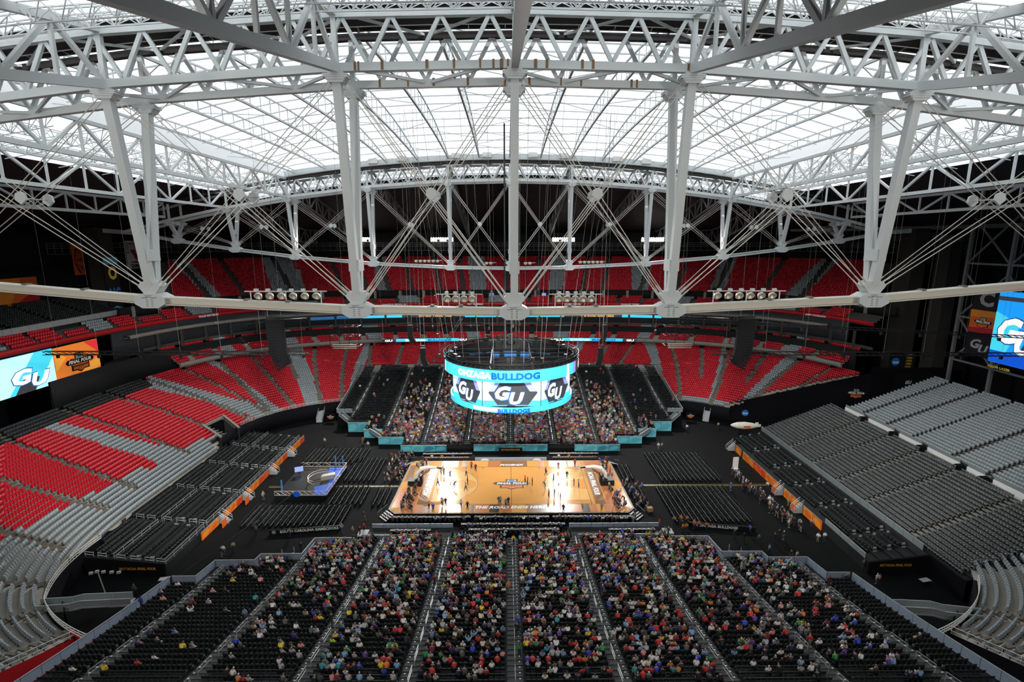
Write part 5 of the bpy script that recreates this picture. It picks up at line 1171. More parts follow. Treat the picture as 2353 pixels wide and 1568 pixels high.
# ---------------------------------------------------------------- interview stage with blue floor
SG = thing('broadcast_stage', 'truss-fenced broadcast stage with bright blue floor among the left seats', 'stage', (-38.8, 2, 0))
boxo('stage_deck', (-38.9, 2.1, .4), (9.6, 12.4, .8), 'print_black', SG)
MB().prism([(-36.5, -3.6), (-34.2, -3.6), (-34.2, 7.8), (-37.5, 7.8), (-37.0, 5), (-35.8, 4.6), (-35.4, .2), (-37.6, -.6)], .8, .83).build('blue_floor', 'stage_blue', SG)
for (a, b) in (((-43.6, -4), (-34.1, -4)), ((-34.1, -4), (-34.1, 8.2)), ((-34.1, 8.2), (-43.6, 8.2))):
    a = Vector((*a, 0)); b = Vector((*b, 0)); d = (b - a).normalized(); n = int((b - a).length / 1.0); w_ = MB()
    for h in (.9, 1.7): bar('truss_rail', a + Vector((0, 0, h)), b + Vector((0, 0, h)), .09, .09, 'lamp_metal', SG)
    for k in range(n): p = a + d * k * (b - a).length / n; q = a + d * (k + 1) * (b - a).length / n; w_.bar((p.x, p.y, .9), (q.x, q.y, 1.7) if k % 2 else (p.x, p.y, 1.7), .05); w_.bar((p.x, p.y, 1.7), (q.x, q.y, .9), .05)
    w_.build('truss_web', 'lamp_metal', SG)
MB().tube([(-37.2 + 2.2 * math.cos(t), 1.6 + 2.6 * math.sin(t), 1.6) for t in np.linspace(1.2, 4.6, 14)], .07, 5).build('arc_rail', 'lamp_metal', SG); MB().tube([(-37.2 + 2.2 * math.cos(t), 1.6 + 2.6 * math.sin(t), 2.1) for t in np.linspace(1.2, 4.6, 14)], .06, 5).build('arc_rail', 'lamp_metal', SG)
MB().prism([(-1.4, 0), (1.2, -.5), (1.5, .6), (-.8, .9)], .82, 1.7, Matrix.Translation((-36.0, 2.6, 0)) @ Matrix.Rotation(.6, 4, 'Z')).build('desk', 'lamp_metal', SG)
boxo('monitor', (-42.6, 4.8, 1.9), (1.6, .15, 1.0), 'screen_blue', SG, .4); boxo('monitor_stand', (-42.6, 4.9, 1.1), (.1, .1, .8), 'print_black', SG)
for x, y in ((-36.4, 8.3), (-34.9, 8.3), (-42.9, -2.4)): boxo('tall_light', (x, y, 2.0), (.22, .2, 2.2), 'led_navy', SG, .2)
disc('round_logo', .6, 'stage_blue', SG, frame((-39.5, -4.12, 1.2), (1, 0, 0), (0, 0, 1)), .02)
# ---------------------------------------------------------------- hanging scoreboard
SB = thing('scoreboard', 'huge hanging ring scoreboard with bright cyan and white screens', 'scoreboard', (0, 0, 19.2))
R0 = 12.2; ZL0, ZL1 = 24.55, 26.55
def arcband(name, R, z0, z1, a0, a1, m, n=8, th=.25):
    V = []; F = []
    for k in range(n + 1):
        t = a0 + (a1 - a0) * k / n
        for (r, z) in ((R, z0), (R, z1), (R - th, z1), (R - th, z0)): V.append((r * math.cos(t), r * math.sin(t), z))
    for k in range(n):
        for q in range(4): F.append((4 * k + q, 4 * (k + 1) + q, 4 * (k + 1) + (q + 1) % 4, 4 * k + (q + 1) % 4))
    b = MB(); b.add(V, F); return b.build(name, m, SB)
D = math.radians
segs = [(-270, -170, 'led_cyan'), (-170, -163, 'led_dark'), (-163, -160, 'led_white'), (-160, -40, 'led_cyan'), (-40, -37, 'led_white'), (-37, -30, 'led_cyan'), (-30, -24, 'led_violet'), (-24, 20, 'led_dark'), (20, 90, 'led_cyan')]
for a, b, m in segs: arcband('ring_display', R0, ZL0, ZL1, D(a), D(b), m, max(3, int((b - a) / 6)))
def cyl_bend(R, ang, z):
    return lambda u, v, h: ((R + .06 + h) * math.cos(D(ang) + u / R), (R + .06 + h) * math.sin(D(ang) + u / R), z + v)
text('ONZAGA', 6.6, 1.2, 'led_white', SB, None, bend=cyl_bend(R0, -90 - 31, 25.6), bold=.06); text('BULLDOG', 8.0, 1.2, 'led_blue', SB, None, bend=cyl_bend(R0, -90 + 3.2, 25.6), bold=.06); text('G', 3.2, 1.9, 'led_white', SB, None, bend=cyl_bend(R0, -9, 25.5))
OC = [(-4.85, -10.2), (4.85, -10.2), (10.2, -4.85), (10.2, 4.85), (4.85, 10.2), (-4.85, 10.2), (-10.2, 4.85), (-10.2, -4.85)]
for i in range(8):
    a = Vector((*OC[i], 0)); b = Vector((*OC[(i + 1) % 8], 0)); c = (a + b) / 2; d = (b - a).normalized(); L = (b - a).length; zb, zt = 20.0, 24.6; h = zt - zb; w_ = L / 2 - .08
    F = frame((c.x, c.y, (zb + zt) / 2), d, (0, 0, 1))
    P = MB().box((0, 0, -.25), (L - .1, h, .4)).build('screen', 'led_dark', SB, F)
    if i > 1 and i != 7: flat('screen_image', [(-w_, -h / 2), (w_, -h / 2), (w_, h / 2), (-w_, h / 2)], 'led_cyan', P, F, .0); continue
    k = w_ / 4.77
    fl2 = lambda nm, L_, m, zo: flat(nm, [(x * k, y) for x, y in L_], m, P, F, zo)
    fl2('screen_image', [(-4.77, -2.25), (4.77, -2.25), (4.77, 2.25), (-4.77, 2.25)], 'led_pale', .0)
    fl2('screen_image', [(-4.77, -2.25), (4.77, -2.25), (4.77, -1.3), (-4.77, -1.3)], 'led_cyan', .015)
    fl2('screen_image', [(-4.77, 1.5), (-3.4, 1.5), (-2.6, 2.25), (-4.77, 2.25)], 'led_white', .015); fl2('screen_image', [(3.6, 1.0), (4.77, .4), (4.77, 2.25), (2.9, 2.25)], 'led_white', .015)
    fl2('screen_image', [(-3.85, .05), (-2.35, -2.1), (2.75, -2.1), (4.3, .05), (2.8, 2.25), (-2.35, 2.25)], 'led_dark', .03)
    fl2('screen_image', [(-3.7, .25), (-2.35, 2.25), (-1.6, 2.25), (-2.9, .25)], 'led_violet', .045); fl2('screen_image', [(4.2, .25), (2.8, 2.25), (1.7, 2.25), (3.0, .25)], 'led_violet', .045)
    fl2('screen_image', [(-.9, -2.25), (.5, -2.25), (1.0, -1.9), (-.3, -1.9)], 'led_dark', .045)
    for ch, x, y, ww, hh in (('G', -1.45, -.05, 2.6, 2.35), ('U', .85, -.95, 2.5, 2.1)):
        text(ch, ww * k * 1.12, hh * 1.12, 'led_navy', P, F @ Matrix.Translation((x * k, y, 0)), shear=.25, zo=.06); text(ch, ww * k, hh, 'led_white', P, F @ Matrix.Translation((x * k, y, 0)), shear=.25, zo=.075)
for a0, a1 in ((-180, -125), (-125, -55), (-55, 0), (0, 180)): arcband('lower_ring', 11.15, 19.1, 20.0, D(a0), D(a1), 'led_cyan', 14)
arcband('lower_ring_print', 11.2, 19.3, 19.9, D(-125), D(-98), 'led_white', 6, .02); text('BULLDOGS', 5.4, .78, 'led_blue', SB, None, bend=cyl_bend(11.25, -88, 19.5), bold=.06)
# black truss rim, inner frames, hoists
for R, z in ((12.25, 26.7), (12.25, 27.4), (11.4, 26.8), (11.4, 27.4)): MB().tube([(R * math.cos(t), R * math.sin(t), z) for t in np.linspace(0, 2 * PI, 61)], .1, 5).build('rim_tube', 'black_metal', SB)
wb = MB()
for k in range(72):
    t, u = 2 * PI * k / 72, 2 * PI * (k + 1) / 72
    wb.bar((12.25 * math.cos(t), 12.25 * math.sin(t), 26.7), (11.4 * math.cos(u), 11.4 * math.sin(u), 27.4), .07); wb.bar((11.4 * math.cos(t), 11.4 * math.sin(t), 26.8), (12.25 * math.cos(u), 12.25 * math.sin(u), 27.4), .07)
wb.build('rim_web', 'black_metal', SB)
MB().lathe([(9.6, 19.6), (9.6, 24.8), (11.9, 24.9), (11.9, 26.6)], 48).build('inner_shell', 'print_black', SB); MB().prism([(9.5 * math.cos(2 * PI * k / 32), 9.5 * math.sin(2 * PI * k / 32)) for k in range(32)], 20.6, 20.8).build('inner_floor', 'print_black', SB)
for a in (0, 90):
    for q in (-3.5, 3.5):
        for z in (26.0, 26.8): MB().tube([(-11.2, q, z), (11.2, q, z)] if a else [(q, -11.2, z), (q, 11.2, z)], .12, 5).build('frame_tube', 'black_metal', SB)
for k in range(26):
    t = rng.uniform(0, 2 * PI); r = rng.uniform(9.5, 12.0); boxo('fixture', (r * math.cos(t), r * math.sin(t), 27.5 + rng.uniform(0, .4)), (.5, .5, rng.uniform(.4, .9)), 'black_metal', SB, t)
for k in range(5): boxo('inner_screen', (-7 + 3.4 * k, 9.6 - abs(k - 2) * .7, 24.4), (2.6, .2, 1.3), 'led_navy', SB, .25 * (2 - k) * .6)
boxo('winch', (.0, 9.5, 27.6), (1.0, 1.0, 2.0), 'black_metal', SB)
# hoist cables from the scoreboard to the roof
HC = thing('hoist_cables', 'thin hoist cables hanging from the roof to the scoreboard', 'cables', (0, 0, 27.4))
for k in range(14):
    t = 2 * PI * (k + .5) / 14; x, y = 11.8 * math.cos(t), 11.8 * math.sin(t); x2 = x * 1.5; bar('cable', (x, y, 27.4), (x2, y * 1.2, az(x2, y * 1.2)), .05, .05, 'rope', HC, 'cyl')
for x, y, z in ((-3, -4, 21), (5, -3, 21), (-9, 3, 25), (9, 4, 25), (-1, 6, 26), (2, -9, 26)): bar('cable', (x, y, z), (x * 1.3, y, az(x * 1.3, y)), .06, .06, 'rope', HC, 'cyl')
for k in range(26):
    x = rng.uniform(-28, 28); y = rng.uniform(-8, 30); z = rng.uniform(27, 36); bar('drop_cable', (x, y, z), (x * 1.06, y + 1, az(x * 1.06, y + 1)), .022, .022, 'rope', HC, 'cyl')
    boxo('hook', (x, y, z - .25), (.3, .3, .5), 'black_metal', HC)
# thick power cable drops of bundled line
for x, y in ((-1.2, 8.5), (1.0, 9)): bar('cable_bundle', (x, y, 27), (x, y, az(x, y)), .5, .3, 'black_metal', HC)

# ---------------------------------------------------------------- loudspeakers
def line_array(label, x, y, ztop, n, s, wd=2.6, curve=.04, hh=.42, cable_top=None, m='speaker'):
    T = thing('line_array', label, 'loudspeaker', (x, y, ztop), 'hanging line arrays'); px, pz, an = x, ztop, 0.
    bar('frame_bar', (x - wd / 2, y, ztop + .3), (x + wd / 2, y, ztop + .3), .25, .25, 'black_metal', T)
    for k in range(n):
        an += curve * (k / n) ** 2 * 2.2
        Mx = Matrix.Translation((px, y, pz)) @ Matrix.Rotation(-s * an, 4, 'Y'); b = MB(); b.box((0, 0, -hh / 2), (wd, .9, hh * .94)); b.box((s * wd * .5, 0, -hh / 2), (.12, .7, hh * .7)); b.build('cabinet', m, T, Mx)
        px += s * math.sin(an) * hh * -1 * -1; pz -= math.cos(an) * hh
    for q in (-.4, .4): bar('cable', (x + q * wd, y, ztop + .3), (x + q * wd, y, az(x, y) if abs(x) < 54 else 56), .05, .05, 'rope', T, 'cyl')
    return T
line_array('large curved black loudspeaker array hanging over the left corner', -37.9, -10, 34.6, 19, 1)
line_array('large curved black loudspeaker array hanging over the right corner', 37.9, -10, 34.6, 19, -1)
for nm, x, y, z, s, m in (('left of the scoreboard, upper', -18.3, 0, 32, 1, 'speaker'), ('left of the scoreboard, lower', -15.6, -3, 28.4, 1, 'speaker'), ('right of the scoreboard, upper', 17.0, 0, 32, -1, 'speaker'), ('right of the scoreboard, lower', 15.8, -3, 28.4, -1, 'speaker')): line_array('small curved black loudspeaker array %s' % nm, x, y, z, 9, s, .85, .12, .38, m=m)
for nm, x, s in (('left', -68, 1), ('right', 68, -1)): line_array('slim grey loudspeaker array before the upper deck on the %s' % nm, x, 75, 38.0, 12, s, 1.2, .09, .5, m='steel_dark')
# ---------------------------------------------------------------- black lighting trusses, pods and boom
def light_truss(label, p0, p1, dd=.55, m='black_metal'):
    p0, p1 = Vector(p0), Vector(p1); T = thing('lighting_truss', label, 'truss', tuple(p0), 'black lighting trusses'); d = (p1 - p0).normalized(); n = int((p1 - p0).length / 1.1); sd = d.cross(Vector((0, 0, 1))).normalized() * dd * .5
    o_ = [Vector((0, 0, dd / 2)) + sd, Vector((0, 0, dd / 2)) - sd, Vector((0, 0, -dd / 2)) + sd, Vector((0, 0, -dd / 2)) - sd]
    for q in o_: bar('chord', p0 + q, p1 + q, .09, .09, m, T)
    w_ = MB()
    for k in range(n):
        a = p0 + (p1 - p0) * (k / n); b = p0 + (p1 - p0) * ((k + 1) / n); w_.bar(a + o_[0], b + o_[2], .06); w_.bar(a + o_[1], b + o_[3], .06); w_.bar(a + o_[2], b + o_[3], .05)
    w_.build('web', m, T)
    for k in range(2, n, 6):
        a = p0 + (p1 - p0) * (k / n); bar('hang_wire', a, (a.x, a.y, 58), .03, .03, 'rope', T, 'cyl'); boxo('lamp_head', (a.x, a.y, a.z - .6), (.35, .35, .5), 'black_metal', T)
    return T
light_truss('long black lighting truss across the left stand', (-77.3, -8, 28.7), (-33.5, -8, 28.6)); light_truss('long black lighting truss across the right stand', (33.5, -8, 28.5), (88, -8, 28.1)); light_truss('slanting black lighting truss high over the right stand', (26, -8, 34.2), (86, -8, 31.1), .4)
light_truss('tilted black boom truss left of the scoreboard', (-13.5, -6, 26.3), (-8.2, -6, 34.4), .7)
for nm, x in (('left', -28), ('right', 28.4)):
    T = thing('lighting_pod', 'rectangular black lighting pod with pale tubes, %s of the scoreboard' % nm, 'light fixture', (x, -6, 29.3), 'lighting pods')
    for z in (29.5, 31.2, 32.8):
        for q in (-.9, .9): bar('frame_tube', (x - 2.4, -6 + q, z), (x + 2.4, -6 + q, z), .09, .09, 'black_metal', T)
        for q in (-2.4, 2.4): bar('frame_tube', (x + q, -6.9, z), (x + q, -5.1, z), .09, .09, 'black_metal', T)
    for q in (-2.4, -.8, .8, 2.4): bar('upright', (x + q, -6.9, 29.5), (x + q, -6.9, 33), .07, .07, 'black_metal', T)
    for k in range(3): bar('light_tube', (x - 2.0, -7.0, 29.2 + .3 * k), (x + 2.0, -7.0, 29.2 + .3 * k), .16, .16, 'lamp_metal', T, 'cyl')
    bar('hang_wire', (x, -6, 33), (x, -6, az(x, -6)), .04, .04, 'rope', T, 'cyl')
# ---------------------------------------------------------------- ring-lamp rigs on the near bottom chord: they light court and stands
def lamp_rig(label, x0, x1, nl, z):
    T = thing('lamp_rig', label, 'floodlight', ((x0 + x1) / 2, -YT, z), 'lamp rigs on the near chord'); zb = z
    bar('rail', (x0 - .6, -YT, z + .75), (x1 + .6, -YT, z + .75), .07, .1, 'lamp_metal', T)
    for q in (x0, (x0 + x1) / 2, x1): bar('bracket', (q, -YT, bz(q) + .35), (q, -YT, z + .8), .08, .08, 'steel', T)
    for k in range(nl):
        x = x0 + (x1 - x0) * (k + .5) / nl; MB().lathe([(.05, .3), (.28, .25), (.38, .0), (.4, -.08), (.32, -.08), (.16, .1), (.02, .13)], 14).build('lamp', 'lamp_metal', T, Matrix.Translation((x, -YT + .3, z + .25)) @ Matrix.Rotation(-.9, 4, 'X')); boxo('ballast', (x, -YT, z + .85), (.34, .3, .3), 'steel', T)
    return T
lamp_rig('ring-lamp rig on the near chord left of centre, six lamps', -25.6, -18.8, 6, 41.3); lamp_rig('ring-lamp rig on the near chord just left of the centre post', -7.0, -3.7, 4, 41.0); lamp_rig('ring-lamp rig on the near chord just right of the centre post', 4.0, 8.0, 5, 41.0); lamp_rig('ring-lamp rig on the near chord right of centre, six lamps', 19.5, 26, 6, 41.3)
for nm, x0, x1 in (('left', -24.5, -17.5), ('middle left', -6.5, -3.5), ('middle right', 3.5, 6.5), ('right', 17.5, 24.5)):
    T = thing('lamp_rig', 'small lamp rig on the far chord, %s' % nm, 'floodlight', ((x0 + x1) / 2, YT, bz(x0) + 1.3), 'lamp rigs on the far chord'); zz = bz(x0) + .9
    bar('rail', (x0, YT, zz + .5), (x1, YT, zz + .5), .1, .12, 'lamp_metal', T)
    for k in range(int((x1 - x0) / 1.1)): MB().lathe([(.05, .3), (.36, .25), (.45, 0), (.3, 0)], 10).build('lamp', 'lamp_metal', T, Matrix.Translation((x0 + .5 + k * 1.1, YT - .3, zz + .3)) @ Matrix.Rotation(.9, 4, 'X'))

# ---------------------------------------------------------------- end screens, banners, columns
def end_sign(name, label, X, y0, y1, z0, z1, m, cat, depth=.4, group=None):
    """upright board in the plane x = X facing the court; local x runs to the viewer's right"""
    T = thing(name, label, cat, (X, (y0 + y1) / 2, z0), group); s = 1 if X < 0 else -1
    T = boxo('panel', (X - s * depth / 2, (y0 + y1) / 2, (z0 + z1) / 2), (depth, y1 - y0, z1 - z0), m, T)
    F = frame((X + s * .03, (y0 + y1) / 2, (z0 + z1) / 2), (0, s, 0), (0, 0, 1)); return T, F
T, F = end_sign('video_screen', 'large bright video screen under the red band at the left end', -95, -14, 12.9, 17.7, 25.1, 'led_navy', 'screen')
flat('screen_image', [(1.2, -3.7), (13.4, -3.7), (13.4, 3.7), (1.2, 3.7)], 'led_pale', T, F, .02); flat('screen_image', [(3.0, -3.7), (8.6, -3.7), (13.4, 2.0), (13.4, 3.7), (9.4, 3.7)], 'led_cyan', T, F, .04); flat('screen_image', [(4.2, -3.7), (8.4, -3.7), (9.8, -1.2), (6.5, -.8)], 'led_dark', T, F, .06)
for ch, x, y, w_, h in (('G', 6.2, -.5, 4.4, 3.0), ('U', 10.0, -1.6, 4.2, 2.7)): text(ch, w_ * 1.1, h * 1.12, 'led_navy', T, F @ Matrix.Translation((x, y, 0)), shear=.25, zo=.07); text(ch, w_, h, 'led_white', T, F @ Matrix.Translation((x, y, 0)), shear=.25, zo=.09)
flat('screen_image', [(-13.4, 2.4), (1.2, 2.4), (1.2, 3.7), (-13.4, 3.7)], 'led_pale', T, F, .02); flat('screen_image', [(-13.4, -3.7), (1.2, -3.7), (1.2, -2.7), (-13.4, -2.7)], 'led_violet', T, F, .02)
T, F = end_sign('event_banner', 'orange event banner with badge beside the left video screen', -95, 13.1, 24.6, 16.9, 24.9, 'led_orange', 'banner')
for P, m in (([(-5.7, -1), (-3, 1.5), (-5.7, 3.9)], 'led_amber'), ([(2, 4), (5.7, 1), (5.7, 4)], 'led_red'), ([(0, -4), (5.7, -2), (5.7, 0), (1, -1.5)], 'led_amber'), ([(-5.7, -4), (-2, -4), (-5.7, -2.4)], 'led_red')): flat('banner_print', P, m, T, F, .02)
final_four(T, F @ Matrix.Translation((.3, .2, .03)), 7.6, .015)
T, F = end_sign('score_window', 'small white-framed black panel below the orange banner', -94.9, 20.6, 22.6, 14.9, 16.6, 'print_white', 'panel', .3); boxo('inner_panel', (-94.86, 21.6, 15.75), (.2, 1.7, 1.4), 'print_black', T)
T, F = end_sign('event_mural', 'large orange and red mural high on the left end wall', -113, 4, 32, 31.5, 38.6, 'banner_orange', 'banner')
for P, m in (([(-2, -3.5), (6, -3.5), (10, 3.4), (3, 3.4)], 'banner_amber'), ([(6, -3.5), (14, -3.5), (14, 1)], 'banner_red'), ([(-8, -3.5), (-2, -3.5), (3, 3.4), (-4, 3.4)], 'print_black')): flat('banner_print', P, m, T, F, .03)
T, F = end_sign('flag_banner', 'hanging orange and red sunburst flag on the left', -110, 39.6, 42.8, 38.4, 46.4, 'banner_orange', 'flag', .1)
for k in range(7): a0 = -1.2 + k * .4; flat('flag_ray', [(-1.6, -.6), (3.2 * math.cos(a0) - 1.6, 7 * math.sin(a0) - .6), (3.2 * math.cos(a0 + .17) - 1.6, 7 * math.sin(a0 + .17) - .6)] if abs(7 * math.sin(a0 + .17) - .6) < 4.1 and abs(7 * math.sin(a0) - .6) < 4.1 else [(-1.6, -.6), (0, math.copysign(3.6, a0)), (.5, math.copysign(3.4, a0))], 'banner_red', T, F, .02)
T, F = end_sign('team_banner', 'tall black team banner with yellow and blue letters on the left', -101.9, 38.7, 43.4, 27.5, 43, 'print_black', 'banner', .3)
text('O', 2.9, 3.4, 'yellow', T, F @ Matrix.Translation((.2, 3.6, 0)), zo=.03); text('NC', 3.6, 3.0, 'print_blue', T, F @ Matrix.Translation((.2, -1.6, 0)), zo=.03); flat('banner_print', [(-2.4, -7.6), (2.4, -7.6), (2.4, -5.6), (0, -4.8), (-2.4, -5.6)], 'banner_cyan', T, F, .03); flat('banner_print', [(-2.4, 5.8), (2.4, 5.8), (2.4, 7.6), (-2.4, 7.6)], 'banner_cyan', T, F, .03)
T, F = end_sign('champion_banner', 'white champion banner with red bird emblem on the left', -110, 58, 64.6, 39, 47, 'banner_white', 'banner', .1)
flat('emblem', [(-1.8, 1.6), (.8, 1.2), (2.2, -.3), (1.4, -1.4), (.2, -1.6), (-.6, -.2)], 'banner_red', T, F, .03); text('2009', 4.2, 1.1, 'print_black', T, F @ Matrix.Translation((0, -3.2, 0)), zo=.03); text('CHAMPION', 3.6, .5, 'print_black', T, F @ Matrix.Translation((0, -2.1, 0)), zo=.03); text('NFC WEST', 3.6, .5, 'print_black', T, F @ Matrix.Translation((0, 3.2, 0)), zo=.03)
# upper left black stand
UL = thing('upper_left_stand', 'dark temporary stand above the red band at the left end', None, (-105, 16, 27), kind='structure'); ulc = []
for k in range(10):
    x0 = -100.6 - .95 * k; z = 29.2 + .36 * k; boxo('step', (x0 - .47, 15, (z + 26.5) / 2), (.96, 50, z - 26.5), 'riser', UL)
    for j in range(5):
        y = -9 + 10 * j + .8
        while y < 1 + 10 * j - .8: ulc.append((x0 - .4, y, z, PI / 2)); y += .52
ulc = np.array(ulc); tag(place(bpy.data.objects.new('upper_left_chairs', stamp('upper_left_chairs', SEATV, SEATF, ulc[:, :3], ulc[:, 3], 'black_seat'))), 'rows of black seats on the upper left stand', 'seat', kind='stuff')
fence('grey panel fence in front of the upper left stand', [(-100.3, -10), (-100.3, 39)], lambda x, y: 28.4, 1.2, 'print_grey')
# right end
T, F = end_sign('video_screen', 'large bright blue video screen at the right end', 95, -16, 7.0, 23.5, 37.4, 'led_sky', 'screen')
flat('screen_image', [(-11.5, 5.2), (11.5, 5.2), (11.5, 6.0), (-11.5, 6.0)], 'led_dark', T, F, .02); flat('screen_image', [(-11.5, -6.9), (-9, -6.9), (-6.4, 1), (-11.5, 3)], 'led_cyan', T, F, .02); flat('screen_image', [(-11.5, -6.9), (11.5, -6.9), (11.5, -4.6), (-11.5, -4.6)], 'led_blue', T, F, .03); flat('screen_image', [(-6, -4.6), (6, -4.6), (8, 2), (0, 3), (-4, 0)], 'led_dark', T, F, .04)
for ch, x, y, w_, h in (('G', -8.2, -.4, 4.6, 5.0), ('U', -4.6, -2.4, 4.4, 4.6)): text(ch, w_ * 1.1, h * 1.1, 'led_navy', T, F @ Matrix.Translation((x, y, 0)), shear=.25, zo=.06); text(ch, w_, h, 'led_white', T, F @ Matrix.Translation((x, y, 0)), shear=.25, zo=.08)
text('MAJOR LAZER', 4.6, .6, 'yellow', T, F @ Matrix.Translation((-9, -7.9, 0)), zo=.02)
for nm, lab, z0, z1, m in (('team', 'black banner with outlined crest above the orange banner at right', 33, 37.6, 'print_black'), ('event', 'square orange event banner beside the right video screen', 28.2, 32.9, 'banner_orange'), ('team', 'black banner with white team letters below the orange banner at right', 23.3, 28.1, 'print_black')):
    T, F = end_sign(nm + '_banner', lab, 97, 8.4, 14.6, z0, z1, m, 'banner', .25)
    if m == 'banner_orange': flat('banner_print', [(-3.1, -2.3), (3.1, -2.3), (3.1, -1), (-3.1, -1.4)], 'banner_red', T, F, .02); flat('banner_print', [(-3.1, .8), (3.1, 1.2), (3.1, 2.3), (-3.1, 2.3)], 'banner_amber', T, F, .02); final_four(T, F, 4.0, .012)
    elif z0 > 30: text('C', 3.2, 3.2, 'print_grey', T, F, zo=.02)
    else: text('G', 2.4, 2.0, 'print_grey', T, F @ Matrix.Translation((-.8, .2, 0)), shear=.25, zo=.02); text('U', 2.2, 1.8, 'print_grey', T, F @ Matrix.Translation((1.1, -.7, 0)), shear=.25, zo=.02)
# great concrete columns and steel frame at the ends
for nm, x, y, wx, wy in (('right, beside the far seats', 107, 47, 3, 4), ('right, behind the first', 108, 35, 3, 4)):
    t = thing('concrete_column', 'tall dark concrete roof column at the %s' % nm, 'column', (x, y, 0), 'roof columns'); boxo('shaft', (x, y, 24), (wx, wy, 48), 'column_dark', t); boxo('capital', (x, y, 47.6), (wx + 1.6, wy + 2, 1.6), 'concrete_dark', t)
for x in (-104, 104):
    t = thing('truss_bearing', 'concrete bearing block carrying the %s end of the trusses' % ('left' if x < 0 else 'right'), 'column', (x, 41, 0)); 
    for y in (-41.1, 41.1): boxo('bearing', (x, y, 25.0), (3.6, 4.4, 50), 'column_dark', t); bar('end_stub', (math.copysign(96, x), y, 49), (x, y, 49.6), 1.2, 1.0, 'steel', t)
t = thing('steel_frame', 'dark braced steel frame behind the right banners', 'frame', (103, 20, 10))
for y in (4, 14, 24): bar('upright', (103, y, 8), (103, y, 50), .6, .6, 'steel_dark', t)
for z in (20, 30, 42):
    bar('beam', (103, 4, z), (103, 24, z), .4, .4, 'steel_dark', t)
    for y in (4, 14): bar('brace', (103, y, z), (103, y + 10, z + 10), .3, .3, 'steel_dark', t); bar('brace', (103, y + 10, z), (103, y, z + 10), .3, .3, 'steel_dark', t)
# black drape closing the right end of the bowl, with crests
we = MB().add([(56.8, 38.4, 0), (90, 30.8, 0), (90, 31.2, 0), (56.8, 38.8, 0), (56.8, 38.4, 4.0), (90, 30.8, 14.6), (90, 31.2, 14.6), (56.8, 38.8, 4.0)], SEATF).build('wall_drape_right', 'drape'); we['kind'] = 'structure'
FW = frame((56.8, 38.35, 0), (33.2, -7.6, 0), (0, 0, 1))
final_four(we, FW @ Matrix.Translation((31.0, 9.4, .05)), 4.6, .03); disc('round_logo', .85, 'print_blue', we, FW @ Matrix.Translation((5.6, 2.2, .05)), .02); text('NCAA', 1.3, .42, 'print_white', we, FW @ Matrix.Translation((5.6, 2.1, .05)), shear=.25, zo=.05)
we = boxo('wall_drape_back', (100, 31, 8), (20, .3, 16), 'drape'); we['kind'] = 'structure'; we = thing('gold_sign', 'black drape sign with gold year lettering at the far right', 'sign', (101, 30.7, 9)); boxo('board', (102.4, 30.75, 11), (13, .1, 7), 'print_black', we)
FB = frame((0, 30.68, 0), (1, 0, 0), (0, 0, 1)); text('2017', 3.6, 1.1, 'print_gold', we, FB @ Matrix.Translation((105.6, 11.6, 0)), zo=.03); text('NCAA', 3.4, 1.1, 'print_gold', we, FB @ Matrix.Translation((105.5, 10.1, 0)), zo=.03); text('FINAL', 3.6, 1.1, 'print_gold', we, FB @ Matrix.Translation((105.6, 8.6, 0)), zo=.03)
text('GU', 1.6, .9, 'print_white', we, FB @ Matrix.Translation((99.3, 12.3, 0)), shear=.25, zo=.03); disc('crest', .6, 'print_blue', we, FB @ Matrix.Translation((99.2, 10.8, 0)), .03); text('O', .9, 1.1, 'yellow', we, FB @ Matrix.Translation((99.2, 9.3, 0)), zo=.03)
sg2 = thing('round_sign', 'black panel with blue disc and gold words at the right end', 'sign', (97.5, 32.5, 15)); boxo('board', (98.4, 32.6, 17.2), (6.6, .2, 4.6), 'print_black', sg2); FB = frame((0, 32.45, 0), (1, 0, 0), (0, 0, 1)); disc('round_logo', 1.0, 'print_blue', sg2, FB @ Matrix.Translation((96.7, 17.2, 0)), .02); text('NCAA', 1.5, .5, 'print_white', sg2, FB @ Matrix.Translation((96.7, 17.0, 0)), zo=.05, shear=.25)
for k, s in enumerate(('AND', 'THEN', 'THERE', 'WERE', 'FOUR')): text(s, 1.5, .5, 'print_gold', sg2, FB @ Matrix.Translation((100, 18.9 - .75 * k, 0)), zo=.03)
# crests on the corner drapes
for nm, x, y, dx, dy in (('near left', -54.9, -36.3, .72, -.69), ('near right', 52.6, -38.8, .79, .61), ('far left', -48, 41.9, .97, .2), ('far right', 48.5, 41.8, .97, -.22)):
    if nm.startswith('far'): F = frame((x * .985, 37.0, 1.5), (1, 0, 0), (0, 0, 1)); wd = 2.2; t = thing('wall_badge', 'printed event badge on the black drape at the %s corner' % nm, 'sign', (x, 37, 0), 'badges on the corner drapes'); boxo('panel', (x * .985, 37.1, 1.5), (2.6, .1, 1.8), 'drape', t)
    else: F = frame((x + (.35 if x < 0 else -.35), y + .3, 2.0), (dx, dy, 0), (0, 0, 1)); wd = 4.0; t = thing('wall_badge', 'printed event badge on the black drape at the %s corner' % nm, 'sign', (x, y, 0), 'badges on the corner drapes'); MB().box((0, 0, -.05), (4.4, 3.0, .06)).build('panel', 'drape', t, F)
    final_four(t, F, wd, .01)
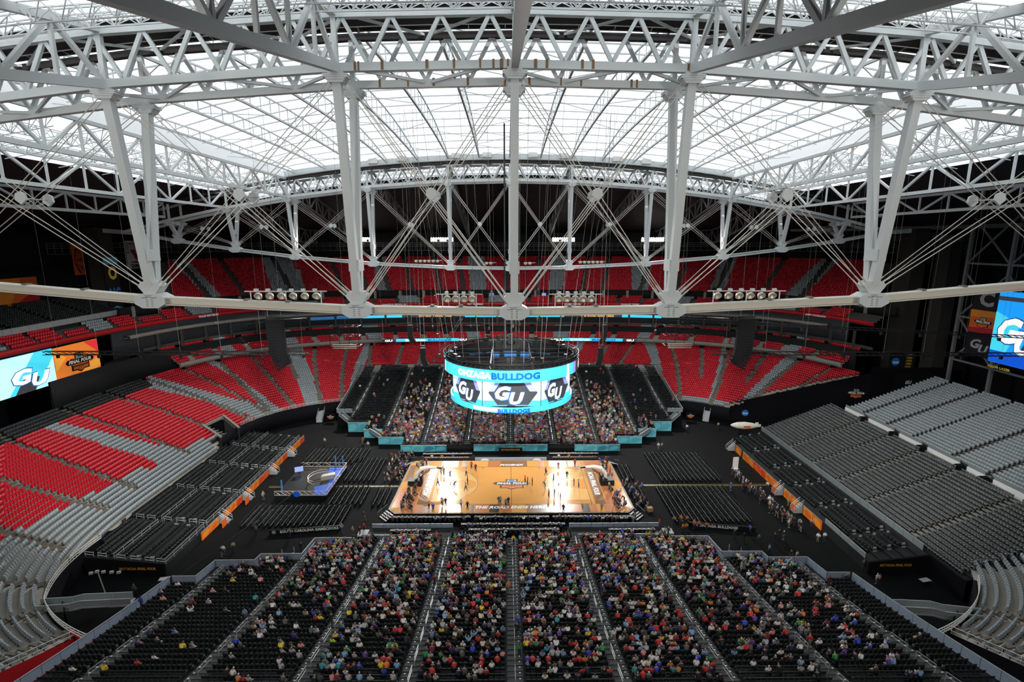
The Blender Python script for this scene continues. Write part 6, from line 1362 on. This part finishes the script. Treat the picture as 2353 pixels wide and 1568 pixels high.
# blimp, gangways, crane and cases
bl = thing('blimp', 'cream inflatable blimp lying behind the right benches', 'blimp', (57.5, 26.3, .3)); MB().lathe([(.02, -3.4), (.35, -3.0), (.75, -1.8), (.9, 0), (.7, 1.8), (.3, 3.0), (.02, 3.3)], 14).build('envelope', 'blimp', bl, Matrix.Translation((56.8, 25.6, 3.0)) @ Matrix.Rotation(PI / 2, 4, 'Y') @ Matrix.Rotation(.1, 4, 'X'))
for q in (-.6, .6): boxo('fin', (60.0, 25.6 + q, 3.2), (.8, .08, .7), 'blimp', bl)
boxo('logo_patch', (57, 24.74, 2.95), (1.6, .06, .5), 'orange_a', bl); boxo('cradle', (56.8, 25.6, 1.1), (2.4, 1.0, 2.2), 'print_black', bl)
def gangway(label, pts, wd=1.4, group=None):
    t = thing('gangway', label, 'stairs', pts[0], group); d = Vector(pts[-1]) - Vector(pts[0]); sd = Vector((-d.y, d.x, 0)).normalized() * wd / 2
    for i in range(len(pts) - 1):
        a, b = Vector(pts[i]), Vector(pts[i + 1]); bar('walkway', a, b, wd, .15, 'print_grey', t)
        for s in (-1, 1):
            bar('handrail', a + sd * s + Vector((0, 0, 1)), b + sd * s + Vector((0, 0, 1)), .07, .07, 'rail', t); bar('bottom_rail', a + sd * s + Vector((0, 0, .1)), b + sd * s + Vector((0, 0, .1)), .07, .09, 'rail', t)
            n = 4
            q = MB(); p1 = a + sd * s; p2 = b + sd * s; q.add([(p1.x, p1.y, p1.z + .15), (p2.x, p2.y, p2.z + .15), (p2.x, p2.y, p2.z + .95), (p1.x, p1.y, p1.z + .95)], [(0, 1, 2, 3)]); q.build('side_panel', 'glass_clear', t); bar('post', p1, p1 + Vector((0, 0, 1)), .06, .06, 'rail', t)
gangway('grey gangway stairs descending from the near left corner seats', [(-56.6, -36.8, 3.6), (-54.2, -35.3, 2.7), (-53.2, -34.8, 2.7), (-50.9, -33.3, 1.7), (-48.6, -33.0, 1.6)]); gangway('grey gangway stairs descending from the near right corner seats', [(54.2, -39.4, 3.6), (51.6, -37.6, 2.7), (50.6, -37.0, 2.7), (48.4, -35.6, 1.8), (45.9, -35.4, 1.7)])
gangway('concrete gangway stairs to the floor at the far left', [(-51.4, 43.6, 4.0), (-50.6, 40.0, 2.0), (-50.2, 36.6, .1)], 1.5); gangway('concrete gangway stairs to the floor at the far right', [(54.6, 41.6, 4.0), (52.8, 38.6, 2.0), (51.6, 36.4, .1)], 1.5)
for sx, nm in ((-1, 'left'), (1, 'right')): gangway('white-railed stairs from the outer %s wing of the far stand' % nm, [(sx * 43.5, 33.9, 3.0), (sx * 38.6, 31.2, .2)], 1.2); gangway('white-railed stairs at the middle %s of the far stand' % nm, [(sx * 33.5, 25.4, 1.9), (sx * 29.5, 23.4, .2)], 1.2); gangway('pale stairs at the %s front of the near stand' % nm, [(sx * 32.6, -23.8, 2.1), (sx * 33.8, -21.6, .2)], 1.6)
cr = thing('camera_crane', 'black camera crane with a long arm in the near left corner', 'camera crane', (-46.3, -29.5, 0)); MB().tube([(-46.3, -29.5, 1.6), (-49.5, -30.2, 2.2), (-36.5, -12.5, 5.5)][::2], .09, 5).build('arm', 'black_metal', cr); MB().lathe([(.5, 0), (.45, .3), (.12, .4), (.1, 1.6)], 10).build('base', 'lamp_metal', cr, Matrix.Translation((-46.3, -29.5, 0))); boxo('head', (-36.5, -12.5, 5.4), (.4, .4, .5), 'black_metal', cr); bar('column', (-46.3, -29.5, 0), (-46.3, -29.5, 1.7), .2, .2, 'black_metal', cr)
lt = thing('light_tower', 'telescopic light tower with white lamp heads in the left corner', 'light tower', (-53.8, -30.6, 0)); bar('mast', (-53.8, -30.6, 0), (-54.2, -30.9, 4.4), .12, .12, 'lamp_metal', lt)
for q in (-.7, 0, .7, 1.6, 2.4): boxo('lamp_head', (-54.3 + q, -30.9 + .2 * q, 4.5 - abs(q) * .2), (.4, .3, .28), 'print_grey', lt, .3)
for i, (x, y, w_, m, nm) in enumerate(((-48.5, -27.2, 1.3, 'print_black', 'black flight case with silver edges beside the left bleacher'), (24.4, -8.6, .9, 'cardboard', 'brown cardboard box by the near right court stairs'), (57.2, -28.4, 1.4, 'print_black', 'black flight case under the right drape'))):
    t = thing('flight_case' if i != 1 else 'cardboard_box', nm, 'case' if i != 1 else 'box', (x, y, 0)); boxo('body', (x, y, .35), (w_, .7, .7), m, t, .2); boxo('lid_edge', (x, y, .71), (w_ + .04, .74, .04), 'rail' if i != 1 else 'cardboard', t, .2)
bd = thing('photo_backdrop', 'white upright photo board standing on the right floor', 'board', (47.0, 8.2, 0)); boxo('board', (47.0, 8.2, 1.35), (1.2, .1, 2.5), 'print_white', bd, .1); boxo('foot', (47.0, 8.2, .05), (1.2, .7, .1), 'print_white', bd, .1)
FLOOR_PEOPLE = [
    (-8.12, 6.7, 0.9, 'stand', 0, 'bright red', 'player in bright red by the far sideline, left half'),
    (-7.19, 5.54, 0.9, 'walk', 0, 'maroon', 'player in maroon walking near the far sideline, left half'),
    (-8.96, 3.7, 0.9, 'reach', 90, 'white', 'player in white at the left arc holding a ball up'),
    (-8.39, -0.07, 0.9, 'stand', 90, 'black', 'player in black on the left three-point arc'),
    (-8.57, -2.51, 0.9, 'walk', 90, 'pale grey', 'player in grey at the left arc, near side'),
    (-12.01, 2.28, 0.9, 'reach', 90, 'maroon', 'player in maroon shooting in the left lane'),
    (-13.39, 3.74, 0.9, 'stand', 270, 'dark grey', 'man in dark grey under the left hoop'),
    (-14.01, 4.23, 0.9, 'fold', 270, 'pale grey', 'man in pale grey behind the left hoop rim'),
    (-14.01, -0.7, 0.9, 'walk', 270, 'pale grey', 'man in grey walking along the left end line'),
    (-10.87, -1.39, 0.9, 'bend', 90, 'black', 'coach in black bending over in the left lane'),
    (-12.3, -7.97, 0.9, 'stand', 0, 'pale grey', 'man in grey at the near left sideline'),
    (-11.63, -8.26, 0.9, 'stand', 0, 'black', 'man in black at the near left sideline'),
    (-8.83, -8.95, 0.9, 'walk', 0, 'white', 'person in white walking on the near apron, left'),
    (-7.67, -9.52, 0.9, 'stand', 0, 'navy', 'person in navy standing on the near apron, left'),
    (-2.24, -7.77, 0.9, 'stand', 0, 'navy', 'referee in navy near the middle line'),
    (-1.99, -7.87, 0.9, 'stand', 0, 'light blue', 'official in light blue beside the middle line'),
    (-1.01, -8.74, 0.9, 'stand', 0, 'light blue', 'official in light blue nearest the road lettering'),
    (-0.57, -8.07, 0.9, 'stand', 0, 'navy', 'official in navy right at the middle line'),
    (-19.27, -9.14, 0.9, 'stand', 90, 'pale grey', 'cameraman in grey in the near left corner of the court'),
    (-18.81, -3.9, 0.9, 'stand', 90, 'navy', 'person in navy on the left apron'),
    (-18.42, -5.95, 0.9, 'fold', 90, 'navy', 'person in navy beside the left photographers'),
    (-13.55, -10.2, 0.9, 'stand', 0, 'royal blue', 'person in royal blue on the near left apron'),
    (-14.41, -9.27, 0.9, 'stand', 0, 'pink', 'person in pink on the near left apron'),
    (-17.25, -10.35, 0.9, 'stand', 0, 'black', 'person in black at the near left court edge'),
    (-17.6, 8.37, 0.9, 'fold', 180, 'red', 'person in red behind the left hoop'),
    (2.66, 0.28, 0.9, 'stand', 90, 'bright red', 'player in bright red right of the centre badge'),
    (3.12, -0.4, 0.9, 'stand', 270, 'red', 'player in red close beside the centre badge'),
    (4.01, -0.64, 0.9, 'stand', 90, 'black', 'tall player in black right of the centre badge'),
    (6.95, 3.8, 0.9, 'walk', 90, 'maroon', 'player in maroon at the top of the right arc'),
    (9.69, 6.29, 0.9, 'stand', 180, 'bright red', 'player in bright red on the far right side'),
    (10.97, 2.07, 0.9, 'stand', 180, 'black', 'player in black inside the right arc, far side'),
    (8.22, 0.69, 0.9, 'reach', 270, 'black', 'player in black raising arms in the right arc'),
    (8.95, -1.79, 0.9, 'walk', 270, 'white', 'player in white in the right lane'),
    (6.43, -1.77, 0.9, 'bend', 270, 'dark grey', 'player crouching at the right arc'),
    (6.84, -5.17, 0.9, 'stand', 270, 'pale grey', 'player in grey at the near right arc'),
    (7.87, -4.97, 0.9, 'stand', 270, 'black', 'player in black in the right arc, near side'),
    (8.86, -6.2, 0.9, 'stand', 270, 'maroon', 'player in black and maroon nearest in the right arc'),
    (11.95, -0.93, 0.9, 'stand', 90, 'maroon', 'player in maroon under the right hoop'),
    (12.79, -1.39, 0.9, 'stand', 90, 'pale grey', 'player in grey in the right lane by the end line'),
    (8.89, -10.59, 0.9, 'stand', 0, 'navy', 'person in navy on the near right apron'),
    (13.31, 7.82, 0.9, 'stand', 180, 'red', 'person in red at the far right sideline'),
    (18.22, -7.86, 0.9, 'fold', 90, 'black', 'man in black on the right apron'),
    (15.59, -10.1, 0.9, 'stand', 0, 'pale grey', 'man in grey at the near right apron corner'),
    (18.38, -2.53, 0.9, 'stand', 90, 'white', 'person in white on the right apron'),
    (18.23, 4.69, 0.9, 'stand', 90, 'light blue', 'person in light blue behind the right hoop'),
    (21.5, 0.06, 0, 'stand', 90, 'red', 'person in red right of the court'),
    (-35.76, -16.19, 0, 'stand', 0, 'khaki', 'officer in khaki standing on the left team board'),
    (-27.75, -15.0, 0, 'walk', 0, 'pale grey', 'person in grey walking left of the near platform'),
    (-25.73, -15.81, 0, 'stand', 0, 'khaki', 'officer in khaki by the left platform'),
    (-24.59, -15.82, 0, 'walk', 0, 'black', 'person in black by the left platform steps'),
    (-24.22, -14.8, 0, 'stand', 0, 'red', 'person in red by the left platform'),
    (-25.2, -11.22, 0, 'walk', 90, 'black', 'person in black walking left of the court'),
    (-43.55, 21.97, 0, 'stand', 0, 'pale grey', 'person in grey beyond the left floor seats'),
    (-34.79, 22.09, 0, 'stand', 0, 'bright red', 'person in bright red beyond the left floor seats'),
    (-32.81, 19.67, 0, 'walk', 0, 'white', 'person in white beyond the left floor seats'),
    (-32.38, -20.06, 0, 'stand', 0, 'black', 'person in black by the front rail of the near stand'),
    (-27.03, -18.84, 0, 'walk', 90, 'navy', 'person in navy on the floor before the near stand'),
    (-41.53, -15.35, 0, 'stand', 0, 'dark grey', 'person in grey beside the left floor rows'),
    (-45.77, -3.9, 0, 'stand', 90, 'khaki', 'guard in khaki at the left orange wall'),
    (-42.73, -19.97, 0, 'stand', 0, 'khaki', 'officer in khaki alone on the left floor'),
    (-43.84, -20.78, 0, 'stand', 0, 'white', 'person in white at the left bleacher corner'),
    (-43.82, -21.39, 0, 'stand', 0, 'black', 'person in black at the left bleacher corner'),
    (-25.96, 13.38, 0, 'walk', 0, 'bright red', 'person in red behind the left media group'),
    (-26.5, 13.39, 0, 'stand', 0, 'black', 'person in black behind the left media group'),
    (27.28, -13.07, 0, 'stand', 0, 'khaki', 'officer in khaki right of the court'),
    (28.49, -12.83, 0, 'stand', 0, 'orange', 'volunteer in orange at the left end of the orange group'),
    (29.47, -12.94, 0, 'stand', 0, 'orange', 'volunteer in orange, second of the orange group'),
    (27.96, -15.36, 0, 'stand', 0, 'orange', 'volunteer in orange nearest the camera'),
    (28.58, -15.27, 0, 'walk', 0, 'orange', 'volunteer in orange turning aside in the group'),
    (30.18, -14.42, 0, 'stand', 0, 'orange', 'volunteer in orange, third from the right'),
    (30.87, -14.53, 0, 'stand', 0, 'orange', 'volunteer in orange, second from the right'),
    (32.02, -14.92, 0, 'stand', 0, 'orange', 'volunteer in orange at the right end of the group'),
    (25.22, -16.41, 0, 'stand', 0, 'black', 'person in black left of the orange group'),
    (24.69, -16.41, 0, 'walk', 0, 'white', 'person in white left of the orange group'),
    (24.4, -14.27, 0, 'stand', 0, 'red', 'person in red by the right platform'),
    (20.43, -12.75, 0, 'stand', 0, 'pale grey', 'person in grey by the near right court stairs'),
    (33.83, 18.42, 0, 'stand', 0, 'white', 'person in white beyond the right floor seats'),
    (34.65, 18.41, 0, 'walk', 0, 'pale grey', 'person in grey beyond the right floor seats'),
    (21.29, -10.7, 0, 'walk', 0, 'navy', 'person in navy by the near right court stairs'),
    (48.4, -18.3, 0, 'stand', 0, 'white', 'officer in white by the end of the right barrier'),
    (49.54, -18.13, 0, 'stand', 0, 'white', 'second officer in white by the right barrier'),
    (47.88, -14.09, 0, 'stand', 0, 'light blue', 'person in light blue on the right floor'),
    (41.65, -22.76, 0, 'stand', 0, 'black', 'person in black on the near right floor'),
    (42.37, -23.0, 0, 'stand', 0, 'cream', 'person in cream on the near right floor'),
    (39.12, -21.33, 0, 'walk', 0, 'light blue', 'person in light blue walking on the right floor'),
    (36.76, -18.1, 0, 'stand', 0, 'black', 'person in black and khaki right of the lettering board'),
    (35.61, -17.28, 0, 'stand', 0, 'black', 'person in black near the lettering board'),
    (38.83, -18.65, 0, 'walk', 0, 'dark grey', 'person in dark grey on the right floor'),
    (38.68, -16.07, 0, 'bend', 0, 'royal blue', 'person in blue bending on the right floor'),
    (42.77, -17.26, 0, 'stand', 0, 'black', 'person in black with red bag on the right floor'),
    (41.59, -18.15, 0, 'fold', 0, 'black', 'person in black with folded arms on the right floor'),
    (43.26, -17.71, 0, 'stand', 0, 'black', 'person in black at the end of the right group'),
    (44.91, 4.17, 0, 'stand', 180, 'black', 'person in black posing before the white board'),
    (49.89, -14.11, 0, 'stand', 0, 'khaki', 'guard at the near right steps'),
    (49.84, -7.0, 0, 'stand', 0, 'khaki', 'guard at the middle right steps'),
    (49.15, -0.87, 0, 'stand', 90, 'white', 'person in white by the right barrier'),
    (41.9, -1.26, 0, 'stand', 0, 'royal blue', 'person in blue at the yellow ramp'),
    (50.53, -28.35, 0, 'stand', 0, 'white', 'crew member in white under the right drape'),
    (50.82, -28.43, 0, 'walk', 0, 'pink', 'crew member in pink under the right drape'),
    (50.93, -25.15, 0, 'fold', 0, 'dark grey', 'crew member in grey under the right drape'),
    (-62.8, 31.07, 0, 'stand', 0, 'khaki', 'officer in khaki by the far left tunnel'),
    (52.97, 31.54, 0, 'stand', 0, 'khaki', 'officer in khaki by the far right gangway'),
    (44.46, 30.1, 0, 'stand', 0, 'white', 'crew member in white at the far right stand'),
    (-52.89, -31.41, 0, 'stand', 0, 'khaki', 'guard in khaki on the near left floor'),
    (-50.96, -29.59, 0, 'walk', 0, 'dark grey', 'crew member in grey with a boom in the near left corner'),
    (-34.69, 22.41, 0, 'stand', 0, 'bright red', 'person in bright red walking by the far left stand'),
    (-32.87, 19.83, 0, 'stand', 0, 'white', 'person in white walking by the far left stand'),
]
for (x, y, z, pose, face, col, desc) in FLOOR_PEOPLE:
    person(UP[pose], Matrix.Translation((x, y, z)) @ Matrix.Rotation(math.radians(face + 180 if face in (0, 180) and y < -9 else face) + random.uniform(-.5, .5), 4, 'Z'), col, desc, 'people standing on court and floor')
EXTRA = []; SEATED = []
# photographers, crews and the loose queue: too many and too small to pick apart, they join the crowd
def gang(n, x0, x1, y0, y1, z, poses, face):
    for k in range(n):
        x = random.uniform(x0, x1); y = y0 + (y1 - y0) * (k + random.uniform(.1, .9)) / n; p = random.choice(poses); an = math.radians(face) + random.uniform(-.4, .4)
        if isinstance(p, int): SEATED.append((x, y, z - (.3 if z > .8 else 0), an, 'dark'))
        else: EXTRA.append((x, y, z, an, p))
gang(18, -19.6, -17.6, -9.2, -2.2, .9, (1, 3, 'bend'), 90); gang(8, -19.6, -17.8, 4, 9.6, .9, (1, 3, 'stand'), 90); gang(16, 18.4, 20.4, -9.4, -2.6, .9, (1, 3, 'bend'), 270); gang(14, 18.6, 20.6, 2.0, 9.6, .9, ('stand', 'bend', 3), 270)
gang(46, -25.6, -21.8, 2.6, 15.6, 0, (1, 3, 'stand', 0), 90); gang(16, 21.8, 25.2, -8.0, 2.0, 0, (1, 3, 0), 270)
for k in range(46):
    t = k / 45; EXTRA.append((45.2 + 2.4 * t + random.uniform(-1.5, .4) * (1 if k % 2 else .2), 5.0 - 20 * t, 0, random.uniform(0, 6), random.choice(('stand', 'walk'))))
# chairs of the queue strip and the press rows
pc = []
for (x, y, z) in PRESS:
    if random.random() < .55: SEATED.append((x, y, z, PI + random.uniform(-.3, .3), 'dark'))
    pc.append((x, y, z, PI))
pc = np.array(pc); tag(place(bpy.data.objects.new('press_chairs', stamp('press_chairs', CHV, CHF, pc[:, :3], pc[:, 3], 'black_seat'))), 'black chairs behind the press tables', 'chair', kind='stuff')
crowd('spectator_crowd', rest + far_p + SEATED, 'rest of the crowd: seated spectators, reporters and crews in mixed clothes', EXTRA)
# people on the aisles of the near stand
for (x, y, pose, col, desc) in ((.45, -46.9, 'stand', 'green', 'man in green walking up the middle aisle'), (.45, -41.9, 'walk', 'royal blue', 'man in royal blue on the middle aisle'), (.3, -43.2, 'stand', 'black', 'man in black on the middle aisle behind the blue man'), (-10.1, -32.5, 'stand', 'maroon', 'man in maroon on the first aisle left of the middle'), (-8.6, -44.6, 'reach', 'light blue', 'man in light blue raising both arms beside the first left aisle'), (10.4, -44.5, 'walk', 'white', 'man in white on the first aisle right of the middle'), (9.8, -23, 'stand', 'bright red', 'person in bright red on the first right aisle'),
        (-20.3, -41, 'walk', 'black', 'person in black on the second left aisle'), (-30.4, -40.0, 'stand', 'light blue', 'person in light blue on the third left aisle'), (29.6, -41.5, 'stand', 'white', 'person in white on the third right aisle'), (30.4, -44.0, 'stand', 'pale grey', 'person in grey on the third right aisle'), (40.4, -33.2, 'stand', 'maroon', 'person in maroon on the outer right aisle'), (30.2, -45.8, 'stand', 'red', 'person in red beside the third right aisle'), (0.2, -20.6, 'stand', 'yellow', 'person in yellow at the foot of the middle aisle'), (-.5, -23.5, 'stand', 'black', 'person in black on the lower middle aisle'), (-.6, -34, 'walk', 'orange', 'person in orange on the middle aisle'), (-44.1, -37.2, 'stand', 'royal blue', 'steward in royal blue leaning on the left fence')):
    person(UP[pose], Matrix.Translation((x, y, zs(-18.4 - y) + .05)) @ Matrix.Rotation(random.choice((0, PI)) + random.uniform(-.3, .3), 4, 'Z'), col, desc, 'people on the aisles of the near stand')

# ---------------------------------------------------------------- the lamps' own light
for x, aim, p in ((-50, (-52, -22, 4), 150e3), (-23.6, (-12, -24, 2), 155e3), (19.2, (12, -24, 2), 145e3), (49.2, (50, -22, 4), 110e3)):
    spot('floodlight_beam', (x, 90.6 - .0025 * x * x, 47.6), aim, p, 62, .7, 1.6)
for x, aim, p in ((-22.2, (-72, 10, 4), 120e3), (-5.4, (-18, 36, 4), 100e3), (6, (18, 36, 4), 100e3), (22.8, (70, 10, 4), 70e3)):
    spot('lamp_rig_beam', (x, -40.2, 40.6), aim, p, 58, .6, 1.2)
# matching banks on the near catwalk, beside and behind the camera
for X0, X1, nm in ((-53.8, -46.5, 'outer left'), (-27.7, -19.6, 'inner left'), (15.1, 23.2, 'inner right'), (45.3, 53.2, 'outer right')):
    xm = (X0 + X1) / 2; yb = -96.0
    B = thing('floodlight_bank', 'floodlight bank on the near catwalk, %s of four' % nm, 'floodlight', (xm, yb, 48), 'floodlight banks on the near catwalk'); boxo('lamp_rack', (xm, yb - .3, 48.6), (X1 - X0, .15, 1.4), 'steel_dark', B)
    spot('floodlight_beam', (xm, yb + .5, 48.6), (xm * .8, -20, 24), 21e3, 120, .9, 1.6)
